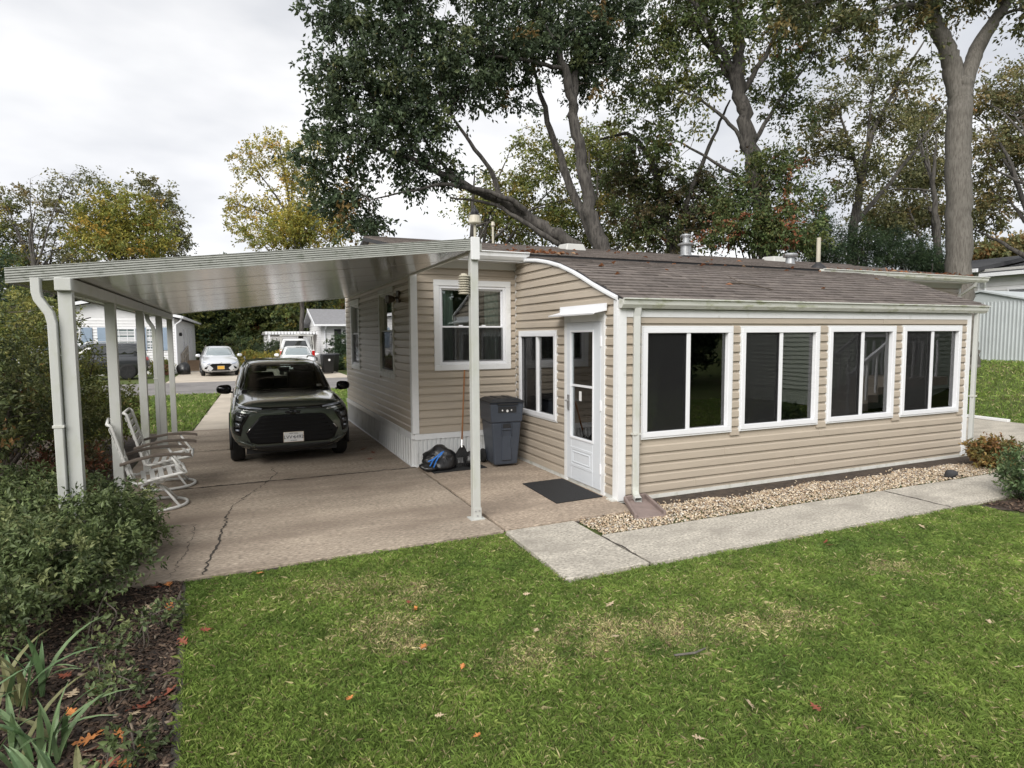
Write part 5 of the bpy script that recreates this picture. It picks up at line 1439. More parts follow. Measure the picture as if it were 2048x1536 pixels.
P('side_window', 'car_glass', [(1.6, 1.14), (4.2, 1.16), (4.1, 1.52), (3.6, 1.6), (2.2, 1.6)], axis='x', sign=1, on='g', mirror=True)
P('rear_window', 'car_glass', [(-.66, 1.14), (.66, 1.14), (.58, 1.58), (-.58, 1.58)], sign=1, on='g')
P('tail_lamp', 'lamp_red', [(.62, .86), (.86, .86), (.84, 1.06), (.66, 1.02)], sign=1, mirror=True, off=.01)
P('tail_lamp_side', 'lamp_red', [(4.30, .86), (4.55, .88), (4.5, 1.04), (4.35, 1.03)], axis='x', sign=-1, off=.01, mirror=True)
P('rear_bumper', 'metal', [(-.74, .46), (.74, .46), (.74, .58), (-.74, .58)], sign=1, off=.012)
c.plate(4.67, .78, 'plate_gold', back=True); c.mirror_pair(1.02, 1.6, 1.12, 'paint_dark')
for sx in (-1, 1): MB().tube([(sx * .66, 2.1, 1.66), (sx * .68, 2.3, 1.73), (sx * .68, 4.0, 1.73), (sx * .66, 4.15, 1.68)], .018, 8).build('roof_rail', 'metal', c.root)

# ---- white pickup with ladder rack, seen from behind
t = thing('pickup_truck', 'white work pickup with a ladder rack and open rear window behind the sedan', 'truck', (-.62, 33.6, 0), R_(-2))
MB().extrude([(.0, .55), (2.1, .55), (2.1, 1.12), (0, 1.12)], 'x', -1.0, 1.0).build('bed', 'paint_white', t, bevel=.04, seg=2)
tg = MB().box(-.80, .80, -.03, .02, .58, 1.16).build('tailgate', 'paint_white', t, bevel=.015)
B('tailgate_handle', 'gloss_black', tg, -.12, .12, -.045, -.031, .98, 1.06)
MB().extrude([(2.15, .5), (3.9, .5), (5.4, .55), (5.5, .95), (4.6, 1.14), (4.0, 1.18), (2.15, 1.18)], 'x', -.98, .98).build('body', 'paint_white', t, bevel=.06, seg=3)
cb = MB(); cb.v = [(-.94, 2.16, 1.17), (.94, 2.16, 1.17), (.94, 4.1, 1.17), (-.94, 4.1, 1.17), (-.74, 2.3, 1.80), (.74, 2.3, 1.80), (.74, 3.4, 1.82), (-.74, 3.4, 1.82)]
cb.f = [(0, 3, 2, 1), (4, 5, 6, 7), (0, 1, 5, 4), (1, 2, 6, 5), (2, 3, 7, 6), (3, 0, 4, 7)]
cb.build('cab', 'paint_white', t, bevel=.07, seg=3)
rw = MB(); rw.quad((-.74, 2.165, 1.25), (.74, 2.165, 1.25), (.60, 2.262, 1.68), (-.60, 2.262, 1.68)); rw.build('rear_window', 'car_glass', t)
for sx in (-1, 1):
    B('tail_lamp', 'lamp_red', t, sx * .91 - .085, sx * .91 + .085, -.012, .03, .72, 1.08, bevel=.01)
    for yy in (.15, 1.95): MB().bar((sx * .93, yy, 1.1), (sx * .90, yy, 1.95), .05, .05).build('rack_post', 'siding_grey', t)
    MB().bar((sx * .90, -.3, 1.97), (sx * .90, 4.6, 1.97), .05, .05).build('rack_rail', 'siding_grey', t)
    MB().lathe([(.10, -.05), (.13, 0), (.10, .05)], (sx * 1.08, 3.9, 1.30), 12, 'y').build('mirror', 'trim_black', t)
    for yy in (.95, 4.6):
        wh = MB().lathe([(.24, -.12), (.35, -.12), (.38, -.08), (.38, .08), (.35, .12), (.24, .12)], (sx * .86, yy, .38), 24, 'x').build('wheel', 'rubber', t)
        MB().lathe([(.05, sx * .10), (.22, sx * .115), (.235, sx * .122), (.0, sx * .122)][::-1], (sx * .86, yy, .38), 20, 'x').build('rim', 'metal', wh)
for yy in (.15, 1.95, 4.2): MB().bar((-.9, yy, 2.02), (.9, yy, 2.02), .05, .05).build('rack_bar', 'siding_grey', t)
B('bumper', 'chrome', t, -.98, .98, -.16, -.04, .48, .64, bevel=.02)
MB().bar((.05, .2, 2.08), (.55, 2.5, 2.08), .28, .06).build('cargo', 'siding_grey', t)

# ================================================================== NEIGHBOURING BUILDINGS
def lapwall(par, name, plane, pos, sgn, u0, u1, z0, z1, m, e=.14, holes=()):
    """far wall whose laps are real steps, joined into one mesh"""
    mb = MB(); z = z0
    while z < z1 - .001:
        t = min(z + e, z1); segs = [(u0, u1)]
        for h in holes:
            if h[2] < (z + t) / 2 < h[3]: segs = cut(segs, h[0], h[1])
        for s, q in segs:
            pr = [(pos, z), (pos + sgn * .035, z), (pos + sgn * .004, t), (pos, t)]
            mb.extrude(pr, 'x' if plane == 'y' else 'y', s, q)
        z = t
    return mb.build(name, m, par)
def fwindow(par, plane, pos, sgn, u0, u1, z0, z1, rows=2, cols=1, m='white_vinyl', gm='car_glass', fw_=.06):
    def put(mb, a, b, c, d, e, f):
        lo, hi = sorted((pos + sgn * e, pos + sgn * f))
        mb.box(a, b, lo, hi, c, d) if plane == 'y' else mb.box(lo, hi, a, b, c, d)
    f = MB(); frame(f, u0, u1, z0, z1, fw_, .0, .06, put); w = f.build('window', m, par)
    g = MB(); put(g, u0 + fw_, u1 - fw_, z0 + fw_, z1 - fw_, .022, .026); g.build('pane', gm, w)
    for i in range(1, rows):
        z = z0 + (z1 - z0) * i / rows; big = (i * 2 == rows)
        q = MB(); put(q, u0 + fw_, u1 - fw_, z - (.03 if big else .012), z + (.03 if big else .012), .03, .045); q.build('glazing_bar', m, w)
    for i in range(1, cols):
        u = u0 + (u1 - u0) * i / cols
        q = MB(); put(q, u - .012, u + .012, z0 + fw_, z1 - fw_, .029, .044); q.build('glazing_bar', m, w)
    return w

# white home with blue shutters, gable towards the road
h = thing('mobile_home', 'white sided home with blue shutters and a wooden ramp across the road', 'house', (-10.0, 31.6, 0))
hx0, hx1, hy0, hy1 = -4.0, 3.05, 0.0, 17.0            # local
B('wall_core', 'siding_white', h, hx0 + .03, hx1 - .03, hy0 + .03, hy1 - .03, 0, 2.95)
lapwall(h, 'front_wall', 'y', hy0 + .03, -1, hx0, hx1, .55, 2.95, 'siding_white', .15)
lapwall(h, 'side_wall', 'x', hx1 - .03, 1, hy0, hy1, .45, 2.95, 'siding_white', .15)
B('skirting', 'skirt', h, hx0 - .01, hx1 + .005, hy0 - .01, hy1, 0, .5)
gm_ = MB(); rz = 3.72; pk = -.6
gm_.extrude([(hx0, 2.95), (hx1, 2.95), (pk, rz - .05)], 'y', hy0 + .02, hy0 + .12); gm_.build('gable', 'siding_white', h)
r = MB(); r.extrude([(hx0 - .3, 2.90), (pk, rz), (hx1 + .35, 2.95), (hx1 + .35, 3.05), (pk, rz + .12), (hx0 - .3, 3.0)], 'y', hy0 - .3, hy1 + .2); ro = r.build('roof', 'roof_grey', h)
MB().extrude([(hx0 - .3, 2.88), (pk, rz - .02), (hx1 + .37, 2.93), (hx1 + .37, 3.07), (pk, rz + .14), (hx0 - .3, 3.02)], 'y', hy0 - .34, hy0 - .301).build('rake_board', 'white_vinyl', ro)
MB().box(hx1 + .352, hx1 + .45, hy0 - .3, hy1 + .2, 2.93, 3.05).build('gutter', 'white_vinyl', ro)
for a, b in ((-2.1, -1.15), (.15, 1.25), (1.7, 2.3)):
    fwindow(h, 'y', hy0 + .03, -1, a, b, 1.28, 2.42, 4, 3, gm='car_glass_pale')
for a in (-2.6, -1.1, -.42, 1.28, 2.33): 
    s = MB().box(a, a + .46, hy0 - .045, hy0 - .003, 1.25, 2.45).build('shutter', 'shutter_blue', h, bevel=.01)
    MB().box(a + .06, a + .40, hy0 - .052, hy0 - .046, 1.35, 1.80).box(a + .06, a + .40, hy0 - .052, hy0 - .046, 1.90, 2.35).build('shutter_panel', 'shutter_blue', s)
for a in (5.2, 10.0, 12.2): fwindow(h, 'x', hx1 - .03, 1, a, a + .9, .95, 2.5, 2, 1)
B('side_door', 'white_vinyl', h, hx1 - .02, hx1 + .03, 7.6, 8.6, .55, 2.6)
MB().lathe([(.06, .0), (.09, .08), (.06, .2)], (hx1 + .08, 2.6, 2.0), 10).build('wall_lamp', 'trim_black', h)
dn = downspout('downspout', h, [(hx1 + .36, -.15, 2.95), (hx1 + .30, -.1, 2.8), (hx1 + .05, -.06, 2.6), (hx1 + .05, -.06, .1)], .09, .07, 'white_vinyl')
rp = thing('wooden_ramp', 'wooden access ramp with handrails beside the white house with blue shutters', 'ramp', (-6.95, 34.3, 0))
for i in range(14):
    y = i * .36; z = .02 + y * .09
    MB().box(.05, 1.15, y, y + .34, z - .04, z + .015).build('deck_board', 'wood_ramp', rp)
for sx in (.08, 1.12):
    for i in range(4):
        y = .1 + i * 1.55; z = y * .09; MB().box(sx - .045, sx + .045, y, y + .09, 0, z + .95).build('rail_post', 'wood_rail', rp)
    for q in (.5, .92): MB().bar((sx, .05, q + .02), (sx, 5.0, q + .45), .04, .09).build('handrail', 'wood_rail', rp)
tag(lump('trash_bag', 'bag_black', (-6.55, 30.6, -.01), (.36, .34, .42), 31, None, 3), 'bulging black trash bag set out at the foot of the wooden ramp', 'trash bag')
bx_ = MB().box(-.28, .28, -.28, .28, 0, .5); bx_.box(-.32, .32, -.32, .32, .46, .54)
o = bx_.build('planter', 'brick_red', bevel=.02); o.location = (-7.35, 30.7, -.01); tag(o, 'dark red planter box by the corner of the white house', 'planter')

# small white house with grey roof and dark shutters
h = thing('white_house', 'small white house with a grey gable roof and dark shutters beyond the pickup', 'house', (1.15, 36.9, 0))
B('wall_core', 'siding_white', h, .03, 8, .03, 7, 0, 2.7)
lapwall(h, 'front_wall', 'y', .03, -1, 0, 8, .1, 2.7, 'siding_white', .15)
lapwall(h, 'side_wall', 'x', .03, -1, 0, 7, .1, 2.7, 'siding_white', .15)
MB().extrude([(-.55, 2.62), (3.5, 3.75), (7.5, 2.62), (7.5, 2.76), (3.5, 3.90), (-.55, 2.76)], 'x', -.45, 8.4).build('roof', 'roof_grey', h)
MB().extrude([(-.02, 2.70), (3.5, 3.72), (7, 2.70)], 'x', -.02, .03).build('gable', 'siding_white', h)
MB().extrude([(-.58, 2.58), (3.5, 3.72), (3.5, 3.92), (-.58, 2.80)], 'x', -.50, -.451).build('rake_board', 'white_vinyl', h)
MB().box(-.45, 8.4, -.68, -.551, 2.62, 2.74).build('gutter', 'white_vinyl', h)
fwindow(h, 'y', .03, -1, 1.35, 2.35, .95, 2.4, 2, 1)
for a in (.86, 2.40): B('shutter', 'roof_black', h, a, a + .44, -.04, -.003, .9, 2.42)
downspout('downspout', h, [(.3, -.5, 2.62), (.28, -.35, 2.5), (.25, -.05, 2.3), (.25, -.05, .1)], .09, .07, 'white_vinyl')

# open white carport over the far drive
k = thing('carport', 'white flat-roofed carport at the end of the far drive behind the pickup', 'carport', (-2.1, 39.2, 0))
MB().box(-.1, 4.0, 0, 5.5, 2.18, 2.30).build('roof_panel', 'siding_grey', k)
for i in range(20): MB().box(-.1 + i * .205, -.1 + i * .205 + .15, -.02, -.001, 2.10, 2.29).build('fascia_rib', 'white_vinyl', k)
for x in (.15, 3.75):
    for y in (.1, 2.7, 5.3): MB().box(x - .06, x + .06, y - .06, y + .06, 0, 2.18).build('post', 'white_vinyl', k)
st_ = thing('storage_shed', 'white storage shed with double doors at the back of the far carport', 'shed', (-.1, 45.5, 0))
lapwall(st_, 'wall', 'y', 0, -1, -1.9, 2.0, 0, 2.1, 'siding_white', .15); B('wall_core', 'siding_white', st_, -1.9, 2.0, .01, 2.5, 0, 2.1)
B('roof', 'roof_grey', st_, -2.05, 2.15, -.2, 2.7, 2.1, 2.2)
for a in (-.6, .42): B('door', 'white_vinyl', st_, a, a + 1.0, -.04, -.023, .05, 1.95, bevel=.01)
# black bins by the far drive
for x, y, lb in ((.35, 27.6, 'black wheeled bin with a white mark beside the white sedan'), (.75, 28.7, 'black wheeled bin standing behind the one with the white mark')):
    q = thing('wheeled_bin', lb, 'bin', (x, y, -.01), .1)
    mb = MB(); taper(mb, .05, .25, .25, .95, .31, .33); mb.build('body', 'black_plastic', q, bevel=.03)
    mb = MB(); taper(mb, .955, .33, .36, 1.02, .29, .3); mb.build('lid', 'bin_lid', q, bevel=.02)
    if y < 28: MB().lathe([(.06, -.325), (.05, -.318)], (.02, 0, .72), 12, 'y').build('emblem', 'white_print', q)
    for sx in (-1, 1): MB().lathe([(.06, -.03), (.12, -.03), (.12, .03), (.06, .03)], (sx * .28, .26, .12), 16, 'x').build('wheel', 'rubber', q)

# metal garden shed on the bank
h = thing('metal_shed', 'pale corrugated metal garden shed on the grass bank by the grey trunk', 'shed', (16.85, 5.75, 1.0))
w = 1.35; prof = []
def corr(par, name, plane, pos, sgn, a0, a1, z0, z1):
    n = int((a1 - a0) / .10); mb = MB(); pr = []
    for i in range(n):
        u = a0 + (a1 - a0) * i / n; s = (a1 - a0) / n
        pr += [(u, 0), (u + s * .25, 0), (u + s * .38, .022), (u + s * .62, .022), (u + s * .75, 0)]
    pr += [(a1, 0), (a1, -.01), (a0, -.01)]
    q = [((pos + sgn * d, u) if plane == 'x' else (u, pos + sgn * d)) for u, d in pr]
    mb.extrude(q, 'z', z0, z1); return mb.build(name, 'shed_metal', par)
corr(h, 'front_wall', 'x', 0, -1, -w, w, .02, 1.80); corr(h, 'side_wall', 'y', -w, -1, 0, 2.2, .02, 1.80); corr(h, 'side_wall', 'y', w, 1, 0, 2.2, .02, 1.80)
MB().extrude([(-w, 1.78), (w, 1.78), (0, 2.10)], 'x', -.004, .03).build('gable', 'shed_metal', h)
MB().extrude([(-w - .12, 1.76), (0, 2.12), (w + .12, 1.76), (w + .12, 1.80), (0, 2.17), (-w - .12, 1.80)], 'x', -.08, 2.3).build('roof', 'shed_metal', h)
B('base_rail', 'shed_metal', h, -.03, .0, -w, w, -.06, .03); B('base_rail', 'shed_metal', h, 0, 2.2, -w - .03, -w, -.06, .03)
B('back_wall', 'shed_metal', h, 2.17, 2.2, -w, w, .02, 1.8)
# grey-white house beyond the shed
h = thing('neighbour_house', 'pale grey house with dark roof rising behind the metal shed', 'house', (28.4, 13.4, 1.0)); h.scale = (1, 1, 1.27)
# walls face back towards the west (-x)
B('wall_core', 'siding_grey', h, .03, 9, -9.0, 2.4, 0, 3.05)
lapwall(h, 'west_wall', 'x', .03, -1, -1.05, 2.4, 0, 3.05, 'siding_grey', .16)
lapwall(h, 'west_wall', 'x', .03, -1, -9.0, -1.15, 0, 2.8, 'siding_white', .16)
B('corner_board', 'white_vinyl', h, -.03, .02, -1.15, -1.05, 0, 3.05)
MB().extrude([(-.5, 2.95), (4.5, 3.65), (9.5, 2.95), (9.5, 3.10), (4.5, 3.80), (-.5, 3.10)], 'y', -1.3, 2.9).build('roof', 'roof_black', h)
MB().extrude([(-.35, 2.75), (4.5, 3.45), (9.5, 2.75), (9.5, 2.90), (4.5, 3.60), (-.35, 2.90)], 'y', -9.3, -1.32).build('roof', 'roof_black', h)
MB().box(-.62, -.50, -1.3, 2.9, 2.93, 3.06).build('gutter', 'white_vinyl', h); MB().box(-.47, -.351, -9.3, -1.32, 2.74, 2.87).build('gutter', 'white_vinyl', h)
MB().tube([(-.40, -1.55, 2.74), (-.30, -1.5, 2.55), (-.06, -1.4, 2.35), (-.06, -1.4, 0)], .05, 8).build('downspout', 'white_vinyl', h)
fwindow(h, 'x', .03, -1, -3.2, -2.3, 1.4, 2.3, 2, 1)
# downspout extension lying along the patio edge
o = MB().bar((10.86, 1.75, .03), (10.92, 2.95, .04), .09, .06).build('drain_pipe', 'white_trim', bevel=.008); tag(o, 'white downspout extension lying at the grass edge of the side patio', 'drain pipe')

# house across the lawn behind the viewer: seen mirrored in the sunroom glass
h = thing('mobile_home', 'sage green sided home with white porch stairs facing the sunroom', 'house', (15.2, -4.6, 0))
lapwall(h, 'front_wall', 'y', 0, 1, -5.3, 8, .4, 3.0, 'siding_green', .115, [(-4.2, -3.0, 1.0, 2.3)]); lapwall(h, 'end_wall', 'x', -5.3, -1, -4.2, 0, .4, 3.0, 'siding_green', .115); B('wall_core', 'siding_green', h, -5.297, 8, -4.2, -.003, 0, 3.0)
MB().extrude([(.4, 2.95), (-2.1, 3.65), (-4.6, 2.95), (-4.6, 3.1), (-2.1, 3.8), (.4, 3.1)], 'x', -5.7, 8.4).build('roof', 'roof_grey', h)
fwindow(h, 'y', 0, 1, -4.2, -3.0, 1.0, 2.3); fwindow(h, 'y', 0, 1, 2.0, 3.2, 1.0, 2.3)
s = thing('porch_stairs', 'white painted stairs with railings before the sage green home', 'stairs', (8.2, -4.5, 0))
for i in range(5): MB().box(i * .3, i * .3 + .32, 0.05, 1.1, .17 * i, .17 * i + .17).build('step', 'wood_rail', s)
B('landing', 'wood_rail', s, 1.5, 3.0, .05, 1.3, .68, .86)
for y in (.1, 1.05):
    MB().bar((0, y, .95), (1.5, y, 1.82), .06, .08).build('handrail', 'white_vinyl', s); MB().bar((1.5, y, 1.82), (3.0, y, 1.82), .06, .08).build('handrail', 'white_vinyl', s)
    for i in range(11): x = i * .3; zz = .1 + min(x, 1.5) * .5; MB().box(x - .02, x + .02, y - .02, y + .02, zz, zz + .95 - (.1 if x > 1.5 else 0)).build('baluster', 'white_vinyl', s)

# ================================================================== TREES: limbs (x, y, z, radius) and crown volumes (x, y, z, rx, ry, rz), metres
OAK1_B = [(-0.93,11.11,9.8,0.91,0.91,0.78),(0.4,11.11,10.31,1.2,1.2,0.8),(-1.53,10.69,8.18,0.75,0.75,0.88),(-0.26,10.71,8.51,1.17,1.17,1.04),(-1.8,10.7,6.93,0.69,0.69,0.63),(-0.79,10.82,7.09,1.04,1.04,0.78),(0.66,10.76,7.51,1.07,1.07,0.8),(1.74,10.99,9.32,1.38,1.38,1.1),(3.36,10.9,10.24,1.42,1.42,1.13),(3.38,11.34,9.02,1.02,1.02,0.58),(5.15,11.27,11.0,1.5,1.5,1.05),(6.35,11.24,10.48,1.08,1.08,1.23),(-1.31,10.94,5.8,0.78,0.78,0.65),(-0.64,10.56,4.76,0.52,0.52,0.45),(-1.1,10.79,5.15,0.65,0.65,0.58),(1.0,11.07,6.44,0.83,0.83,0.55),(0.13,10.91,6.45,0.8,0.8,0.53),(7.1,11.02,11.7,1.08,1.08,0.92),(-1.5,11.4,10.32,0.65,0.65,0.65),(0.45,11.2,11.64,1.6,1.6,0.8),(3.3,11.09,12.21,1.7,1.7,0.85),(6.31,11.49,13.24,1.54,1.54,1.08),(2.01,10.62,6.44,0.55,0.55,0.34)]
OAK1_L = [[(6.79,9.59,2.32,0.36),(6.15,9.88,3.72,0.3),(5.07,10.21,4.54,0.24),(4.03,10.73,5.24,0.21),(3.31,10.87,5.71,0.19),(2.55,10.89,5.93,0.15),(1.38,10.9,6.37,0.11),(0.26,10.87,6.71,0.07),(-0.8,10.8,6.83,0.03)],[(3.17,10.93,5.71,0.11),(2.93,10.88,6.45,0.09),(2.12,10.88,7.46,0.06),(1.45,11.03,8.36,0.03)],[(7.08,9.8,2.33,0.42),(6.58,10.01,3.53,0.36),(6.21,10.25,4.43,0.31),(5.91,10.48,5.62,0.25),(5.75,10.66,6.97,0.22),(5.55,10.75,8.28,0.19),(5.34,10.68,8.94,0.17),(5.01,10.7,10.03,0.11),(4.43,10.83,11.09,0.06),(3.86,10.96,12.27,0.03)],[(5.51,10.78,8.43,0.15),(5.7,11.03,9.7,0.12),(6.06,11.2,10.99,0.08),(6.58,11.34,12.78,0.04)],[(6.56,10.24,3.55,0.26),(6.24,10.58,4.62,0.22),(5.72,11.05,6.16,0.17),(5.26,11.49,7.72,0.13),(4.96,11.74,9.11,0.09),(4.66,11.99,10.49,0.05)],[(4.03,10.73,5.24,0.13),(3.32,10.53,5.72,0.1),(1.62,10.76,6.03,0.07),(0.6,10.64,5.78,0.04),(-0.61,10.6,5.41,0.02)],[(1.13,11.02,6.58,0.08),(0.17,10.98,7.51,0.06),(-0.62,10.85,8.38,0.04),(-1.05,11.14,9.55,0.02)],[(1.97,10.95,6.17,0.07),(1.03,11.13,7.27,0.05),(0.66,11.2,8.83,0.035),(0.4,11.11,10.31,0.02)],[(5.18,10.7,9.64,0.08),(3.9,10.73,9.71,0.06),(2.58,10.87,9.68,0.04),(1.63,11.07,9.73,0.02)],[(4.81,10.32,4.51,0.1),(4.07,10.47,4.92,0.09),(2.96,10.79,5.6,0.06),(1.67,10.93,5.73,0.03)]]
BACK1_B = [(8.93,19.9,9.6,1.59,1.59,1.36),(7.21,20.52,8.03,1.59,1.59,1.13),(9.89,19.3,7.56,1.59,1.59,1.13),(8.2,19.97,6.67,2.04,2.04,0.68),(6.36,20.84,7.36,1.13,1.13,0.91)]
BACK2_B = [(12.57,19.31,8.68,1.41,1.41,1.41),(12.92,18.98,6.57,1.41,1.41,0.82),(11.78,19.82,10.56,1.41,1.41,1.17),(10.98,19.83,6.59,1.41,1.41,0.82)]
OAK2_B = [(9.14,11.21,11.72,1.13,1.13,1.13),(10.49,10.67,12.36,1.3,1.3,0.97),(8.49,11.38,10.27,1.13,1.13,1.13),(9.96,10.7,9.94,0.97,0.97,0.97),(12.96,10.11,12.11,1.33,1.33,1.0),(14.27,10.03,11.5,1.02,1.02,0.68),(8.28,11.33,8.66,0.97,0.97,0.97),(9.31,10.85,8.33,0.81,0.81,0.81),(12.66,10.07,10.12,0.83,0.83,1.0),(14.63,9.98,12.86,1.02,1.02,0.85),(10.53,9.99,10.99,0.95,0.95,0.95),(13.74,10.11,9.64,0.85,0.85,0.59),(10.26,10.91,13.97,2.27,2.27,1.13),(13.04,10.25,14.26,1.99,1.99,1.0)]
OAK2_L = [[(12.17,9.02,1.53,0.5),(12.0,9.22,2.98,0.44),(11.88,9.43,4.92,0.38),(11.75,9.6,6.21,0.35),(11.61,9.74,7.18,0.33),(11.4,9.97,8.8,0.3),(11.23,10.14,9.93,0.27),(11.31,10.21,11.22,0.24),(11.32,10.33,12.67,0.2),(11.47,10.43,14.61,0.1)],[(11.27,10.08,9.45,0.2),(11.04,10.26,10.42,0.17),(10.46,10.37,11.29,0.14),(9.84,10.5,12.15,0.11),(9.17,10.79,13.36,0.06)],[(11.2,10.14,9.77,0.13),(10.81,10.75,11.04,0.1),(10.23,11.33,12.29,0.08),(9.52,11.75,13.62,0.04)],[(11.31,10.08,9.61,0.12),(12.31,10.09,11.03,0.1),(13.37,10.1,12.82,0.07),(14.21,10.08,14.43,0.03)],[(11.51,9.84,7.83,0.1),(12.87,9.94,9.63,0.07),(14.42,9.95,11.33,0.03)],[(11.63,9.72,7.02,0.12),(10.94,9.92,8.41,0.08),(9.95,10.44,9.38,0.05),(8.63,11.3,10.11,0.02)],[(11.69,9.65,6.54,0.08),(10.6,10.2,7.35,0.06),(9.3,10.84,8.17,0.03)]]
VINE_B = [(9.61,12.88,7.92,0.89,0.89,0.89),(10.38,12.43,6.67,1.07,1.07,0.89),(11.37,12.03,7.02,0.89,0.89,0.89),(9.22,12.9,6.14,0.89,0.89,0.71),(11.65,11.81,5.95,0.89,0.89,0.71),(8.78,13.21,7.57,0.71,0.71,0.71),(10.33,12.35,5.43,1.25,1.25,0.53)]
VINE_L = [[(10.29,12.1,2.23,0.25),(10.31,12.31,4.89,0.2),(10.08,12.56,6.67,0.17),(9.85,12.77,7.92,0.13),(9.19,13.15,8.99,0.09),(8.18,13.59,8.82,0.04)],[(10.25,11.97,3.11,0.18),(10.38,12.07,5.04,0.15),(10.68,11.85,6.58,0.12),(11.47,11.67,8.49,0.08),(12.17,11.49,10.05,0.04)],[(10.05,12.58,6.67,0.09),(9.59,13.14,7.1,0.06),(8.75,13.82,8.06,0.03)]]
UNDER_B = [(10.95,8.35,6.78,0.75,0.75,0.67),(11.6,7.99,5.88,0.67,0.67,0.75),(9.9,8.14,5.2,0.73,0.73,0.58),(11.22,7.53,4.9,0.73,0.73,0.51),(10.55,7.81,4.76,1.02,1.02,0.44),(10.26,9.14,6.0,0.62,0.62,0.62),(9.58,8.8,4.85,0.75,0.75,0.45)]
SLIM_B = [(20.07,13.0,12.11,0.95,0.95,0.74),(21.18,12.42,11.05,0.95,0.95,0.74),(19.6,13.01,9.8,1.05,1.05,0.74),(20.72,12.45,8.96,0.84,0.84,0.74),(22.39,11.99,12.3,0.84,0.84,0.84),(19.07,13.37,11.28,0.84,0.84,0.84),(21.93,12.04,10.42,0.84,0.84,0.74),(21.45,12.48,13.15,0.95,0.95,0.74),(19.91,12.72,7.91,0.84,0.84,0.74),(18.43,13.51,9.6,0.84,0.84,0.84)]
SLIM_L = [[(19.66,12.26,1.2,0.26),(19.87,12.42,4.14,0.22),(19.95,12.56,6.23,0.18),(20.34,12.54,8.12,0.15),(20.76,12.52,10.01,0.11),(21.8,12.24,12.1,0.07),(23.03,11.87,14.19,0.03)],[(19.97,12.57,6.44,0.11),(21.35,12.4,7.76,0.09),(23.08,12.13,9.75,0.06),(24.97,11.93,12.04,0.03)],[(20.34,12.54,8.12,0.09),(19.8,12.7,9.74,0.06),(19.12,12.94,11.54,0.03)],[(20.65,12.53,9.59,0.07),(20.81,12.6,11.27,0.05),(21.27,12.58,13.36,0.02)]]
RB1_B = [(29.0,15.51,10.58,1.3,1.3,1.3),(29.14,15.23,7.99,1.55,1.55,1.04),(26.27,15.38,7.81,1.51,1.51,1.0),(29.09,15.67,12.9,1.17,1.17,1.04),(26.81,15.31,9.81,1.0,1.0,1.0)]
RB2_B = [(31.08,13.74,13.53,1.51,1.51,1.51),(32.36,12.97,11.02,1.51,1.51,1.51),(31.12,13.3,8.53,1.51,1.51,1.25),(32.6,13.14,14.27,1.25,1.25,1.25),(30.17,13.64,7.54,1.25,1.25,0.88),(30.52,13.76,10.79,1.25,1.25,1.51),(34.02,12.36,12.51,2.01,2.01,2.26)]
BEECH_B = [(10.69,5.98,9.78,0.65,0.65,0.39),(12.13,5.94,10.36,0.67,0.67,0.37),(13.48,5.89,10.34,0.48,0.48,0.34),(11.13,5.73,9.14,0.52,0.52,0.28),(16.26,4.69,10.59,0.48,0.48,0.41),(9.75,6.42,10.11,0.65,0.65,0.39),(14.66,5.98,11.07,0.57,0.57,0.28),(13.17,6.17,11.98,2.2,2.2,0.83),(16.27,5.39,12.4,1.98,1.98,0.85),(10.27,6.29,11.27,1.17,1.17,0.65),(18.03,4.49,10.98,0.99,0.99,0.85),(14.35,6.0,9.73,0.3,0.3,0.25)]
BEECH_L = [[(15.39,5.4,1.53,0.47),(15.4,5.49,2.55,0.42),(15.4,5.56,3.42,0.395),(15.46,5.67,5.01,0.385),(15.5,5.8,6.76,0.385),(15.58,5.87,8.07,0.38),(15.63,5.91,8.79,0.36),(15.67,5.92,9.15,0.33)],[(15.57,5.92,8.65,0.28),(15.46,6.05,9.52,0.29),(15.24,6.08,10.06,0.26),(14.85,6.2,10.73,0.23),(14.51,6.29,11.4,0.2),(13.94,6.43,12.56,0.12),(12.71,6.47,13.22,0.05)],[(15.7,5.86,8.65,0.25),(15.9,5.85,9.52,0.25),(16.3,5.85,10.29,0.22),(16.76,5.71,11.01,0.19),(17.3,5.64,11.8,0.17),(18.28,5.44,13.17,0.08)],[(14.61,6.23,11.11,0.1),(13.13,6.09,10.89,0.07),(11.45,6.0,10.13,0.04),(10.45,6.08,9.72,0.02)],[(14.27,6.33,11.91,0.09),(12.01,6.18,11.22,0.06),(10.0,6.34,10.37,0.03)],[(16.9,5.66,11.16,0.07),(16.85,5.12,11.04,0.04),(16.51,4.56,10.45,0.02)]]
CED = [[(14.35,9.46,5.23,0.59,0.59,0.76),(14.32,9.42,4.55,0.85,0.85,0.68),(14.45,9.47,5.91,0.31,0.31,0.42)],[(16.12,9.19,4.78,0.87,0.87,0.61),(15.98,9.3,5.3,0.52,0.52,0.44)],[(17.8,8.99,4.66,0.89,0.89,0.57),(17.65,9.1,5.2,0.5,0.5,0.39)],[(19.36,8.82,4.27,0.73,0.73,0.46),(19.12,8.95,4.63,0.46,0.46,0.33)]]
YEL_B = [(-2.37,54.01,16.95,1.75,1.75,1.97),(0.08,53.03,18.24,2.19,2.19,1.75),(-3.52,54.18,13.03,1.53,1.53,1.75),(-0.92,53.03,13.01,1.97,1.97,2.19),(1.93,51.89,14.3,1.75,1.75,2.62),(2.87,51.8,18.22,1.53,1.53,1.97),(1.19,52.36,16.05,1.75,1.75,1.75)]
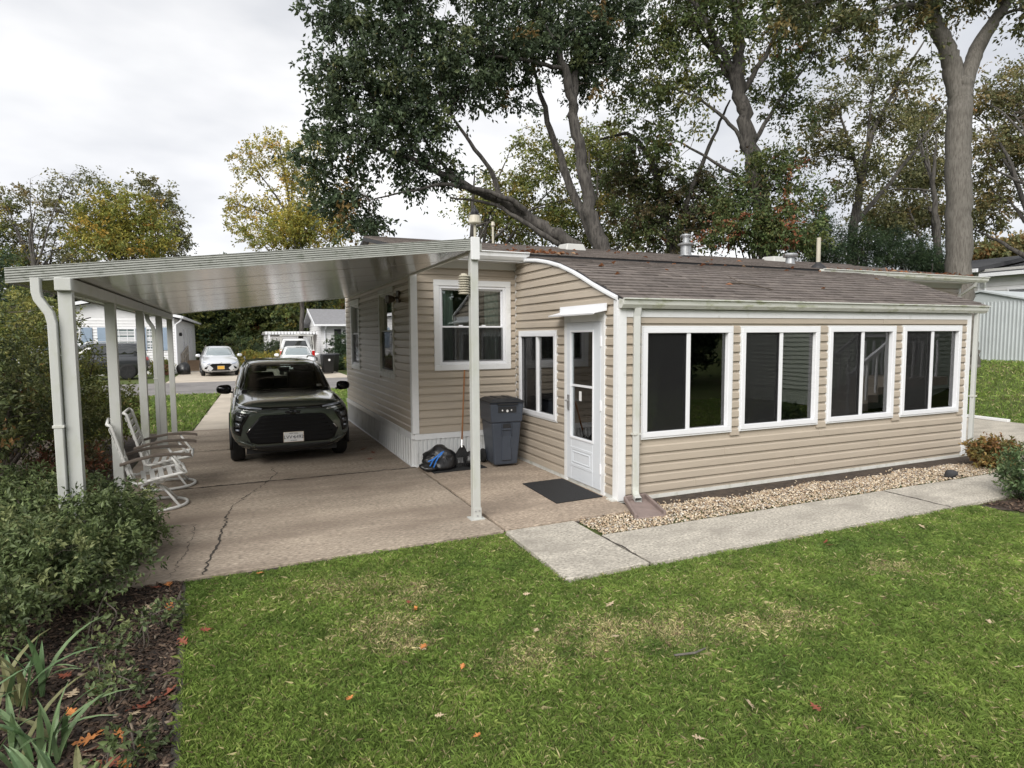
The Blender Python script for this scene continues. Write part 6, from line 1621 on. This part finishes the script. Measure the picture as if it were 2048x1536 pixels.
YEL_L = [[(0.93,51.7,6.9,0.2),(0.98,51.97,10.38,0.18),(0.79,52.24,12.57,0.14),(0.08,53.03,18.24,0.05)],[(0.99,51.99,10.6,0.2),(1.94,51.73,12.56,0.15),(2.81,51.68,16.47,0.08),(3.31,51.68,19.09,0.03)],[(0.87,52.13,11.69,0.13),(-0.47,52.95,14.32,0.08),(-2.17,53.92,16.95,0.03)],[(0.93,52.05,11.04,0.12),(-0.93,53.0,12.58,0.08),(-3.3,54.12,13.47,0.03)],[(0.79,52.24,12.57,0.1),(0.98,52.42,15.62,0.06),(1.69,52.36,18.66,0.03)]]
YELB_B = [(-0.74,43.89,9.5,2.61,2.61,1.3),(2.34,42.57,10.04,2.05,2.05,1.49),(0.66,43.36,10.61,1.86,1.86,1.12)]
LA_B = [(-18.35,51.89,12.22,2.23,2.23,1.49),(-15.63,50.69,12.21,1.86,1.86,1.49),(-13.72,49.93,13.31,2.05,2.05,1.12),(-17.76,51.44,9.99,2.61,2.61,1.49),(-14.68,50.11,10.34,2.23,2.23,1.49),(-17.84,51.29,7.77,3.35,3.35,1.49),(-14.09,49.63,7.74,2.98,2.98,1.49)]
LB_B = [(-10.29,43.78,10.26,2.04,2.04,1.53),(-8.79,42.99,8.72,1.53,1.53,1.19),(-12.18,44.57,9.76,1.87,1.87,1.36),(-10.99,43.92,8.23,3.06,3.06,1.02),(-11.65,44.47,11.29,1.19,1.19,0.85)]
LC_B = [(-9.03,50.0,12.6,1.17,1.17,1.36),(-8.2,49.5,11.05,0.97,0.97,1.36),(-10.41,50.71,13.78,0.97,0.97,0.97),(-8.1,49.29,9.11,1.36,1.36,1.17)]
LD_B = [(-21.01,50.77,11.09,2.85,2.85,2.14),(-19.78,50.05,8.95,2.14,2.14,1.42),(-23.65,51.85,10.04,2.85,2.85,2.49),(-19.21,49.62,6.81,2.85,2.85,1.78)]
FAROR = [[(64.11,30.64,9.68,1.7,1.7,0.87),(66.34,29.67,9.9,1.94,1.94,1.07)],[(64.51,32.61,9.2,1.25,1.25,0.7),(70.99,29.87,10.66,2.51,2.51,1.51)]]

DARK = [(5, (.036, .054, .028)), (4, (.054, .074, .036)), (3, (.025, .036, .021)), (1.2, (.085, .098, .036)), (.08, (.15, .085, .026))]
OLIVE = [(4, (.092, .115, .032)), (4, (.135, .142, .038)), (2, (.058, .080, .026)), (1.6, (.185, .150, .036)), (.25, (.19, .095, .03))]
MIXED = [(5, (.055, .078, .027)), (3, (.085, .10, .032)), (2, (.038, .052, .022)), (1.2, (.12, .11, .03)), (.12, (.20, .065, .03))]
YELLOW = [(4, (.31, .25, .055)), (3, (.25, .22, .050)), (3, (.18, .18, .048)), (.6, (.34, .20, .045)), (1.5, (.12, .13, .040))]
GOLDGREEN = [(4, (.17, .165, .034)), (3, (.24, .195, .036)), (3, (.105, .125, .030)), (1, (.31, .18, .035))]
RUST = [(3, (.13, .105, .045)), (1.5, (.18, .125, .05)), (5, (.090, .098, .040)), (.4, (.21, .10, .04))]
BROWNG = [(4, (.098, .100, .044)), (3, (.128, .118, .050)), (3, (.070, .080, .036)), (.7, (.165, .115, .048))]
VINE = [(3, (.070, .055, .030)), (5, (.062, .080, .028)), (1.5, (.095, .066, .032)), (.2, (.17, .05, .03)), (4, (.044, .060, .026))]
PINE = [(5, (.026, .046, .023)), (4, (.040, .064, .028)), (3, (.018, .030, .017)), (1, (.065, .08, .03))]

def thin(limbs, k): return [[(x, y, z, r * k) for x, y, z, r in l] for l in limbs]
def rooted(limbs, x, y, which):
    z = gh(x) - .1; out = []
    for i, l in enumerate(limbs):
        if i in which:
            b = l[0]; l = [(x + (b[0] - x) * .25, y + (b[1] - y) * .25, z, b[3] * 1.35), (x + (b[0] - x) * .45, y + (b[1] - y) * .45, z + .5, b[3] * 1.12)] + list(l)
        out.append(l)
    return out
def base(x, y): return (x, y, gh(x) - .03)
tree('oak_tree', 'dark-leaved oak with leaning limbs rising behind the home', 'tree', base(6.9, 10.2), OAK1_B, 1120, 58, .125, DARK, 11, limbs=rooted(thin(OAK1_L, .80), 6.9, 10.2, (0, 2, 4)), cr=.44, ntwig=330, shell=.55, wob=.04)
tree('oak_tree', 'tall forked oak with reddish leaf flecks behind the chimney flue', 'tree', base(12.3, 9.2), OAK2_B, 640, 48, .13, MIXED, 12, limbs=rooted(thin(OAK2_L, .80), 12.3, 9.2, (0,)), cr=.52, ntwig=240, wob=.04)
tree('vine_tree', 'two-stemmed tree draped in brown and dull red vines', 'tree', base(10.3, 12.2), VINE_B, 340, 46, .125, VINE, 13, limbs=rooted(thin(VINE_L, .8), 10.3, 12.2, (0, 1)), cr=.46, ntwig=220, wob=.04)
tree('understorey_tree', 'low leafy tree with red leaves around the forked oak trunk', 'tree', base(11.6, 7.9 + 1.6), UNDER_B, 290, 46, .11, [(4, (.060, .085, .030)), (3, (.085, .095, .030)), (2, (.035, .052, .022)), (.45, (.20, .055, .035))], 14, h=6.2, r=.10, cr=.42, ntwig=90)
tree('slender_tree', 'slender open tree with sparse leaves against the bright sky', 'tree', base(19.8, 12.6), SLIM_B, 360, 26, .14, BROWNG + [(2, (.06, .075, .03))], 15, limbs=rooted(SLIM_L, 19.8, 12.6, (0,)), cr=.46, ntwig=240, wob=.03)
tree('beech_tree', 'massive pale grey trunk forking into two limbs by the metal shed', 'tree', base(15.45, 5.45), BEECH_B, 520, 42, .125, [(4, (.060, .070, .030)), (3, (.085, .085, .032)), (2, (.040, .050, .024)), (1, (.14, .10, .035))], 16, limbs=rooted(thin(BEECH_L, .87), 15.45, 5.45, (0,)), cr=.42, bark='bark_pale', ntwig=170, wob=.012)
tree('background_tree', 'olive tree with thin yellowing crown beyond the dark oak', 'tree', base(5.6, 19.4), BACK1_B, 360, 38, .15, OLIVE, 17, h=10.5, r=.2, cr=.6, ntwig=110)
tree('background_tree', 'olive green tree standing between the leaning oak and the vine tree', 'tree', base(11.0, 17.9), BACK2_B, 310, 38, .15, OLIVE, 18, h=10.5, r=.2, cr=.6, ntwig=100)
tree('background_tree', 'olive brown tree with drooping sprays left of the grey trunk', 'tree', base(26.5, 13.4), RB1_B, 360, 40, .17, BROWNG, 19, h=12, r=.22, cr=.6, ntwig=120)
tree('background_tree', 'rusty brown tree with drooping sprays beyond the grey trunk', 'tree', base(29.5, 10.6), RB2_B, 480, 38, .17, RUST + BROWNG, 20, h=14, r=.24, cr=.62, ntwig=160)
CEDL = ['dark feathery evergreen behind the roof vents', 'spreading dark evergreen next to the tall feathery one', 'low spreading evergreen above the long side gutter', 'small dark evergreen next to the grey trunk']
for i, b in enumerate(CED):
    c0 = b[0]; bs = [q for q in b] + [(c0[0], c0[1], c0[2] * .55, c0[3] * 1.25, c0[4] * 1.25, c0[5] * 1.6)]
    tree('evergreen_tree', CEDL[i], 'tree', base(c0[0], c0[1]), bs, 330, 60, .10, PINE, 30 + i, h=c0[2], r=.12, cr=.36, ntwig=60, aspect=.22, droop=.1)
tree('yellow_tree', 'thin yellow-leaved tree with forked grey stem beyond the far house', 'tree', base(-.1+1.3, 51.2), YEL_B, 320, 28, .22, YELLOW, 40, limbs=rooted(YEL_L, 1.2, 51.2, (0,)), cr=.62, ntwig=200, wob=.03, twig_r=.03)
tree('yellow_tree', 'golden green rounded tree below the thin yellow one', 'tree', base(.4, 43.4), YELB_B, 230, 46, .2, GOLDGREEN, 41, h=10, r=.2, cr=.75, ntwig=60)
tree('background_tree', 'half-bare brownish tree at the edge of the far wood', 'tree', base(-16.5, 48), LA_B, 300, 30, .2, BROWNG, 42, h=13, r=.22, cr=.65, ntwig=260, k=14, twig_r=.035)
tree('background_tree', 'golden olive rounded tree above the carport eave', 'tree', base(-11.3, 43.8), LB_B, 340, 44, .2, GOLDGREEN + [(3, (.09, .11, .03))], 43, h=11.5, r=.22, cr=.7, ntwig=80)
tree('background_tree', 'sparse grey-brown treetop behind the golden olive tree', 'tree', base(-9.5, 49.5), LC_B, 170, 22, .22, BROWNG, 44, h=13, r=.18, cr=.5, ntwig=170, k=10, twig_r=.03)
tree('background_tree', 'dull green tree beyond the dark hedge conifer', 'tree', base(-21, 47), LD_B, 330, 40, .22, OLIVE, 45, h=13, r=.24, cr=.8, ntwig=90)
for i, b in enumerate(FAROR):
    c0 = b[0]; tree('rust_tree', ['rust-orange treetop over the dark far roof', 'small rust-orange tree beside the larger one over the far roof'][i], 'tree', (c0[0], c0[1], 1.0), b, 260, 30, .42, RUST + [(2, (.26, .15, .06))], 50 + i, h=c0[2] + .5, r=.25, cr=1.0, ntwig=40)
# dark wood behind the far drives
WD = [(-12, 60, 9, 'dark green tree in the wood behind the white house'), (-8.2, 56, 8, 'dense dark tree behind the wooden ramp'), (-4.6, 58, 9.5, 'dark tree in the wood behind the silver hatchback'), (-1.2, 55, 8, 'mid green tree in the wood left of the far carport'),
      (2.0, 49.2, 8.0, 'olive dark tree in the wood behind the far carport'), (6.0, 54, 9, 'yellow-green tree in the wood behind the small white house'), (10.5, 57, 10, 'broad dark tree past the small white house'), (-16.5, 57, 9, 'dark tree at the end of the wood beyond the white house')]
for i, (x, y, hh, lb) in enumerate(WD):
    pal = [DARK, PINE + OLIVE, DARK + MIXED, MIXED, OLIVE + DARK, GOLDGREEN + OLIVE, DARK, DARK][i]
    bs = [(x, y, hh * .62, 2.3, 2.0, hh * .36), (x - 1.2, y - .6, hh * .36, 1.9, 1.7, hh * .32), (x + 1.3, y - .4, hh * .30, 1.9, 1.7, hh * .30), (x, y - 1, hh * .18, 2.2, 1.5, 1.5)]
    tree('wood_tree', lb, 'tree', base(x, y), bs, 330, 46, .30, pal, 60 + i, h=hh, r=.25, cr=.7, ntwig=20, group='trees of the wood behind the far drives')

# ------------------------------------------------------------------ shrubs
def shrub(name, label, bpos, blobs, nclump, per, size, pal, seed, nst=9, cr=.16, aspect=.42, stem_r=.012, shell=.45, cat='shrub', droop=0.0, group=None):
    t = thing(name, label, cat, bpos, 0, group)
    rel = [(b[0] - bpos[0], b[1] - bpos[1], b[2] - bpos[2]) + tuple(b[3:]) for b in blobs]
    cc = foliage('foliage', rel, nclump, per, size, pal, t, seed, cr, shell, droop, aspect, .45, .9)
    rng = np.random.default_rng(seed + 1); limbs = []
    for i in range(nst):
        e = cc[rng.integers(len(cc))]; s = np.array([e[0] * .15, e[1] * .15, -.03]) + rng.normal(0, .04, 3) * np.array([1, 1, 0])
        m = s + (e - s) * .45 + rng.normal(0, .06, 3); m[2] = max(m[2], .05)
        limbs.append([(*s, stem_r * 1.4), (*m, stem_r), (*e, stem_r * .3)])
    wood('stems', limbs, t, seed, 'twig', .01, 6, cc, min(220, len(cc) // 2), .012)
    return t
GLOSSY = [(5, (.068, .092, .036)), (4, (.100, .130, .052)), (3, (.040, .056, .025)), (1.6, (.16, .175, .075))]
shrub('holly_bush', 'glossy dark green bush at the front carport post', (-5.15, .05, -.02),
      [(-4.95, -0.05, 0.43, 0.39, 0.47, 0.32), (-5.40, -0.25, 0.45, 0.56, 0.56, 0.33), (-4.86, 0.70, 0.24, 0.28, 0.39, 0.18), (-5.55, 0.70, 0.43, 0.52, 0.56, 0.35), (-5.05, -0.35, 0.29, 0.36, 0.36, 0.23), (-5.95, 0.00, 0.43, 0.47, 0.56, 0.40), (-4.72, 0.25, 0.19, 0.23, 0.33, 0.15), (-4.80, -0.75, 0.33, 0.28, 0.30, 0.22), (-5.10, -1.05, 0.39, 0.36, 0.36, 0.26), (-5.45, -0.90, 0.47, 0.42, 0.38, 0.31), (-5.15, -1.45, 0.34, 0.34, 0.30, 0.25)],
      1000, 42, .040, GLOSSY, 71, 26, .115, .42, .010)
shrub('tall_shrub', 'tall open shrub with dark crooked branches beside the carport', (-6.7, 2.6, -.02),
      [(-6.3, 1.2, 1.35, .55, .7, .55), (-6.9, 2.4, 1.75, .9, .9, .65), (-6.2, 2.6, 1.1, .6, .8, .6), (-7.4, 3.4, 1.5, .9, 1.0, .8), (-6.4, 3.6, 1.0, .7, .9, .65), (-6.0, .4, 1.0, .4, .6, .45), (-7.3, 1.2, 1.2, .8, .8, .7), (-6.0, 4.6, .8, .6, .8, .5), (-7.6, 3.2, 2.15, .6, .7, .4), (-6.7, 1.5, 1.95, .45, .5, .35)],
      1000, 38, .050, [(4, (.060, .078, .028)), (3, (.085, .090, .032)), (3, (.036, .046, .020)), (1.5, (.12, .12, .04)), (.2, (.16, .07, .03))], 72, 26, .19, .45, .028)
shrub('tall_shrub', 'yellow-green leafy shrub behind the middle carport posts', (-6.2, 6.2, -.02),
      [(-6.1, 5.6, .75, .55, .7, .55), (-5.9, 6.8, .6, .5, .6, .45), (-6.6, 6.4, 1.1, .6, .7, .6), (-6.45, 4.8, 2.1, .5, .55, .4), (-6.3, 5.2, 1.5, .5, .5, .45), (-6.9, 5.8, 2.2, .5, .5, .4)],
      520, 34, .055, [(4, (.11, .125, .035)), (3, (.16, .15, .04)), (2, (.06, .08, .026))], 73, 12, .20, .45, .016)
shrub('reddish_shrub', 'low reddish shrub tucked under the strap chairs', (-5.75, 2.4, -.02), [(-5.65, 1.9, .28, .35, .5, .22), (-5.75, 2.9, .35, .35, .5, .28)], 180, 34, .045,
      [(4, (.10, .045, .030)), (3, (.075, .065, .028)), (2, (.15, .055, .03)), (2, (.05, .06, .025))], 74, 8, .12, .45, .008)
tree('dark_conifer', 'dark conifer standing beyond the tall open shrub', 'tree', (-8.1, 9.2, -.03), [(-8.1, 9.2, 1.2, 1.3, 1.2, 1.1), (-8.1, 9.2, 2.2, 1.0, 1.0, .8), (-8.1, 9.2, 3.0, .6, .6, .6)], 520, 60, .075, PINE, 75, h=3.4, r=.1, cr=.26, aspect=.2, ntwig=80)
tree('yellow_tree', 'small golden-leaved tree beyond the dark conifer', 'tree', (-12.2, 13.5, -.03), [(-12.2, 13.5, 3.0, 1.5, 1.5, .8), (-11.2, 13.2, 2.3, 1.2, 1.2, .7)], 260, 36, .11, GOLDGREEN, 76, h=3.8, r=.08, cr=.4, ntwig=60)
shrub('low_shrub', 'low red-tipped shrub at the sunroom corner downspout', (5.72, -.70, -.02), [(5.72, -.70, .20, .42, .28, .17), (5.95, -.62, .16, .3, .25, .13)], 160, 24, .055,
      [(3, (.13, .11, .035)), (3, (.16, .07, .03)), (2, (.075, .085, .03)), (2, (.20, .13, .045))], 77, 14, .085, .45, .007)
shrub('round_shrub', 'rounded green shrub in mulch at the end of the walkway', (4.45, -2.0, -.02), [(4.45, -2.0, .34, .50, .48, .30), (4.25, -1.85, .22, .3, .3, .2), (4.8, -2.1, .36, .45, .45, .3)], 330, 34, .042,
      [(4, (.060, .095, .040)), (3, (.085, .125, .055)), (2, (.035, .055, .025)), (1, (.13, .15, .07))], 78, 14, .10, .45, .008)
FB = [((-3.55, 41.5), 1.5, 2.2, 'large dark shrub before the wood at the end of the hatchback drive'), ((-1.75, 37.6), .9, 1.7, 'clipped green shrub left of the far carport post'), ((-1.9, 34.6), .85, .95, 'low rounded yellow-green hedge bush beside the pickup'), ((-3.2, 36.4), .75, 1.0, 'pale green low bush at the edge of the hatchback drive'),
      ((2.0, 35.3), .9, 2.1, 'upright dark bush under the shuttered window'), ((2.4, 30.2), .85, .85, 'rounded bush on the grass before the small white house'), ((3.3, 35.4), .9, 1.9, 'leafy dark bush at the wall of the small white house'), ((-7.6, 30.9), .45, .7, 'small green bush behind the red planter'), ((1.7, 31.2), .6, .6, 'low grey-green bush beside the black bins')]
for i, ((x, y), r, hh, lb) in enumerate(FB):
    shrub('garden_shrub', lb, (x, y, -.02), [(x, y, hh * .5, r, r * .8, hh * .5), (x + r * .4, y - r * .3, hh * .4, r * .6, r * .6, hh * .4)], 170, 40, .10, [PINE + MIXED, DARK, GOLDGREEN, GOLDGREEN + OLIVE, PINE, OLIVE, PINE, OLIVE, PINE][i], 90 + i, 6, .24, .45, .02)
# sprigs of weeds in the bed
for i, (x, y, hh) in enumerate(((-4.52, -1.55, .22), (-4.62, -1.9, .25), (-4.38, -1.25, .12), (-4.75, -1.3, .3), (-4.36, -2.75, .12), (-4.5, -2.2, .14))):
    shrub('weed', 'small green weed sprouting from the mulch bed', (x, y, -.02), [(x, y, hh * .6, .14, .14, hh * .4)], 12, 12, .035, GLOSSY, 110 + i, 5, .06, .5, .003, cat='weed', group='weeds in the mulch bed')
# iris clumps: every blade a part
def iris(x, y, n, seed, label, L=.52):
    rg = random.Random(seed); t = thing('iris_plant', label, 'plant', (x, y, -.02), 0)
    for i in range(n):
        a = rg.uniform(0, 6.28); ln = L * rg.uniform(.65, 1.2); out = rg.uniform(.15, .95); w = rg.uniform(.022, .036); bx, by = rg.gauss(0, .07), rg.gauss(0, .07)
        mb = MB(); d = Vector((math.cos(a), math.sin(a), 0)); sd = Vector((-d.y, d.x, 0)); K = 7; rows_ = []
        for k in range(K + 1):
            s = k / K; r = out * ln * s ** 1.6; z = ln * (s - .42 * out * s ** 2.6 * 1.3)
            ww = w * (1 - s ** 3) * (.55 + .45 * min(1, s * 4)) * .5 + .0008
            c = Vector((bx, by, 0)) + d * r + Vector((0, 0, max(z, .01)))
            rows_.append((c - sd * ww, c + Vector((0, 0, -.004)), c + sd * ww))
        for r0, r1 in zip(rows_[:-1], rows_[1:]):
            for q in (0, 1): mb.quad(tuple(r0[q]), tuple(r0[q + 1]), tuple(r1[q + 1]), tuple(r1[q]))
        mb.build('leaf', rg.choice(('iris_a', 'iris_a', 'iris_b', 'iris_c')), t, smooth=True)
mat('iris_a', (.15, .225, .10), .5, .15, 10, trans=.2); mat('iris_b', (.105, .18, .075), .5, .15, 10, trans=.2); mat('iris_c', (.19, .19, .085), .6, .2, 10, trans=.2)
iris(-4.74, -2.55, 22, 1, 'clump of arching grey-green iris leaves beside fallen oak leaves', .40); iris(-4.98, -1.95, 20, 2, 'upright iris clump under the glossy bush', .42); iris(-4.64, -2.95, 16, 3, 'broad-leaved iris clump at the lawn end of the bed', .34); iris(-5.15, -2.45, 18, 4, 'dense iris clump deep in the planting bed', .44)

# ------------------------------------------------------------------ fallen leaves
def oak_leaf(seed, m):
    rg = random.Random(seed); L = 1.0
    half = [(0, .02), (.10, .03), (.18, .14), (.24, .10), (.30, .10), (.40, .30), (.47, .33), (.48, .15), (.55, .11), (.66, .33), (.74, .30), (.70, .14), (.78, .10), (.90, .16), (.92, .08), (1.0, .0)]
    up = [(x - .5, y * rg.uniform(.8, 1.2)) for x, y in half]; dn = [(x - .5, -y * rg.uniform(.8, 1.2)) for x, y in half[:-1]]
    mb = MB(); cz = rg.uniform(.1, .5); tw = rg.uniform(-.4, .4)
    zf = lambda x, y: cz * (x * x * .9 + y * y * 1.6) + tw * x * y + .02
    spine = [(x, 0) for x, _ in up]
    for S in (up, dn + [up[-1]]):
        for i in range(len(S) - 1):
            a, b, c, d = (spine[i][0], 0), (spine[i + 1][0], 0), S[i + 1], S[i]
            mb.quad(*[(p[0], p[1], zf(*p)) for p in (a, b, c, d)])
    mb.bar((-.5, 0, zf(-.5, 0)), (-.72, .03, .01), .018, .018)
    me = mb.mesh('oak_leaf'); me.materials.append(MATS[m]); return me
mat('leaf_tan', (.50, .40, .27), .7, .2, 8, col2=(.30, .20, .11), c2scale=6); mat('leaf_orange', (.52, .20, .055), .65, .25, 8, col2=(.30, .10, .035), c2scale=5); mat('leaf_red', (.24, .065, .035), .65, .25, 8, col2=(.13, .045, .03), c2scale=5)
LV = {'tan': [oak_leaf(1, 'leaf_tan'), oak_leaf(2, 'leaf_tan')], 'orange': [oak_leaf(3, 'leaf_orange'), oak_leaf(4, 'leaf_orange')], 'red': [oak_leaf(5, 'leaf_red'), oak_leaf(6, 'leaf_red')]}
rl = random.Random(8)
def drop(kind, pts, label, group, z, s0=.10):
    for x, y in pts:
        o = link('oak_leaf', rl.choice(LV[kind])); s = s0 * rl.uniform(.75, 1.3); o.scale = (s, s, s)
        o.location = (x, y, z + rl.uniform(0, .006)); o.rotation_euler = (rl.gauss(0, .25), rl.gauss(0, .25), rl.uniform(0, 6.28)); tag(o, label, 'leaf', group)
drop('tan', [(-2.21, -2.4), (.51, -3.51), (-2.9, -1.12), (-2.83, -1.78), (-2.93, -2.32), (-.79, -1.92), (-2.03, -1.88), (-1.57, -2.27), (2.1, -2.06), (.06, -3.91), (-1.8, -2.68), (-1.99, -3.66), (-1.58, -3.56), (-3.03, -3.0)], 'pale tan curled oak leaf lying on the lawn grass', 'tan leaves on the lawn', .004, .068)
drop('orange', [(-2.92, -3.22), (-2.78, -2.62), (-2.92, -2.31), (-3.78, -.62), (-2.82, -1.77), (-3.41, -2.67)], 'orange oak leaf lying on the lawn grass', 'orange leaves on the lawn', .004, .062)
drop('red', [(-1.3, -3.71), (.89, -1.98), (-2.84, -1.65), (.84, -2.06), (-4.13, -1.52)], 'dark red oak leaf lying on the lawn grass', 'red leaves on the lawn', .004, .062)
drop('orange', [(-4.42, -.56), (-4.37, -1.04), (-4.43, -1.88), (-4.45, -2.49), (-4.34, -2.66), (-4.54, -2.43), (-4.59, -2.48), (-4.39, -2.75), (-4.7, -2.2)], 'orange oak leaf on the dark bark mulch', 'orange leaves on the mulch', -.008, .095)
drop('red', [(-4.51, -.58), (-4.25, -1.61), (-4.35, -2.27), (-4.28, -2.2), (-4.40, -2.29), (-4.46, -2.71), (-4.55, -2.58), (-4.82, -1.77), (-4.64, -1.99), (-4.6, -2.75)], 'dark red oak leaf on the dark bark mulch', 'red leaves on the mulch', -.008, .10)
drop('tan', [(-4.51, -.96), (-4.74, -1.99), (-4.52, -1.85), (-4.41, -2.33), (-4.33, -.9)], 'pale tan oak leaf on the dark bark mulch', 'tan leaves on the mulch', -.008, .10)
drop('red', [(-1.95, 4.1), (-2.05, 4.45), (-2.1, 3.6)], 'brown oak leaf on the driveway beside the skirting', 'leaves on the driveway', .008, .09)
# leaf litter caught on the roof and a fallen twig
rgl = np.random.default_rng(4); n = 170
px = np.concatenate([rgl.normal(.35, .28, 60), rgl.uniform(.1, 6, 40), rgl.uniform(6.3, 10.7, 70)]); py = np.concatenate([rgl.uniform(2.43, 2.62, 60), rgl.uniform(.3, 5.2, 40), rgl.uniform(2.42, 2.6, 70)])
pz = np.array([roofz(y) + .03 if y > 2.42 else gz(y) + .075 for y in py])
ax = unit(rgl, n); ax[:, 2] *= .3; nn = unit(rgl, n); nn[:, 2] += 1.5
me = leaf_mesh('leaf_litter', np.stack([px, py, pz], 1), ax, nn, rgl.uniform(.07, .13, n), rgl.uniform(.04, .07, n), pick_colors(rgl, n, [(3, (.30, .13, .06)), (2, (.22, .09, .045)), (1, (.38, .24, .14))]))
tag(link('leaf_litter', me), 'brown fallen leaves caught along the roof eave', 'leaf litter', kind='stuff')
tw = MB().tube([(2.05, .55, gz(.55) + .075), (2.25, .52, gz(.52) + .085), (2.42, .40, gz(.40) + .09), (2.60, .30, gz(.3) + .075)], [.012, .014, .010, .006], 6).tube([(2.25, .52, gz(.52) + .085), (2.22, .75, gz(.75) + .11)], [.009, .004], 5)
tag(tw.build('fallen_twig', 'twig'), 'bare twig lying on the sunroom shingles', 'twig')
o = MB().tube([(-1.62, -3.02, .012), (-1.50, -3.06, .02), (-1.40, -3.03, .012)], [.006, .007, .004], 6).build('fallen_twig', 'bark_pale'); tag(o, 'short pale twig lying in the lawn', 'twig')
o = lump('stone', 'roof_black', (4.55, -.86, 0), (.10, .07, .06), 77, None, 2); tag(o, 'single dark stone on the tan gravel', 'stone')

# ------------------------------------------------------------------ far wood closing the horizon, all round
rw_ = np.random.default_rng(99); n = 30000
an = rw_.uniform(0, 6.283, n); rad = rw_.uniform(95, 120, n); top = 9 + 3 * np.sin(an * 9) + 2 * np.sin(an * 23 + 1) + 1.5 * np.sin(an * 41)
zz = rw_.random(n) ** 1.1 * top; pos = np.stack([rad * np.sin(an), rad * np.cos(an), zz], 1)
me = leaf_mesh('distant_wood', pos, unit(rw_, n), unit(rw_, n), rw_.uniform(1.2, 2.2, n), rw_.uniform(.9, 1.5, n), pick_colors(rw_, n, OLIVE + MIXED + DARK) * rw_.uniform(.7, 1.2, n)[:, None])
tag(link('distant_wood', me), 'far-off mixed autumn wood closing the horizon', 'wood', kind='stuff')
# trees across the lawn behind the viewer, mirrored in the glass
for i, (x, y, hh, lb) in enumerate(((2.5, -19, 12, 'broad oak across the lawn facing the sunroom'), (-6, -22, 11, 'leafy tree behind the viewpoint facing the carport'), (21, -16, 12, 'tall tree beyond the sage green home'))):
    bs = [(x, y, hh * .62, 4.0, 3.6, hh * .3), (x - 2.2, y, hh * .5, 2.8, 2.6, hh * .24), (x + 2.2, y, hh * .48, 2.8, 2.6, hh * .24)]
    tree('oak_tree', lb, 'tree', base(x, y), bs, 340, 36, .34, DARK + MIXED, 120 + i, h=hh, r=.35, cr=.9, ntwig=40)
for i, (x, y, lb) in enumerate(((5.2, -13.2, 'unseen dark hedge shrub added to darken the first sunroom window'), (8.2, -13.8, 'unseen dark hedge shrub added next along the far lawn edge'), (11.2, -13.4, 'unseen dark hedge shrub added at the end near the sage green home'), (1.6, -13.9, 'unseen dark hedge shrub added facing the storm door corner'))):  # unseen hedge added so the sunroom panes reflect something dark
    shrub('added_hedge_shrub', lb, (x, y, -.02), [(x, y, 1.6, 1.7, 1.3, 1.6), (x + .6, y + .2, 2.4, 1.2, 1.0, 1.1)], 260, 44, .16, PINE + DARK, 140 + i, 6, .45, .5, .04)
